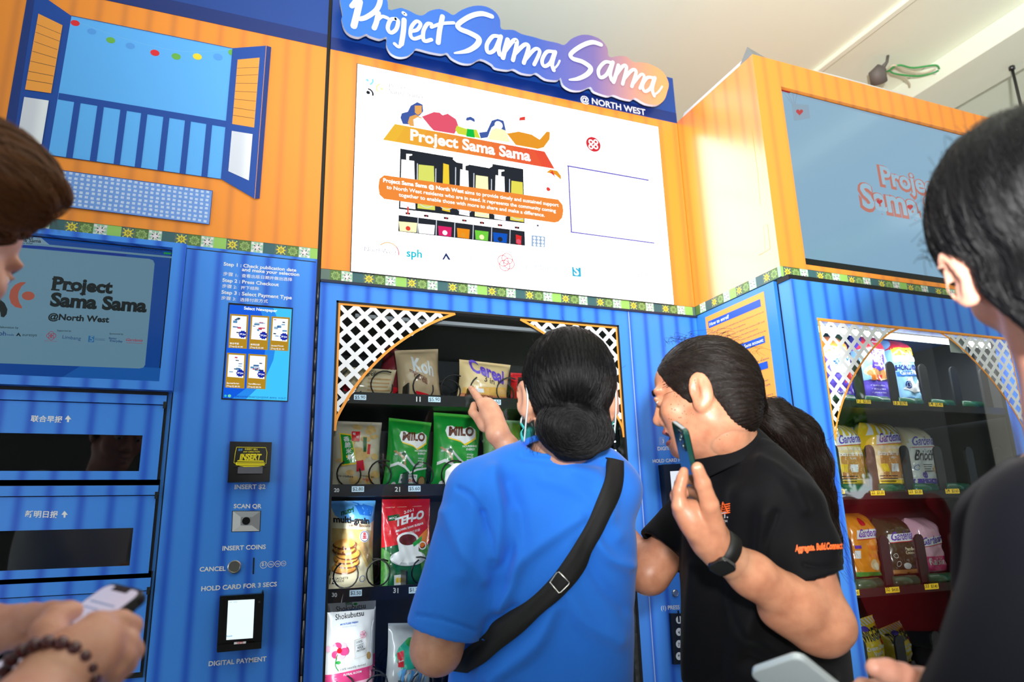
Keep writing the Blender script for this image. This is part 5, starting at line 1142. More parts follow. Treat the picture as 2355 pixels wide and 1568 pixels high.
        for ax in range(3):
            a1, a2 = (ax+1) % 3, (ax+2) % 3; sl0 = [slice(None)]*3; sl1 = [slice(None)]*3; sl0[ax] = slice(0, -1); sl1[ax] = slice(1, None)
            for pol in (0, 1):
                m = (I[tuple(sl0)] & ~I[tuple(sl1)]) if pol == 0 else (~I[tuple(sl0)] & I[tuple(sl1)])
                e = np.argwhere(m); e = e[(e[:, a1] > 0) & (e[:, a2] > 0) & (e[:, a1] < F.shape[a1]-1) & (e[:, a2] < F.shape[a2]-1)]
                q = []
                for d1, d2 in ((1, 1), (0, 1), (0, 0), (1, 0)):
                    z = e.copy(); z[:, a1] -= d1; z[:, a2] -= d2; q.append(idx[tuple(z.T)])
                q = np.stack(q, -1); faces.append(q if pol == 0 else q[:, ::-1])
        return V, np.concatenate(faces)
def soften(V, f, n=2, lam=.5):
    e = np.concatenate([f[:, [0, 1]], f[:, [1, 2]], f[:, [2, 3]], f[:, [3, 0]]]); N = len(V)
    for _ in range(n):
        acc = np.zeros_like(V); cnt = np.zeros(N)
        for i in range(3): acc[:, i] = np.bincount(e[:, 0], V[e[:, 1], i], N)+np.bincount(e[:, 1], V[e[:, 0], i], N)
        cnt = np.bincount(e[:, 0], minlength=N)+np.bincount(e[:, 1], minlength=N)
        V = V+lam*(acc/np.maximum(cnt, 1)[:, None]-V)
    return V
def vnorm(V, f):
    n = np.cross(V[f[:, 2]]-V[f[:, 0]], V[f[:, 3]]-V[f[:, 1]]); out = np.zeros_like(V)
    for k in range(4):
        for i in range(3): out[:, i] += np.bincount(f[:, k], n[:, i], len(V))
    return out/(np.linalg.norm(out, axis=1)[:, None]+1e-12)
def skin(name, vols, mats, parent, matfn=None, smooth=2, disp=None, flow=None, label=None):
    """vols -> ONE mesh object"""
    Vs, Fs, o = [], [], 0
    for v in vols:
        V, f = v.mesh(); V = soften(V, f, smooth)
        if disp is not None: V = V+vnorm(V, f)*disp(V)[:, None]
        Vs.append(V); Fs.append(f+o); o += len(V)
    V, f = np.concatenate(Vs), np.concatenate(Fs); me = bpy.data.meshes.new(name); off = np.array(root_loc(parent))
    me.vertices.add(len(V)); me.vertices.foreach_set('co', (V-off).astype(np.float32).ravel())
    me.loops.add(f.size); me.loops.foreach_set('vertex_index', f.ravel().astype(np.int32))
    me.polygons.add(len(f)); me.polygons.foreach_set('loop_start', np.arange(0, f.size, 4, dtype=np.int32)); me.polygons.foreach_set('loop_total', np.full(len(f), 4, np.int32))
    for m in mats: me.materials.append(m)
    if matfn is not None: me.polygons.foreach_set('material_index', matfn(V[f].mean(1)).astype(np.int32))
    me.polygons.foreach_set('use_smooth', np.ones(len(f), bool)); me.update(calc_edges=True)
    if flow is not None:
        at_ = me.attributes.new('flow', 'FLOAT_VECTOR', 'POINT'); at_.data.foreach_set('vector', flow(V).astype(np.float32).ravel())
    ob = bpy.data.objects.new(name, me); COL.objects.link(ob); ob.parent = parent
    if label: ob['label'] = label
    ob_v[ob.name] = (V, f); return ob
ob_v = {}
from mathutils.bvhtree import BVHTree
class Surf:
    """finds the point of a built surface that lies behind a pixel"""
    def __init__(s, ob): V, f = ob_v[ob.name]; s.t = BVHTree.FromPolygons([tuple(v) for v in V], [tuple(q) for q in f])
    def hit(s, px, py, lift=.002):
        d = ray(px, py); h = s.t.ray_cast(Vector(CAM), Vector(d))
        if h[0] is None: return None
        n = h[1]; n = -n if n.dot(Vector(d)) > 0 else n
        return np.array(h[0]+n*lift), np.array(n)
def frame(yaw, pitch=0, roll=0):
    """columns: person's right, forward, up"""
    y, p, r = map(math.radians, (yaw, pitch, roll)); f = np.array([math.sin(y)*math.cos(p), math.cos(y)*math.cos(p), math.sin(p)]); rt = np.array([math.cos(y), -math.sin(y), 0]); u = np.cross(rt, f)
    rt, u = rt*math.cos(r)-u*math.sin(r), u*math.cos(r)+rt*math.sin(r)
    return np.stack([rt, f, u], -1)
def skin_mat(name, c, c2, c3=None):
    return mat(name, c, rough=.42, sss=.25, noise=(38, c2, .7), bump=(420, .06))
def hair_mat(name, c, c2, rough=.34):
    m = mat(name, c, rough=rough, spec=.18); nt = m.node_tree; N, L = nt.nodes, nt.links; b = N['Principled BSDF']
    a = N.new('ShaderNodeAttribute'); a.attribute_name = 'flow'; n = N.new('ShaderNodeTexNoise'); n.inputs['Scale'].default_value = 1; n.inputs['Detail'].default_value = 6; n.inputs['Roughness'].default_value = .7
    L.new(a.outputs['Vector'], n.inputs['Vector']); r = N.new('ShaderNodeMapRange'); r.inputs[1].default_value = .38; r.inputs[2].default_value = .68; L.new(n.outputs[0], r.inputs[0])
    x = N.new('ShaderNodeMix'); x.data_type = 'RGBA'; x.inputs[6].default_value = (*lin(c), 1); x.inputs[7].default_value = (*lin(c2), 1); L.new(r.outputs[0], x.inputs[0]); L.new(x.outputs[2], b.inputs['Base Color'])
    bp = N.new('ShaderNodeBump'); bp.inputs['Strength'].default_value = .55; bp.inputs['Distance'].default_value = .004; L.new(n.outputs[0], bp.inputs['Height']); L.new(bp.outputs[0], b.inputs['Normal'])
    return m
def head(v, c, R, s=1.0, mouth=.0, ears=(1, -1)):
    """head and face around c (ear height); R columns right, forward, up"""
    W = lambda x, y, z: np.array(c)+R@(np.array([x, y, z])*s)
    E = lambda p, r, k=.012, op='u', Q=R: v.ell(W(*p), np.array(r)*s, Q, k*s, op)
    Cn = lambda p, q, ra, rb, k=.012, op='u': v.cone(W(*p), W(*q), ra*s, rb*s, k*s, op)
    E((0, -.014, .035), (.072, .096, .084)); E((0, .036, -.036), (.058, .058, .078), .03); E((0, .05, .05), (.056, .044, .045), .02)
    for sx in (1, -1):
        Cn((sx*.052, -.005, -.052), (sx*.02, .066, -.096), .018, .016, .02); E((sx*.042, .06, -.022), (.026, .026, .026), .02)
        E((sx*.03, .083, .028), (.026, .012, .009), .012); E((sx*.031, .105, .008), (.016, .014, .011), .010, 'c'); E((sx*.031, .083, .007), (.0125, .0125, .012), .002); E((sx*.031, .091, .0135), (.016, .007, .0045), .004)
        Cn((sx*.0, .094, -.03), (sx*.013, .094, -.034), .008, .008, .008)
    E((0, .076, -.098), (.020, .018, .017), .018)
    Cn((0, .09, .022), (0, .106, -.022), .007, .011, .012); E((0, .106, -.026), (.012, .011, .01), .008)
    E((0, .091, -.056), (.022, .012, .008), .008); E((0, .088, -.074-mouth*.5), (.02, .013, .008), .006)
    if mouth: E((0, .1, -.064-mouth*.2), (.018, .02, mouth*.5), .003, 'c')
    else: E((0, .108, -.0655), (.026, .012, .0016), .003, 'c')
    for sx in ears:
        Q = R@np.array(frame(0, 0, sx*-14)).T if False else R
        E((sx*.078, -.014, -.006), (.008, .02, .031), .006); E((sx*.076, -.006, -.032), (.007, .01, .012), .006); E((sx*.0885, -.009, -.004), (.007, .011, .019), .003, 'c'); E((sx*.0835, -.014, .004), (.003, .006, .014), .004)
    return W
def fingers(v, chains, k=.004):
    for pts, rs in chains: v.chain(pts, rs, k)
def strands(name, curves, r, m, parent):
    mb = MB()
    for c in curves: mb.tube(catmull(c, 5), r, m, 4)
    return mb.build(name, parent, kind='stuff')
HB_ = hair_mat('black_hair', (4, 4, 6), (12, 11, 13), .5); HBR = hair_mat('dark_brown_hair', (14, 10, 9), (36, 25, 20), .5); HCH = hair_mat('chestnut_hair', (46, 24, 10), (120, 70, 30), .55)
SKA = skin_mat('skin_light', (220, 164, 134), (200, 136, 108)); SKB = skin_mat('skin_tan', (204, 142, 110), (172, 108, 80)); SKC = skin_mat('skin_fair', (208, 152, 130), (188, 126, 106))
LIP = mat('lips', (168, 84, 76), rough=.4); MOUTH = mat('mouth_inside', (70, 22, 22), rough=.5)
def cloth(name, c, c2=None, rough=.8, sheen=.15): return mat(name, c, rough=rough, sheen=sheen, spec=.25 if sheen > .1 else .08, noise=(9, c2 or c, .6), bump=(900, .12))
TROU = cloth('dark_trousers', (30, 31, 36)); SHOE = mat('shoe_black', (22, 22, 24), rough=.5)
def lower_body(vb, o, hip, yaw, nm='trousers', m=None, hw=.095):
    """legs to the floor, trousers and shoes"""
    R = frame(yaw); W = lambda x, y, z: np.array([hip[0], hip[1], 0])+R@np.array([x, y, 0])+np.array([0, 0, z])
    t = Vol(W(0, 0, 0)-np.array([.36, .36, .0]), W(0, 0, hip[2])+np.array([.36, .36, .12]), .012); z = hip[2]
    t.loft([W(0, 0, z-.12), W(0, 0, z), W(0, 0, z+.07)], [.17, .175, .165], [.115, .12, .115], R[:, 0], .03)
    for s in (1, -1):
        t.chain([W(s*hw, 0, z-.06), W(s*hw, .015, z*.52), W(s*hw*1.02, -.01, .1), W(s*hw*1.02, -.01, .06)], [.095, .07, .062, .06], .03)
        vb.chain([W(s*hw, 0, z-.03), W(s*hw, .01, z*.52), W(s*hw, -.01, .12), W(s*hw, -.02, .06)], [.08, .05, .035, .036], .02); vb.cone(W(s*hw, -.03, .045), W(s*hw, .14, .03), .03, .024)
    skin(nm, [t], [m or TROU], o)
    for s in (1, -1):
        f = Vol(W(s*hw, .05, .0)-np.array([.2, .2, .02]), W(s*hw, .05, 0)+np.array([.2, .2, .14]), .008)
        f.cone(W(s*hw, -.05, .05), W(s*hw*1.05, .17, .042), .045, .04, .01).plane((0, 0, .004), (0, 0, -1)); skin('shoe', [f], [SHOE], o)

HSB = mat('black_hair_strand', (9, 8, 10), rough=.38, spec=.28); HSR = mat('brown_hair_strand', (30, 20, 15), rough=.36, spec=.4); HSC = mat('chestnut_hair_strand', (104, 58, 24), rough=.4, spec=.4)
def comb(name, ob, n, dirfn, length, r, m, parent, lift=.0008, steps=9, wob=.12):
    """fine locks lying along the hair surface"""
    V, f = ob_v[ob.name]; N = vnorm(V, f); t = BVHTree.FromPolygons([tuple(v) for v in V], [tuple(q) for q in f])
    vis = np.where(((CAM-V)*N).sum(1) > -.25*np.linalg.norm(CAM-V, axis=1))[0]; mb = MB()
    for i in rng.choice(vis, min(n, len(vis)), replace=False):
        p = V[i].copy(); P = [p+N[i]*lift]; w_ = rng.normal(size=3)*wob; L = length*rng.uniform(.5, 1.2)/steps; lf = lift*rng.uniform(.3, 2.2)
        for k in range(steps):
            d = dirfn(p)
            if d is None: break
            d = d/(np.linalg.norm(d)+1e-9)+w_; d /= np.linalg.norm(d); h = t.find_nearest(Vector(p+d*L))
            if h[0] is None: break
            p = np.array(h[0]); P.append(p+np.array(h[1])*lf)
        if len(P) > 3: mb.tube(P, [r*.5]+[r]*(len(P)-2)+[r*.3], m, 3, cap=False)
    return mb.build(name, parent, kind='stuff')

def plain_hand(v, w_, d, side, k=.006):
    """a relaxed hand beyond wrist w_ along d; side = direction of the thumb"""
    w_, d, side = (np.array(q, float) for q in (w_, d, side)); d /= np.linalg.norm(d); side -= d*(side@d); side /= np.linalg.norm(side); n = np.cross(d, side)
    for i in range(4):
        b = w_+d*.088+side*(.027-.018*i); v.cone(w_+d*.02, b, .021, .0115, .012); L = (.07, .078, .072, .056)[i]; c = b+d*L*.45+n*.008; e = c+d*L*.3+n*.018; v.chain([b, c, e, e+d*L*.15+n*.02], [.0102, .0092, .0084, .0074], k)
    v.chain([w_+d*.02+side*.016, w_+d*.05+side*.042+n*.01, w_+d*.08+side*.054+n*.018, w_+d*.105+side*.056+n*.026], [.016, .0125, .011, .009], k)
# ================================================================ woman in the blue T-shirt, back to us, pointing
hc = at(1307, 914, 1.40); Rh = frame(16, 3)
pb = thing('person', 'person in a blue T-shirt seen from behind, black hair in a low bun, pointing', 'person', (hc[0]-.02, hc[1]-.02, 0))
neckb = at(1284, 1062, 1.415)
Sl, Sr = at(1102, 1132, 1.40), at(1398, 1122, 1.46)
El, Er = at(1004, 1490, 1.345), at(1292, 1165, 1.72)
Wr = at(1156, 1016, 1.725); Wl = at(1080, 1190, 1.60)
hip = np.array([*at(1268, 1700, 1.46)[:2], .90])
right = frame(20)[:, 0]
cs = [at(1236, 1720, 1.47), at(1246, 1530, 1.455), at(1264, 1340, 1.445), at(1272, 1190, 1.435), at(1285, 1112, 1.43), at(1284, 1062, 1.42)]
vb = Vol(hip-np.array([.45, .4, .9]), np.array([hip[0]+.45, hip[1]+.65, 1.72]), .008)
vb.loft(cs, [.15, .15, .145, .14, .11, .06], [.105, .105, .10, .095, .075, .055], right, .03)
vb.chain([Sl, El, Wl], [.05, .047, .03], .02).chain([Sr, Er, Wr], [.05, .042, .027], .02)
vb.cone(neckb, hc+Rh@np.array([0, -.02, -.07]), .056, .05, .02)
lower_body(vb, pb, hip, 20)
vh = Vol(hc-.17, hc+.17, .004); Wh = head(vh, hc, Rh, 1.0)
for sx in (1, -1):
    vh.ell(Wh(sx*.091, -.014, -.002), (.008, .023, .037), Rh@frame(sx*34), .005); vh.ell(Wh(sx*.1015, -.008, .0), (.006, .014, .024), Rh@frame(sx*34), .004, 'c'); vh.ell(Wh(sx*.082, -.004, -.036), (.008, .012, .015), Rh, .006)
vh.cone(hc+Rh@np.array([0, -.02, -.06]), at(1282, 1055, 1.415), .05, .058, .02)
vx = Vol(Wr-np.array([.14, .12, .14]), Wr+np.array([.12, .18, .18]), .0024)
I0, M0, R0, P0 = at(1108, 927, 1.757), at(1124, 926, 1.752), at(1136, 937, 1.745), at(1144, 955, 1.737)
vx.chain([at(1190, 1050, 1.725), at(1164, 1022, 1.725), at(1147, 1000, 1.722)], [.030, .0265, .0255], .01)
for p, r in ((I0, .0125), (M0, .0125), (R0, .012), (P0, .0105)): vx.cone(at(1144, 995, 1.725), p, .021, r, .016)
fingers(vx, [([I0, at(1096, 910, 1.79), at(1089, 900, 1.812), at(1083, 893, 1.832)], [.0115, .0098, .0086, .0074]),
             ([M0, at(1117, 921, 1.797), at(1108, 940, 1.803), at(1112, 952, 1.785)], [.0115, .0098, .0088, .0078]),
             ([R0, at(1129, 934, 1.79), at(1118, 950, 1.795), at(1122, 962, 1.778)], [.011, .0095, .0086, .0076]),
             ([P0, at(1138, 952, 1.775), at(1127, 966, 1.78), at(1130, 974, 1.765)], [.0095, .0084, .0076, .0068]),
             ([at(1128, 985, 1.738), at(1102, 963, 1.765), at(1087, 948, 1.782), at(1090, 931, 1.793)], [.0165, .0125, .0108, .009])])
vx.ell(at(1112, 968, 1.755), (.016, .016, .026), k=.012)
# left hand, holding a tissue in front of the chest
vl = Vol(Wl-.13, Wl+.13, .003)
vl.chain([El+(Wl-El)*.75, Wl, at(1070, 1150, 1.615)], [.031, .026, .025], .01)
for i in range(4):
    b_ = at(1058+i*10, 1130+i*5, 1.625+i*.004); vl.cone(at(1074, 1160, 1.612), b_, .018, .012, .012); vl.chain([b_, b_+np.array([-.012, .006, .035]), b_+np.array([.006, .03, .042]), b_+np.array([.02, .034, .02])], [.0105, .0095, .0085, .0075], .004)
vl.chain([at(1080, 1158, 1.605), at(1062, 1120, 1.598), at(1058, 1098, 1.60)], [.014, .011, .0085], .006)
skin('body', [vb, vh, vx, vl], [SKA], pb)
# nails
def nail(name, tip, back, nrm, o, m, w=.0045):
    tip, back, nrm = map(np.array, (tip, back, nrm)); u = (tip-back); u /= np.linalg.norm(u); s = np.cross(u, nrm); s /= np.linalg.norm(s); n = np.cross(s, u); mb = MB(); vs = []
    for i in range(5):
        for j in range(5):
            a, b = (i/4-.5)*2, j/4; vs.append(back+u*b*.010+s*a*w*(1-.25*b*b)-n*(.0018*a*a)+n*.0004)
    mb.add(vs, [(i*5+j, i*5+j+1, i*5+j+6, i*5+j+5) for i in range(4) for j in range(4)], m, True); return mb.build(name, o)
# hair: cap and low bun
def hair_flow(tie, axis, K=26., q=5.):
    axis = np.array(axis, float); axis /= np.linalg.norm(axis); e = np.cross(axis, [0, 0, 1.]); e /= np.linalg.norm(e); g = np.cross(axis, e)
    def f(V):
        d = V-tie; L_ = np.linalg.norm(d, axis=1); d = d/(L_[:, None]+1e-9); x, y = d@e, d@g; r = np.sqrt(x*x+y*y)+1e-9
        return np.stack([x/r*K, y/r*K, L_*q+(d@axis)*K*.8], -1)
    return f
def cap(v, c, R, s, out=.014, hl=.021, nape=-.085, extra=None):
    Q = lambda q: np.maximum(.83*q[..., 1]-.55*q[..., 2]-hl*s, -(q[..., 2]-nape*s)-.0*q[..., 1])
    sh = np.array([0, -.014, .035])
    def cut(q): q = q+sh*s; return Q(q)
    v.ell(np.array(c)+R@(sh*s), (np.array([.072, .096, .084])+out)*s, R, .012, cut=cut); return v
bun = at(1318, 992, 1.318)
vv = Vol(hc-np.array([.2, .3, .22]), hc+.17, .0034); cap(vv, hc, Rh, 1.0, .019, .018, -.075)
vv.ell(hc+Rh@np.array([0, -.065, -.055]), (.066, .04, .05), Rh, .02)
vv.ell(bun, (.066, .046, .05), frame(24, 0, 8), .012); vv.ell(at(1290, 975, 1.325), (.045, .036, .036), None, .014); vv.cone(at(1285, 985, 1.34), at(1385, 1005, 1.335), .026, .024, .014); vv.cone(at(1345, 1030, 1.33), at(1300, 1036, 1.335), .02, .02, .014)
for sx in (1, -1):   # keep the ears clear
    vv.ell(hc+Rh@np.array([sx*.1, .012, -.02]), (.034, .044, .056), Rh, .008, 'c')
fb = hair_flow(bun, Rh[:, 1], 24, 3); f0 = at(1312, 945, 1.33)
def flow_b(V):
    a = fb(V); d = np.linalg.norm((V-bun)/np.array([.07, .06, .055]), axis=1); b = np.stack([(V-bun)[:, 0]*60+(V-bun)[:, 2]*160, (V-bun)[:, 2]*260, (V-bun)[:, 0]*40], -1); w_ = np.clip((1.25-d)*4, 0, 1)[:, None]
    return a*(1-w_)+b*w_
dsp = lambda V: .0005*np.sin(flow_b(V)[:, 0]*5+flow_b(V)[:, 1]*4.1)
ho = skin('hair', [vv], [HB_], pb, flow=flow_b, disp=dsp, label='black hair drawn into a low bun')
def db(p):
    d = bun-p; q = (p-bun)/np.array([.07, .06, .055])
    return np.cross(d, Rh[:, 1])+d*.25 if q@q < 1.3 else d
comb('hair_strands', ho, 2600, db, .085, .0003, HSB, pb)
cur = []
for i in range(70):
    a = prng(-2.6, 2.6); px, py = 1307+108*math.sin(a*.55), 905-140*math.cos(a*.55)+8; p = at(px, py, 1.40); o_ = p-hc; o_ /= np.linalg.norm(o_); t = np.array([prng(-1, 1), prng(-1, 1), prng(-.2, .8)])
    cur.append([p-o_*.006, p+o_*prng(.003, .008)+t*.012, p+o_*prng(.002, .014)+t*prng(.018, .04)])
for i in range(26):
    p = at(prng(1215, 1240), prng(960, 1015), 1.36); cur.append([p, p+np.array([prng(-.004, .004), -.004, -.012]), p+np.array([prng(-.01, .006), -.002, -.028])])
strands('flyaway_hair', cur, .00022, HB_, pb)
# T-shirt
TS = cloth('blue_tshirt', (40, 124, 236), (34, 114, 224))
vs = Vol(hip-np.array([.42, .36, .12]), np.array([hip[0]+.42, hip[1]+.5, 1.52]), .0046)
cs2 = [at(1232, 1800, 1.47)]+cs[:-1]+[at(1280, 1026, 1.415)]
vs.loft(cs2, [.202, .198, .187, .174, .165,   .135, .071], [.15, .145, .136, .126, .118, .098, .069], right, .03, pw=2.3)
hem = Sl+(El-Sl)*.9; dl = (El-Sl)/np.linalg.norm(El-Sl)
vs.cone(Sl+np.array([0, 0, -.005]), hem, .064, .068, .05); vs.cone(at(1180, 1085, 1.42), Sl, .055, .06, .03)
dr_ = (Er-Sr)/np.linalg.norm(Er-Sr); vs.cone(Sr, Sr+(Er-Sr)*.8, .062, .066, .04); vs.cone(at(1380, 1085, 1.445), Sr, .052, .062, .03)
# sleeve mouth and neck opening are hollow
def hollow(v, p, d, r, depth): v.cone(np.array(p)-np.array(d)*depth, np.array(p)+np.array(d)*.06, r, r, .003, 'c')
vs.cyl(hem, dl, .085, .16, .006)
hollow(vs, hem, dl, .0585, .03)
hollow(vs, at(1276, 1022, 1.415), np.array([0, .1, 1.]), .058, .008)
FOLDS = [((1135, 1085), (1150, 1180), (1140, 1280), 14, .006), ((1165, 1110), (1190, 1230), (1150, 1330), 16, -.006), ((1100, 1110), (1085, 1200), (1060, 1320), 16, .003), ((1030, 1180), (1060, 1260), (1110, 1330), 12, .004), ((1150, 1330), (1230, 1260), (1330, 1190), 12, .004),
         ((1360, 1230), (1400, 1280), (1445, 1300), 10, .005), ((1340, 1260), (1380, 1340), (1440, 1400), 12, -.004), ((1300, 1360), (1350, 1430), (1420, 1470), 16, .005), ((1270, 1400), (1230, 1480), (1130, 1560), 14, .005), ((1180, 1400), (1130, 1430), (1110, 1480), 10, -.004), ((1320, 1080), (1380, 1110), (1400, 1180), 14, .004), ((1200, 1050), (1290, 1062), (1390, 1066), 7, -.003), ((1052, 1122), (1085, 1140), (1110, 1178), 4, -.003), ((1110, 1178), (1130, 1240), (1135, 1290), 5, -.003), ((1180, 1180), (1190, 1300), (1150, 1400), 10, .005), ((1250, 1100), (1330, 1130), (1420, 1230), 14, .003), ((960, 1415), (1020, 1425), (1095, 1450), 3, -.0015)]
def project(V):
    q = (V-CAM)@RR.T; return 1177.5+FPX*q[:, 0]/q[:, 2], 784-FPX*q[:, 1]/q[:, 2], q[:, 2]
def folds(FL, back=None):
    def f(V):
        x, y, z = project(V); d = np.zeros(len(V))
        for a, b, c, wd, am in FL:
            pts = np.array(catmull([a, b, c], 8)); best = np.full(len(V), 1e9)
            for i in range(len(pts)-1):
                p, q = pts[i], pts[i+1]; e = q-p; t = np.clip(((x-p[0])*e[0]+(y-p[1])*e[1])/(e@e), 0, 1); best = np.minimum(best, (x-p[0]-t*e[0])**2+(y-p[1]-t*e[1])**2)
            d += 2.5*am*np.exp(-best/(2*wd*wd))
        return d+.0012*np.sin(V[:, 0]*31+V[:, 2]*17)*np.sin(V[:, 2]*23+V[:, 1]*29)
    return f
ts = skin('t_shirt', [vs], [TS], pb, disp=folds(FOLDS)); SF = Surf(ts)
# collar rib
nk_ = np.array(at(1277, 1028, 1.415)); MB().tube([nk_+frame(20)[:, 0]*.0635*math.cos(q)+frame(20)[:, 1]*.061*math.sin(q)+np.array([0, 0, .012*math.sin(q)*-1+.004]) for q in np.linspace(0, 2*math.pi, 41)[:-1]], .0065, TS, 8, closed=True).build('collar_rib', pb)
# sling-bag strap across the back
def ribbon(name, SFC, L_, R_, m, parent, lift=.003, th=.002, lead=()):
    mb = MB(); P = []
    L_, R_ = catmull(L_, 8), catmull(R_, 8)
    for a, b in zip(L_, R_):
        row = []
        for k in range(5):
            q = a*(1-k/4)+b*k/4; h_ = SFC.hit(q[0], q[1], lift)
            row.append(h_[0] if h_ else None)
        if all(r is not None for r in row): P.append(row)
    P = np.array(P)
    for _ in range(3): P[1:-1] = (P[:-2]+2*P[1:-1]+P[2:])/4
    mid = P[:, 1:4].mean(1, keepdims=True); P[:, 1:4] = P[:, 1:4]*.6+mid*.4
    P = list(P)
    for dv in lead: P.insert(0, P[0]+np.array(dv))
    n = len(P); vs_ = [tuple(p) for row in P for p in row]; fs = [(i*5+j, i*5+j+1, i*5+j+6, i*5+j+5) for i in range(n-1) for j in range(4)]
    mb.add(vs_, fs, m, True); o = mb.build(name, parent); md = o.modifiers.new('thickness', 'SOLIDIFY'); md.thickness = th; md.offset = 0; return o
STR = mat('black_webbing', (14, 14, 16), rough=.75, bump=(700, .2))
ribbon('bag_strap', SF, [(1392, 1058), (1378, 1130), (1320, 1245), (1262, 1330), (1180, 1405), (1110, 1450), (1030, 1550), (1004, 1600)], [(1426, 1066), (1420, 1130), (1368, 1250), (1310, 1350), (1225, 1432), (1140, 1500), (1080, 1556), (1045, 1610)], STR, pb, .0105, .0025, [(.005, .03, .006), (.008, .05, -.012), (.0, .05, -.05)])
bk = [SF.hit(x, y, .0155)[0] for x, y in ((1265, 1332), (1282, 1306), (1307, 1340), (1291, 1362))]
MB().tube([bk[0]*(1-t)+bk[1]*t for t in (0, .15, .85)]+[bk[1]*(1-t)+bk[2]*t for t in (0.06, .94)]+[bk[2]*(1-t)+bk[3]*t for t in (.15, .85)]+[bk[3]*(1-t)+bk[0]*t for t in (.06, .94)], .0016, STEEL, 8, closed=True).build('strap_buckle', pb)
# surgical mask
MKT = mat('mask_teal', (64, 200, 196), rough=.7); MKW = mat('mask_white', (224, 232, 232), rough=.7)
mb = MB(); n = 24; vs_ = []
for j in range(9):
    for i in range(n+1):
        th = math.radians(-96+192*i/n); zz = .008-.112*j/8; e = abs(th)/math.radians(96); zz = -.048+(zz+.048)*(1-.42*e**3)
        r = .086+.004*math.sin(j*2.2)+.007*e; vs_.append(hc+Rh@np.array([r*math.sin(th), .022+(.098+.012*math.sin(math.pi*j/8))*math.cos(th), zz]))
mb.add(vs_, [(j*(n+1)+i, j*(n+1)+i+1, (j+1)*(n+1)+i+1, (j+1)*(n+1)+i) for j in range(4, 8) for i in range(n)], MKT, True); mb.add(vs_, [(j*(n+1)+i, j*(n+1)+i+1, (j+1)*(n+1)+i+1, (j+1)*(n+1)+i) for j in range(4) for i in range(n)], MKW, True)
mk = mb.build('face_mask', pb); md = mk.modifiers.new('thickness', 'SOLIDIFY'); md.thickness = .0015
for sx in (-1, 1):
    MB().tube(catmull([hc+Rh@np.array(p) for p in ((sx*.088, .02, -.04), (sx*.092, -.002, .012), (sx*.088, -.03, .022), (sx*.086, -.04, -.01), (sx*.088, -.018, -.05), (sx*.089, .01, -.085))], 6), .0016, MKW, 6).build('ear_loop', mk)
# tissue in her left hand
tv_ = Vol(at(1050, 1090, 1.6)-.08, at(1050, 1090, 1.6)+.08, .003); q = at(1048, 1092, 1.6)
tv_.ell(q, (.024, .016, .026), frame(20, 0, 30), .004); tv_.ell(q+np.array([.018, 0, .012]), (.018, .012, .016), None, .006); tv_.ell(q+np.array([-.012, 0, -.016]), (.014, .012, .014), None, .006)
tt = thing('tissue', 'crumpled white tissue at the left shoulder of the woman in blue', 'tissue', tuple(q)); skin('tissue_wad', [tv_], [mat('tissue_paper', (236, 238, 238), rough=.9)], tt, disp=lambda V: .002*np.sin(V[:, 0]*190)*np.sin(V[:, 2]*230))
# ================================================================ woman in the black polo, leaning in from the right, phone at her chin
hc = at(1617, 914, 1.40); Rk = frame(-41, -9, 4)
pk = thing('person', 'person in a black polo and smartwatch, dark ponytail, in profile with mouth open', 'person', (*at(1760, 1500, 1.44)[:2], 0))
SL, SR_ = at(1780, 1140, 1.30), at(1622, 1160, 1.56)
EL, WL = at(1898, 1438, 1.225), at(1652, 1268, 1.165)
ER = at(1492, 1318, 1.50); WRr = at(1400, 1190, 1.66)
hip2 = np.array([*at(1775, 1720, 1.46)[:2], .88])
right2 = frame(-36)[:, 0]
ck = [at(1778, 1700, 1.47), at(1768, 1560, 1.455), at(1752, 1400, 1.44), at(1735, 1250, 1.43), at(1715, 1135, 1.425), at(1690, 1060, 1.42)]
vb = Vol(hip2-np.array([.55, .45, .88]), hip2+np.array([.5, .6, .75]), .008)
vb.loft(ck, [.15, .15, .15, .15, .13, .07], [.125, .125, .12, .11, .09, .06], right2, .03)
vb.chain([SL, EL, EL+(WL-EL)*.3], [.05, .037, .033], .02).chain([SR_, ER, WRr], [.05, .042, .028], .02)
vb.cone(at(1690, 1050, 1.42), hc+Rk@np.array([0, -.02, -.07]), .062, .056, .02)
lower_body(vb, pk, hip2, -36)
va = Vol(np.minimum(EL, WL)-.09, np.maximum(EL, WL)+.09, .004)
va.chain([SL+(EL-SL)*.6, EL, EL+(WL-EL)*.28, EL+(WL-EL)*.7, WL], [.051, .0442, .043, .034, .0262], .02)
va.cone(at(1892, 1455, 1.225), EL, .036, .044, .02); va.cone(at(1790, 1400, 1.215), at(1860, 1440, 1.22), .034, .038, .02)
vh = Vol(hc-.19, hc+.17, .0028); WK = head(vh, hc, Rk, .92, mouth=.014)
vh.cone(hc+Rk@np.array([0, -.022, -.06]), at(1682, 1060, 1.415), .058, .066, .045)
for sx in (-1,):   # fuller ear facing us
    vh.ell(WK(sx*.083, -.014, -.004), (.008, .022, .035), Rk, .005); vh.ell(WK(sx*.081, -.006, -.034), (.008, .012, .014), Rk, .006); vh.ell(WK(sx*.0945, -.006, -.006), (.010, .011, .018), Rk, .003, 'c'); vh.ell(WK(sx*.092, -.013, .012), (.005, .013, .012), Rk, .003, 'c'); vh.cone(WK(sx*.089, -.018, .014), WK(sx*.089, -.016, -.016), .0022, .0022, .004)
vx = Vol(WL-.16, WL+.17, .0024)
vx.chain([EL+(WL-EL)*.8, WL, at(1632, 1240, 1.158)], [.0315, .0268, .027], .01)
Ik, Mk, Rk_, Pk = at(1563, 1163, 1.148), at(1566, 1176, 1.168), at(1578, 1190, 1.185), at(1594, 1204, 1.198)
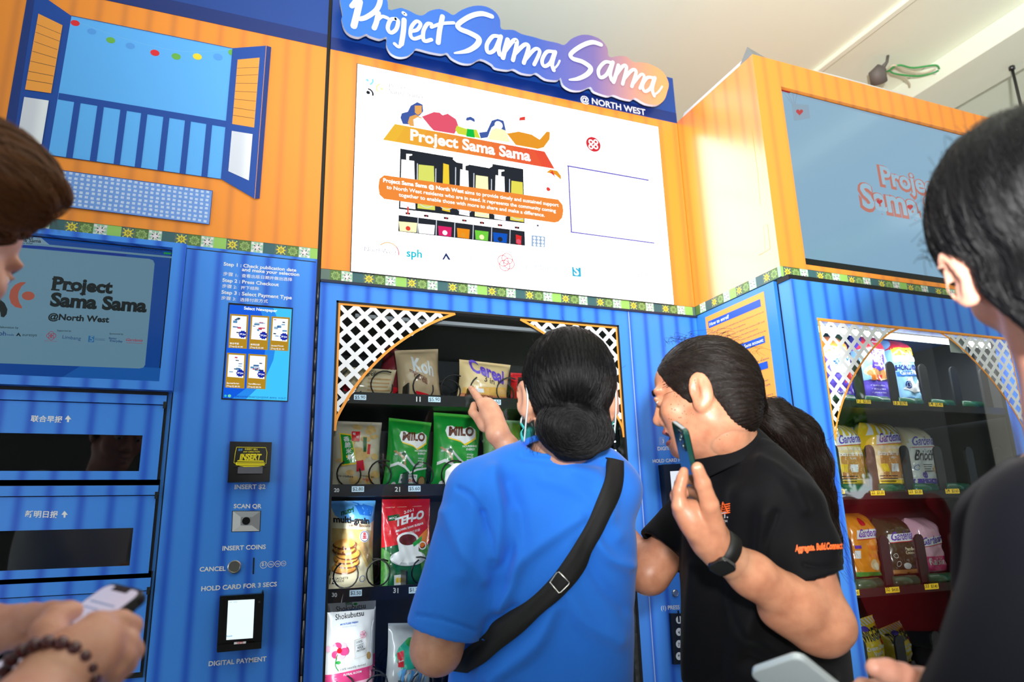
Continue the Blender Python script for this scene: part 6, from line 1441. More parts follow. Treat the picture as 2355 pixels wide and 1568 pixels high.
for p, r in ((Ik, .0125), (Mk, .0125), (Rk_, .012), (Pk, .011)): vx.cone(at(1630, 1235, 1.16+.3*(np.linalg.norm(p-Ik))), p, .0235, r, .02)
vx.ell(at(1598, 1195, 1.150), (.026, .02, .032), None, .016)
fingers(vx, [([Ik, at(1562, 1128, 1.15), at(1569, 1101, 1.153), at(1573, 1084, 1.157)], [.0118, .0102, .009, .0078]),
             ([Mk, at(1556, 1140, 1.178), at(1564, 1112, 1.19), at(1580, 1102, 1.196)], [.0118, .0102, .009, .0078]),
             ([Rk_, at(1562, 1158, 1.20), at(1570, 1134, 1.212), at(1588, 1128, 1.215)], [.0114, .0098, .0086, .0076]),
             ([Pk, at(1576, 1178, 1.215), at(1582, 1158, 1.225), at(1598, 1152, 1.225)], [.0098, .0084, .0076, .0068]),
             ([at(1642, 1218, 1.148), at(1632, 1160, 1.128), at(1616, 1112, 1.121), at(1604, 1076, 1.119)], [.020, .0142, .0122, .0098])], .005)
vy = Vol(WRr-.2, WRr+.2, .004); plain_hand(vy, WRr-(WRr-ER)*.02, WRr-ER, np.array([.2, .5, .6]))
body = skin('body', [vb, va, vh, vx, vy], [SKB, LIP, MOUTH], pk, smooth=2, matfn=lambda c: (lambda q: np.where((np.abs(q[:, 0]) < .022) & (q[:, 1] > .083) & (q[:, 2] > -.086) & (q[:, 2] < -.05), np.where((q[:, 2] > -.076) & (q[:, 2] < -.06) & (q[:, 1] < .092), 2, 1), 0))((c-hc)@Rk/.92))
nail('thumb_nail', at(1603, 1072, 1.110), at(1607, 1086, 1.1105), ray(1603, 1072)*-1, pk, mat('nail', (236, 186, 164), rough=.25), .0062)
# eyes, brows, freckles
EYW = mat('eye_white', (226, 220, 212), rough=.2); EYD = mat('iris_dark', (30, 18, 14), rough=.12)
for sx in (1, -1):
    e = Vol(WK(sx*.031, .086, .007)-.02, WK(sx*.031, .086, .007)+.02, .0014); e.ell(WK(sx*.031, .0832, .0065), (.0112, .0112, .0082), Rk, .001)
    ir = WK(sx*.031, .097, .0055); skin('eye', [e], [EYW, EYD], pk, matfn=lambda c, ir=ir: (np.linalg.norm(c-ir, axis=1) < .0062).astype(int))
    bw = [WK(sx*x, y, z) for x, y, z in ((.014, .1, .027), (.03, .097, .033), (.046, .083, .029))]; MB().tube(catmull(bw, 6), [.0015]+[.0026]*11+[.0008], HBR, 6).build('eyebrow', pk)
MOLE = mat('mole_brown', (150, 94, 66), rough=.6); SB_ = Surf(body); mb = MB()
for x, y in [(1560, 930), (1575, 905), (1566, 960), (1548, 985), (1590, 950), (1600, 985), (1655, 1010), (1672, 1000), (1664, 1035), (1552, 905), (1545, 940), (1580, 972), (1570, 890)]+[(prng(1535, 1605), prng(870, 970)) for _ in range(26)]:
    h_ = SB_.hit(x, y, .0003)
    if h_:
        p, n_ = h_; a = np.cross(n_, [0, 0, 1.]); a /= np.linalg.norm(a)+1e-9; b = np.cross(n_, a); r = prng(.0006, .0017); mb.add([p+r*(math.cos(k)*a+math.sin(k)*b) for k in np.linspace(0, 2*math.pi, 8)[:-1]], [tuple(range(7))], MOLE)
mb.build('freckles', pk, kind='stuff')
# hair
tie = at(1744, 940, 1.44)
vv = Vol(hc-np.array([.2, .24, .26]), hc+np.array([.24, .2, .17]), .0034)
cap(vv, hc, Rk, .92, .013, .028, -.07)
vv.ell(hc+Rk@np.array([0, -.056, -.038]), (.062, .046, .055), Rk, .025); vv.cone(hc+Rk@np.array([-.0, -.066, .004]), tie, .046, .02, .03)
for sx in (1, -1): vv.ell(hc+Rk@np.array([sx*.098, .012, -.016]), (.03, .026, .042), Rk, .008, 'c')
fk = hair_flow(tie, Rk[:, 1], 24, 5)
ho = skin('hair', [vv], [HBR], pk, flow=fk, disp=lambda V: .0007*np.sin(fk(V)[:, 0]*5+fk(V)[:, 1]*4.1), label='dark brown hair pulled back')
comb('hair_strands', ho, 2600, lambda p: tie-p if np.linalg.norm(tie-p) > .012 else None, .09, .0003, HSR, pk)
pt = [tie, at(1778, 958, 1.46), at(1828, 1002, 1.47), at(1858, 1070, 1.475), at(1876, 1150, 1.48), at(1900, 1230, 1.485), at(1930, 1290, 1.485)]
vp_ = Vol(np.min(pt, 0)-.08, np.max(pt, 0)+.08, .0036); vp_.chain(pt, [.018, .034, .045, .042, .034, .024, .008], .02)
vp_.cone(at(1800, 985, 1.44), at(1860, 1115, 1.46), .026, .018, .02)
def fpony(V): return np.stack([V[:, 0]*210+V[:, 2]*120, V[:, 1]*210, (V[:, 2]-V[:, 0])*9], -1)
po2 = skin('ponytail', [vp_], [HBR], pk, flow=fpony, disp=lambda V: .0022*np.sin(fpony(V)[:, 0]*.9+2*np.sin(V[:, 2]*40)))
comb('hair_strands', po2, 1500, lambda p: np.array([.55, .1, -1.]) if p[2] < pt[2][2] else np.array([1., .1, -.35]), .09, .0003, HSR, pk, .002, 8, .2)
MB().tube([tie+np.array([.017*math.cos(q)*.5, .0, .018*math.sin(q)])+Rk[:, 1]*0+np.array([.008*math.cos(q), .012*math.cos(q), 0]) for q in np.linspace(0, 2*math.pi, 21)[:-1]], .004, BLACKM, 6, closed=True).build('hair_tie', pk)
cur = []
for i in range(60):
    a = prng(0, 1); px, py = 1530+230*a, 792-34*math.sin(a*2.4)+prng(-4, 8)+a*a*60; p = at(px, py, 1.40); cur.append([p, p+np.array([prng(-.01, .016), prng(-.01, .01), prng(.004, .014)]), p+np.array([prng(-.01, .04), prng(-.015, .015), prng(.0, .016)])])
for i in range(60):
    p = at(prng(1820, 1900), prng(1000, 1230), 1.47); cur.append([p, p+np.array([prng(.005, .03), 0, prng(-.02, .01)]), p+np.array([prng(.02, .06), 0, prng(-.05, .02)])])
for i in range(16):
    p = at(1870+prng(-10, 8), 1060+prng(-20, 30), 1.47); cur.append([p, p+np.array([.018, 0, -.014]), p+np.array([.03, 0, prng(-.012, .0)]), p+np.array([.036, 0, prng(.0, .03)])])
for i in range(40):
    p = at(prng(1890, 1945), prng(1180, 1290), 1.48); cur.append([p, p+np.array([prng(.0, .02), 0, -.03]), p+np.array([prng(.0, .04), 0, -.06])])
for i in range(14):
    p = WK(-.058+prng(-.006, .006), .062+prng(-.006, .006), .03+prng(-.02, .03)); cur.append([p, p+np.array([.008, -.008, .004]), p+np.array([.02, -.015, .006])])
strands('flyaway_hair', cur, .00026, HBR, pk)
# polo
PO = cloth('black_polo', (13, 13, 16), (11, 11, 13), .7, .02)
vs = Vol(hip2-np.array([.42, .4, .16]), hip2+np.array([.42, .5, .66]), .0046)
vs.loft([at(1782, 1830, 1.47)]+ck[:-1]+[at(1690, 1054, 1.42)], [.188, .186, .182, .178, .172, .152, .092], [.165, .162, .158, .152, .138, .112, .082], right2, .03, pw=2.2)
hemk = SL+(EL-SL)*.66; dk = (EL-SL)/np.linalg.norm(EL-SL)
vs.cone(SL, hemk, .066, .068, .05); vs.cone(at(1745, 1065, 1.36), SL, .05, .066, .035); vs.cyl(hemk, dk, .08, .16, .006); hollow(vs, hemk, dk, .061, .03)
hk2 = SR_+(ER-SR_)*.72; dk2 = (ER-SR_)/np.linalg.norm(ER-SR_); vs.cone(SR_, hk2, .064, .068, .04); vs.cyl(hk2, dk2, .08, .16); hollow(vs, hk2, dk2, .056, .03)
hollow(vs, at(1676, 1056, 1.41), np.array([-.25, .2, 1.]), .058, .03)
FK = [((1700, 1140), (1690, 1260), (1680, 1380), 18, .005), ((1760, 1180), (1750, 1330), (1720, 1450), 16, .006), ((1640, 1260), (1660, 1400), (1640, 1560), 22, -.006), ((1600, 1300), (1590, 1420), (1580, 1560), 12, .005), ((1750, 1060), (1800, 1090), (1850, 1170), 10, .004), ((1785, 1180), (1765, 1250), (1760, 1330), 6, -.003), ((1830, 1110), (1890, 1160), (1920, 1260), 14, .004), ((1850, 1300), (1890, 1306), (1940, 1300), 4, -.002), ((1700, 1420), (1800, 1500), (1900, 1560), 16, .006), ((1720, 1520), (1800, 1560), (1900, 1600), 14, -.005)]
po_ = skin('polo_shirt', [vs], [PO], pk, disp=folds(FK)); SP = Surf(po_)
# collar: a folded band
cc = at(1676, 1050, 1.412); cR = frame(-41, 0)
ax = np.array([-.28, .22, .93]); ax /= np.linalg.norm(ax); e1 = np.cross(ax, [0, 0, 1.]); e1 /= np.linalg.norm(e1); e2 = np.cross(ax, e1); fwd = cR[:, 1]-ax*(cR[:, 1]@ax); fwd /= np.linalg.norm(fwd); sd = np.cross(ax, fwd)
mb = MB(); vs_ = []; n = 40
for i in range(n+1):
    q = math.radians(9+342*i/n); o_ = fwd*math.cos(q)+sd*math.sin(q); tip = max(0, 1-min(i, n-i)/6)
    for r, z in ((.066, .005), (.068, .034), (.073, .037), (.080, .022), (.088, -.002), (.097+.014*tip, -.026-.034*tip)): vs_.append(cc+o_*r*(1.04 if abs(math.sin(q)) > .5 else 1)+ax*z)
mb.add(vs_, [(i*6+j, i*6+j+1, i*6+j+7, i*6+j+6) for i in range(n) for j in range(5)], PO, True); cl = mb.build('collar', pk); md = cl.modifiers.new('thickness', 'SOLIDIFY'); md.thickness = .003; md = cl.modifiers.new('smooth', 'SUBSURF'); md.levels = 1; md.render_levels = 1
# embroidery
OR_ = mat('orange_thread', (250, 104, 34), rough=.7); WT = mat('white_thread', (214, 214, 216), rough=.7)
def surf_text(name, SFC, t, p0, p1, m, parent, bold=.02, hs=1.0, shear=0, lift=.0015):
    v, f = text_mesh(t, bold, shear); x0, x1 = v[:, 0].min(), v[:, 0].max(); k = (p1[0]-p0[0])/(x1-x0); P = []
    for x, y in v:
        h_ = SFC.hit(p0[0]+(x-x0)*k, p0[1]+(p1[1]-p0[1])*(x-x0)/(x1-x0)-y*k*hs, lift); P.append(h_[0] if h_ else None)
    f = [q for q in f if all(P[i] is not None for i in q)]; P = [p if p is not None else np.array(cc) for p in P]; return MB().add(P, f, m).build(name, parent)
surf_text('sleeve_lettering', SP, 'Aggregate. Build.Connect', (1829, 1268), (1936, 1261), OR_, pk, .03, 2.1)
surf_text('chest_lettering', SP, 'ST.', (1657, 1192), (1676, 1190), WT, pk, .03, 1.2); surf_text('chest_lettering', SP, 'BUNCH', (1652, 1202), (1674, 1200), WT, pk, .02, 1.0)
mb = MB()
for k in range(5):
    a, b = SP.hit(1654, 1164+k*5, .0015), SP.hit(1680, 1158+k*5, .0015)
    if a and b: mb.tube([a[0], (a[0]+b[0])/2, b[0]], .0008, OR_, 5)
for q in ((1660, 1182), (1664, 1154)), ((1664, 1154), (1676, 1178)):
    a, b = SP.hit(*q[0], .0015), SP.hit(*q[1], .0015)
    if a and b: mb.tube([a[0], b[0]], .0009, OR_, 5)
mb.build('chest_emblem', pk)
# smartwatch
fa = (WL-EL)/np.linalg.norm(WL-EL); wc = at(1660, 1262, 1.168); tv2 = -ray(1660, 1262); tv2 -= fa*(tv2@fa); tv2 /= np.linalg.norm(tv2); sv = np.cross(fa, tv2)
mb = MB(); vs_ = []; n = 28
for i in range(n):
    q = 2*math.pi*i/n
    for dz in (-.0125, .0125): vs_.append(wc+(tv2*math.cos(q)+sv*math.sin(q))*.0295+fa*dz)
mb.add(vs_, [(2*i, 2*i+1, (2*i+3) % (2*n), (2*i+2) % (2*n)) for i in range(n)], BLACKM, True); wt = mb.build('smartwatch', pk); md = wt.modifiers.new('thickness', 'SOLIDIFY'); md.thickness = .0032
def slab_box(c, u, v, w_, a, b, d, m, bev=.004):
    bm = bmesh.new(); bmesh.ops.create_cube(bm, size=1)
    for q in bm.verts: q.co = (q.co.x*a, q.co.y*b, q.co.z*d)
    bmesh.ops.bevel(bm, geom=[e for e in bm.edges if abs((e.verts[0].co-e.verts[1].co).z) > d*.5], offset=bev, segments=5, profile=.5, affect='EDGES'); bmesh.ops.bevel(bm, geom=[e for e in bm.edges if len(e.link_faces) == 2 and e.calc_face_angle(0) > 1.2], offset=min(.0018, d*.24), segments=2, profile=.5, affect='EDGES')
    for q in bm.verts: q.co = Vector(np.array(c)+np.array(u)*q.co.x+np.array(v)*q.co.y+np.array(w_)*q.co.z)
    mb = MB(); mb.bm(bm, m); return mb
dn = tv2*math.cos(.75)-sv*math.sin(.75)*np.sign((sv@np.array(ray(1640, 1285)-ray(1660, 1262)))*-1); dn /= np.linalg.norm(dn)
slab_box(wc+dn*.034, np.cross(dn, fa), fa, dn, .038, .034, .009, mat('watch_case', (14, 15, 20), rough=.12, coat=.6), .009).build('watch_case', wt)
# her phone
ph_m = mat('phone_green', (16, 58, 50), rough=.22, coat=.5)
gp = at(1592, 1075, 1.152); lu = at(1572, 985, 1.14)-at(1606, 1140, 1.152); lu /= np.linalg.norm(lu); vr = ray(1590, 1070); vr /= np.linalg.norm(vr); wv = vr-lu*(vr@lu); wv /= np.linalg.norm(wv); nv = np.cross(lu, wv); ang = math.radians(13); wv2 = wv*math.cos(ang)+nv*math.sin(ang); nv2 = np.cross(lu, wv2); 
if nv2@RR[0] > 0: nv2 = -nv2
ctr = at(1574, 986, 1.14)-lu*.0775+wv2*.03
g1 = thing('phone', 'dark green phone held up at the chin of the woman in the black polo', 'phone', tuple(ctr))
slab_box(ctr, wv2, lu, nv2, .074, .156, .0085, ph_m, .009).build('phone_body', g1)
slab_box(ctr-nv2*.0048, wv2, lu, nv2, .070, .151, .0012, mat('phone_screen_black', (6, 6, 8), rough=.06), .007).build('screen', g1)
cm_ = slab_box(ctr+nv2*.005-wv2*.018+lu*.056, wv2, lu, nv2, .026, .034, .002, mat('phone_camera_dark', (8, 20, 18), rough=.15), .006).build('camera_bump', g1)
for a, b in ((-.005, .008), (-.005, -.008), (.006, 0)):
    c_ = ctr+nv2*.0066-wv2*.018+lu*.056+wv2*a+lu*b; MB().tube([c_-nv2*.0004, c_+nv2*.0006], .0045, mat('lens_rim', (150, 170, 165), rough=.2, metal=1), 16).build('lens', cm_)
# ================================================================ onlooker at the right edge (out of focus), black top, phone in hand
hc = at(2410, 566, .74); Rr = frame(40, -8, -14)
pr_ = thing('person', 'blurred person at the right edge with short black hair and a black top', 'person', (*(at(2500, 900, .80)[:2]), 0))
nb = at(2520, 985, .76); Ls = at(2425, 1235, .70); Le = at(2320, 1680, .64); Lw = at(2150, 1612, .765); hip3 = np.array([*at(2640, 1500, .82)[:2], .90]); rt3 = frame(48)[:, 0]
vb = Vol(hip3-np.array([.5, .5, .9]), hip3+np.array([.45, .5, .75]), .009)
tc3 = [hip3, hip3*.5+np.array([*at(2600, 1350, .80)])*.5, at(2590, 1250, .80), at(2560, 1120, .79), at(2530, 1030, .775)]
vb.loft(tc3, [.15, .14, .15, .13, .07], [.10, .10, .11, .09, .06], rt3, .03); vb.chain([Ls, Le, Lw], [.05, .045, .03], .02).chain([at(2800, 1180, .9), at(2950, 1700, .85), at(2700, 1700, .95)], [.05, .042, .03], .02)
lower_body(vb, pr_, hip3, 48)
vh = Vol(hc-np.array([.2, .2, .24]), hc+.2, .0042); WR3 = head(vh, hc, Rr, 1.03); vh.ell(WR3(-.092, -.010, -.006), (.008, .022, .036), Rr@frame(-30), .005); vh.ell(WR3(-.099, -.004, -.004), (.006, .013, .023), Rr@frame(-30), .004, 'c'); vh.cone(hc+Rr@np.array([0, -.02, -.05]), nb, .056, .064, .03)
vx = Vol(Lw-.17, Lw+.14, .0028); vx.chain([Le+(Lw-Le)*.7, Lw, at(2110, 1600, .78)], [.034, .028, .027], .01)
for i in range(4):
    b_ = at(2062-i*4, 1590+i*14, .80+i*.006); vx.cone(at(2120, 1602, .78), b_, .022, .0125, .014); vx.chain([b_, at(2018, 1584+i*16, .82+i*.004), at(1985, 1578+i*18, .815), at(1965, 1590+i*18, .80)], [.0115, .0102, .0092, .008], .004)
vx.chain([at(2110, 1580, .772), at(2075, 1556, .768), at(2040, 1543, .764), at(2012, 1536, .762)], [.018, .0138, .0125, .0100], .006)
vy = Vol(at(2700, 1700, .95)-.2, at(2700, 1700, .95)+.2, .005); plain_hand(vy, at(2700, 1700, .95), at(2600, 1700, 1.0)-at(2700, 1700, .95), np.array([0, 0, 1.])); skin('body', [vb, vh, vx, vy], [SKC], pr_)
vv = Vol(hc-.2, hc+.2, .0044); sh = np.array([0, -.014, .035]); Q3 = lambda q: np.maximum(np.maximum(.83*(q[..., 1]-.014)-.55*(q[..., 2]+.035)-.030, -(q[..., 2]+.035+.085+.25*(q[..., 1]))), -1)
vv.ell(hc+Rr@sh, np.array([.072, .096, .084])*1.03+.021, Rr, .012, cut=Q3); vv.ell(hc+Rr@np.array([0, -.062, -.055]), (.078, .05, .058), Rr, .02); vv.cone(hc+Rr@np.array([-.07, -.035, -.03]), hc+Rr@np.array([-.066, -.045, -.092]), .02, .012, .014)
for sx in (1, -1): vv.ell(hc+Rr@np.array([sx*.1, .014, -.014]), (.026, .03, .042), Rr, .006, 'c')
def frd(c, K=130):
    return lambda V: np.stack([(V[:, 0]-c[0])*K+np.sin(V[:, 2]*20)*2, (V[:, 1]-c[1])*K, (V[:, 2]-c[2])*K*.12], -1)
fr3 = frd(hc); skin('hair', [vv], [HB_], pr_, flow=fr3, disp=lambda V: 0.0007*np.sin(fr3(V)[:, 0]*1.2+fr3(V)[:, 1]*1.7), label='short black hair')
h3o = bpy.data.objects[[o for o in ob_v if o.startswith('hair')][-1]]; comb('hair_strands', h3o, 2200, lambda p: np.array([-.25, -.1, -1.])+((p-hc)-Rr[:, 2]*((p-hc)@Rr[:, 2]))*3, .07, .00034, HSB, pr_, .0016)
cur = []
for i in range(60):
    a = prng(0, 1.6); d = Rr@np.array([-math.sin(a)*.095, prng(-.08, .05), .03+math.cos(a)*.1]); p = hc+d; o_ = d/np.linalg.norm(d); cur.append([p, p+o_*.006+np.array([prng(-.01, .01), 0, prng(-.01, .01)]), p+o_*prng(.004, .014)+np.array([prng(-.02, .02), 0, prng(-.02, .01)])])
strands('flyaway_hair', cur, .00028, HB_, pr_)
BT = cloth('black_top', (9, 10, 17), (8, 9, 14), .85, .02)
vs = Vol(hip3-np.array([.45, .45, .1]), hip3+np.array([.42, .46, .7]), .0075)
vs.loft([hip3-np.array([0, 0, .06])]+tc3[:-1]+[at(2540, 1050, .778)], [.19, .182, .175, .172, .15, .095], [.14, .135, .13, .13, .112, .08], rt3, .03, pw=2.2); vs.chain([at(2520, 1130, .76), Ls, Le], [.06, .066, .07], .04); vs.chain([at(2640, 1130, .82), at(2800, 1180, .9), at(2950, 1700, .85)], [.06, .062, .062], .04)
ds = (Lw-Le)/np.linalg.norm(Lw-Le); vs.cone(Le, Le+(Lw-Le)*.25, .068, .06, .02)
skin('black_top', [vs], [BT], pr_, disp=lambda V: .003*np.sin(V[:, 2]*24+V[:, 0]*18)*np.sin(V[:, 1]*21))
# phone in that hand
pf = at(1735, 1541, .86); pr2 = at(1829, 1509, .82); u_ = pr2-pf; u_ /= np.linalg.norm(u_); l_ = at(2030, 1612, .81)-pr2; l_ -= u_*(l_@u_); l_ /= np.linalg.norm(l_); n_ = np.cross(u_, l_); n_ = n_ if n_[2] > 0 else -n_
ctr = (pf+pr2)/2+l_*.076
g2 = thing('phone', 'blurred phone in a clear case, held flat at the bottom edge', 'phone', tuple(ctr))
slab_box(ctr, u_, l_, n_, .078, .158, .0095, mat('clear_case', (176, 186, 190), rough=.12, coat=.6), .012).build('phone_case', g2)
slab_box(ctr+n_*.0052, u_, l_, n_, .070, .150, .0016, mat('dim_screen', (26, 40, 54), rough=.08, spec=.4), .009).build('screen', g2)
# ================================================================ onlooker at the left edge (out of focus), looking down at a phone
hc = at(-176, 546, .84); Rl = frame(27, -20, 4)
pl_ = thing('person', 'blurred person at the left edge with chestnut fringe, white T-shirt and dark red bead bracelet', 'person', (*(at(-420, 900, .78)[:2]), 0))
hip4 = np.array([*at(-560, 1300, .76)[:2], .90]); rt4 = frame(30)[:, 0]; nb = at(-330, 800, .78)
tc4 = [hip4, at(-520, 1350, .76)*.5+hip4*.5, at(-480, 1150, .77), at(-420, 960, .78), at(-350, 850, .782)]
LsR = at(-330, 1030, .74); LeR = at(-190, 1960, .45); LwR = at(120, 1562, .632)
LsL = at(-560, 980, .86); LeL = at(-420, 1560, .82); LwL = at(-75, 1468, .80)
vb = Vol(hip4-np.array([.45, .45, .9]), hip4+np.array([.45, .45, .72]), .009); vb.loft(tc4, [.14, .13, .14, .12, .07], [.10, .10, .105, .09, .06], rt4, .03)
vb.chain([LsR, LeR, LwR], [.048, .04, .03], .02).chain([LsL, LeL, LwL], [.046, .04, .028], .02); lower_body(vb, pl_, hip4, 30)
vh = Vol(hc-np.array([.2, .2, .22]), hc+.18, .0042); WL3 = head(vh, hc, Rl, 1.0); vh.cone(hc+Rl@np.array([0, -.02, -.05]), nb, .052, .056, .03)
vx = Vol(LwR-.17, LwR+.17, .0026)
vx.chain([LeR+(LwR-LeR)*.55, LwR, at(145, 1540, .64)], [.038, .0285, .0275], .012)
KN = [at(222, 1440, .672), at(240, 1462, .664), at(240, 1490, .656), at(225, 1520, .648)]
for p, r in zip(KN, (.0135, .0135, .013, .0115)): vx.cone(at(150, 1530, .642), p, .019, r, .014)
vx.ell(at(186, 1490, .656), (.027, .022, .018), None, .016)
fingers(vx, [([KN[0], at(276, 1432, .69), at(300, 1440, .70), at(298, 1456, .705)], [.013, .0118, .0105, .009]), ([KN[1], at(290, 1478, .684), at(304, 1496, .694), at(290, 1508, .70)], [.013, .0116, .0104, .009]),
             ([KN[2], at(282, 1508, .674), at(288, 1528, .684), at(270, 1534, .69)], [.0124, .011, .0098, .0086]), ([KN[3], at(258, 1540, .664), at(262, 1556, .672), at(244, 1558, .68)], [.011, .0096, .0086, .0078]),
             ([at(130, 1500, .655), at(110, 1452, .672), at(130, 1420, .690), at(168, 1405, .705)], [.018, .0145, .012, .0098])], .005)
vl = Vol(LwL-np.array([.12, .12, .12]), LwL+np.array([.17, .15, .12]), .0028)
vl.chain([LeL+(LwL-LeL)*.7, LwL, at(-40, 1452, .80)], [.034, .028, .027], .01); vl.cone(at(-40, 1455, .80), at(40, 1436, .795), .026, .022, .02)
fingers(vl, [([at(20, 1432, .80), at(72, 1418, .786), at(118, 1410, .775), at(160, 1400, .77)], [.017, .0142, .0122, .0098]), ([at(40, 1450, .81), at(110, 1440, .80), at(150, 1436, .79)], [.014, .012, .010]), ([at(38, 1462, .80), at(100, 1462, .80), at(140, 1456, .79)], [.014, .012, .010])], .006)
skin('body', [vb, vh, vx, vl], [SKC], pl_)
hv = Vol(hc-.2, hc+np.array([.26, .24, .2]), .0044); cap(hv, hc, Rl, 1.0, .022, .012, -.09)
for p, q, a, b in ((at(-110, 372, .80), at(34, 420, .78), .055, .042), (at(-30, 400, .79), at(84, 442, .775), .040, .022), (at(-20, 446, .80), at(112, 450, .78), .030, .013), (at(-70, 330, .80), at(20, 362, .79), .036, .028), (at(30, 474, .79), at(84, 494, .78), .018, .007)): hv.cone(p, q, a, b, .02)
def fl(V): return np.stack([(V[:, 2]-hc[2])*200+(V[:, 0])*60, (V[:, 1])*160, (V[:, 0]-hc[0])*14], -1)
ho = skin('hair', [hv], [HCH], pl_, flow=fl, disp=lambda V: .0024*np.sin(fl(V)[:, 0]*.9+fl(V)[:, 1]*.7), label='chestnut brown hair with a long swept fringe')
comb('hair_strands', ho, 2400, lambda p: np.array([1., .25, -.28-.5*max(0, (p-hc)[0]*8)]), .09, .00036, HSC, pl_, .002, 8, .15)
cur = []
for i in range(140):
    a = prng(0, 1); p = at(-70+a*140+prng(-10, 10), 318+a*90+prng(-14, 14), .79); cur.append([p, p+np.array([.012, 0, -.004]), p+np.array([prng(.02, .045), 0, prng(-.035, -.006)])])
for i in range(60):
    p = at(prng(20, 128), prng(440, 486), .78); cur.append([p, p+np.array([.004, 0, -.012]), p+np.array([prng(-.014, .012), 0, prng(-.036, -.014)])])
strands('loose_hair', cur, .0003, HCH, pl_)
for sx in (1, -1):
    MB().tube(catmull([WL3(sx*x, y, z) for x, y, z in ((.012, .103, .026), (.03, .1, .034), (.048, .084, .028))], 5), .0028, HCH, 6).build('eyebrow', pl_)
    e = Vol(WL3(sx*.031, .086, .007)-.02, WL3(sx*.031, .086, .007)+.02, .0018); e.ell(WL3(sx*.031, .0845, .0065), (.0122, .0122, .0105), Rl, .001); ir = WL3(sx*.031, .097, .002); skin('eye', [e], [EYW, EYD], pl_, matfn=lambda c, ir=ir: (np.linalg.norm(c-ir, axis=1) < .0066).astype(int))
WTS = cloth('white_tshirt', (228, 230, 234), (216, 218, 224), .85)
vs = Vol(hip4-np.array([.42, .42, .12]), hip4+np.array([.42, .42, .62]), .0075); vs.loft([hip4-np.array([0, 0, .08])]+tc4[:-1]+[at(-345, 862, .782)], [.175, .168, .16, .16, .14, .08], [.13, .125, .125, .125, .108, .075], rt4, .03, pw=2.2)
for a, b in ((LsR, LeR), (LsL, LeL)): vs.cone(at(-400, 940, .78), a, .06, .062, .03); vs.cone(a, a+(b-a)*.6, .062, .066, .03)
skin('t_shirt', [vs], [WTS], pl_, disp=lambda V: .002*np.sin(V[:, 2]*34+V[:, 0]*28)*np.sin(V[:, 1]*31))
BEAD = mat('bead_dark_red', (70, 12, 24), rough=.18, coat=.5); br = MB(); ax_ = at(145, 1540, .64)-LwR; ax_ = LwR-LeR; ax_ /= np.linalg.norm(ax_)
bc = at(112, 1566, .630); t_ = -ray(134, 1546); t_ -= ax_*(t_@ax_); t_ /= np.linalg.norm(t_); s_ = np.cross(ax_, t_)
for i in range(20):
    q = 2*math.pi*i/20; c_ = bc+(t_*math.cos(q)+s_*math.sin(q))*.0365; bm = bmesh.new(); bmesh.ops.create_icosphere(bm, subdivisions=2, radius=.0066)
    for v_ in bm.verts: v_.co = v_.co+Vector(c_)
    b1_ = MB(); b1_.bm(bm, BEAD, True); 
    if i == 0: bro = b1_.build('bead_bracelet', pl_)
    else: b1_.build('bead', bro)
# phone in those hands
a_ = at(252, 1345, .765); b_ = at(350, 1368, .715); c_ = at(-20, 1512, .695); u_ = b_-a_; u_ /= np.linalg.norm(u_); l_ = c_-a_; l_ -= u_*(l_@u_); l_ /= np.linalg.norm(l_); n_ = np.cross(u_, l_); n_ = -n_ if n_@ray(200, 1440) > 0 else n_
ctr = (a_+b_)/2+l_*.078
g3 = thing('phone', 'black-cased phone with a pale lit screen, in the hands at lower left', 'phone', tuple(ctr))
slab_box(ctr, u_, l_, n_, .0765, .156, .011, BLACK, .013).build('phone_case', g3)
PS = emat('phone_page', (206, 200, 220), .8, .5); PS2 = emat('phone_bar', (120, 140, 176), .8, .5)
sc = slab_box(ctr+n_*.0052, u_, l_, n_, .069, .148, .0016, PS, .010).build('screen', g3)
def quad(cx, cy, w_, h_, m, nm):
    o_ = ctr+n_*.0064; p = [o_+u_*(cx+sx*w_/2)+l_*(cy+sy*h_/2) for sx, sy in ((-1, -1), (1, -1), (1, 1), (-1, 1))]; return MB().add(p, [(0, 1, 2, 3)], m).build(nm, sc)
quad(0, -.0705, .032, .006, BLACK, 'notch'); quad(0, -.02, .06, .004, PS2, 'page_line'); quad(.0, -.05, .05, .002, PS2, 'page_line'); quad(-.008, -.042, .03, .0016, PS2, 'page_line')

# ================================================================ bystander further right, seen only as a reflection in the bread machine's glass
hc = np.array([2.62, -1.22, 1.50]); Rq = frame(-52, -4)
pq = thing('person', 'person in a maroon top, outside the frame, mirrored in the glass of the bread machine', 'person', (2.66, -1.26, 0)); hq = np.array([2.7, -1.30, .86])
vb = Vol(hq-np.array([.4, .4, .86]), hq+np.array([.4, .4, .62]), .012); vb.loft([hq, hq+np.array([0, 0, .2]), hq+np.array([-.01, .01, .4]), hq+np.array([-.02, .02, .50])], [.15, .145, .15, .07], [.1, .1, .1, .06], Rq[:, 0], .03)
for s in (1, -1):
    q0 = hq+np.array([0, 0, .42])+Rq[:, 0]*s*.16; vb.chain([q0, q0+Rq[:, 0]*s*.06+np.array([0, 0, -.28]), q0+Rq[:, 0]*s*.03+Rq[:, 1]*.14+np.array([0, 0, -.48])], [.05, .042, .028], .02)
    for k_ in range(5): vb.cone(q0+Rq[:, 0]*s*.03+Rq[:, 1]*.14+np.array([0, 0, -.5]), q0+Rq[:, 0]*s*(.01+.012*k_)+Rq[:, 1]*.17+np.array([0, 0, -.60+.012*abs(k_-2)]), .02, .009, .006)
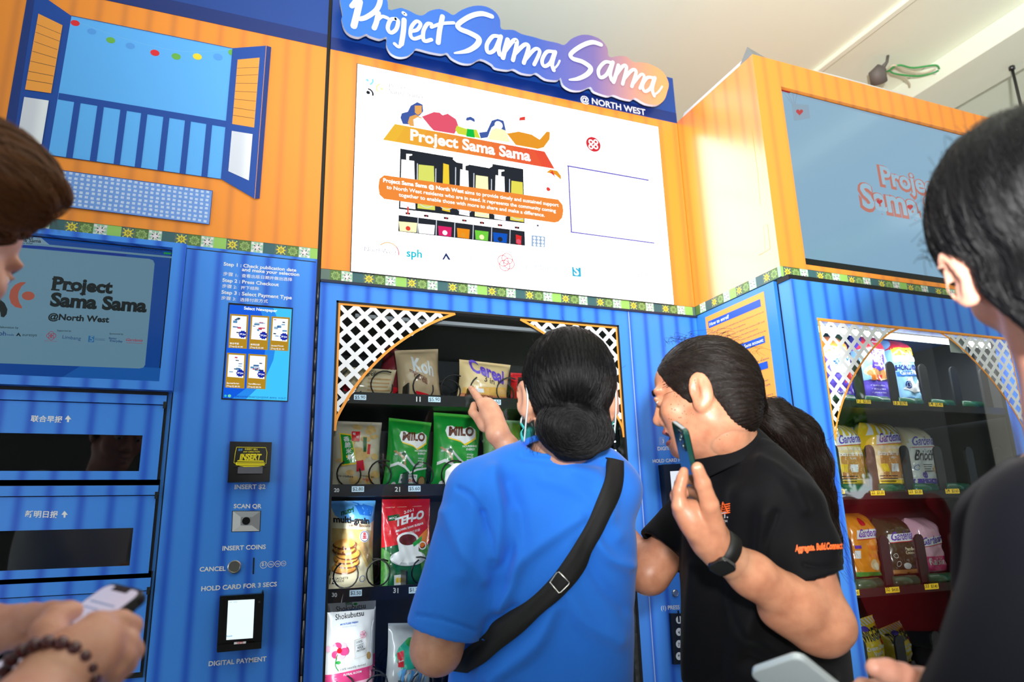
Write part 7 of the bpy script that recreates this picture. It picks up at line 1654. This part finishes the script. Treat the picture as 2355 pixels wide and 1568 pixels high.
vh = Vol(hc-.2, hc+.18, .006); head(vh, hc, Rq); vh.cone(hc+Rq@np.array([0, -.02, -.06]), hq+np.array([-.02, .02, .5]), .052, .056, .02); lower_body(vb, pq, hq, -52); skin('body', [vb, vh], [SKB], pq)
hv = Vol(hc-.2, hc+.2, .006); cap(hv, hc, Rq, 1, .02, .02, -.09); fq = frd(hc); skin('hair', [hv], [HB_], pq, flow=fq)
MAR = cloth('maroon_top', (150, 16, 26), (128, 12, 20)); vs = Vol(hq-np.array([.4, .4, .1]), hq+np.array([.4, .4, .6]), .01); vs.loft([hq-np.array([0, 0, .06]), hq+np.array([0, 0, .1]), hq+np.array([-.01, .01, .36]), hq+np.array([-.02, .02, .49])], [.185, .175, .17, .085], [.13, .13, .125, .075], Rq[:, 0], .03, pw=2.2)
for s in (1, -1):
    q0 = hq+np.array([0, 0, .42])+Rq[:, 0]*s*.16; vs.cone(q0, q0+Rq[:, 0]*s*.045+np.array([0, 0, -.2]), .06, .064, .03)
skin('maroon_top', [vs], [MAR], pq)
# ================================================================ loose wiring and a threaded rod under the ceiling
cw = onZ(2030, 172, 3.2); wr = thing('ceiling_wiring', 'grey conduit stub with loose green and cream wires under the ceiling', 'wiring', tuple(cw))
def cp(px, py, z): return onZ(px, py, z)
GRYP = mat('conduit_grey', (104, 98, 94), rough=.6)
MB().tube([cp(2042, 128, 3.2), cp(2040, 142, 3.17), cp(2030, 155, 3.14)], [.006, .006, .01], GRYP, 10).tube([cp(2028, 154, 3.14), cp(2018, 168, 3.12), cp(2022, 190, 3.09)], [.022, .036, .034], GRYP, 16).build('conduit', wr)
WGRN = mat('wire_green', (62, 160, 84), rough=.4); WCR = mat('wire_cream', (214, 204, 178), rough=.5)
for nm, m, ps in (('green_wire', WGRN, ((2040, 165), (2066, 150), (2100, 156), (2150, 150), (2160, 158))), ('green_wire', WGRN, ((2045, 162), (2060, 170), (2110, 175), (2145, 168), (2158, 162))), ('cream_wire', WCR, ((2042, 160), (2056, 150), (2080, 160), (2120, 168), (2152, 158))), ('cream_wire', WCR, ((2050, 168), (2075, 176), (2090, 190), (2092, 200)))):
    MB().tube(catmull([cp(x, y, 3.14) for x, y in ps], 6), .0042, m, 8).build(nm, wr)
MB().tube([cp(2150, 166, 3.14), cp(2160, 158, 3.19), cp(2162, 156, 3.2)], [.01, .013, .013], mat('connector_white', (236, 236, 232), rough=.4), 10).build('connector', wr)
r0 = np.array([3.02, *onX(2331, 172, 3.02)[1:]]); rz = onX(2352, 280, 3.02)
rd_ = thing('threaded_rod', 'thin steel rod hanging from the ceiling beam at upper right', 'rod', (r0[0], r0[1], 3.1))
MB().tube([(r0[0], r0[1], 3.1), (r0[0], r0[1], 2.6)], .006, DSTEEL, 10).build('rod', rd_); MB().tube([(r0[0], r0[1], 3.1), (r0[0], r0[1], 3.085)], .012, DSTEEL, 6).build('nut', rd_)
# ================================================================ greenery beyond the open side, seen only in the glass
LEAF = [mat('leaf_green', (92, 150, 52), rough=.5), mat('leaf_deep', (44, 96, 36), rough=.5), mat('leaf_bright', (140, 190, 78), rough=.5)]; BARK = mat('bark', (92, 76, 60), rough=.9)
def tree(x, y, h, r, lab, n=1500):
    t = thing('tree', lab, 'tree', (x, y, 0), 'trees beyond the open side'); MB().tube([(x, y, -.05), (x+.05, y, h*.5), (x, y+.05, h*.8)], [.16, .12, .05], BARK, 10).build('trunk', t); mb = MB()
    for i in range(n):
        d = rng.normal(size=3); d /= np.linalg.norm(d); c_ = np.array([x, y, h*.66])+d*np.array([r, r, h*.36])*rng.uniform(.45, 1)**.5; a = rng.normal(size=3); a /= np.linalg.norm(a); b = np.cross(a, d); b /= np.linalg.norm(b)+1e-9; s = rng.uniform(.1, .2)
        mb.add([c_-a*s, c_+b*s*.45, c_+a*s, c_-b*s*.45], [(0, 1, 2, 3)], LEAF[i % 3])
    mb.build('foliage', t)
for x, y, h_, r_ in ((4.7, -4.4, 4.0, 1.2), (7.3, -5.0, 5.0, 1.3), (4.6, -8.4, 4.6, 1.4)): tree(x, y, h_, r_, 'leafy green tree mirrored in the glass of the bread machine')
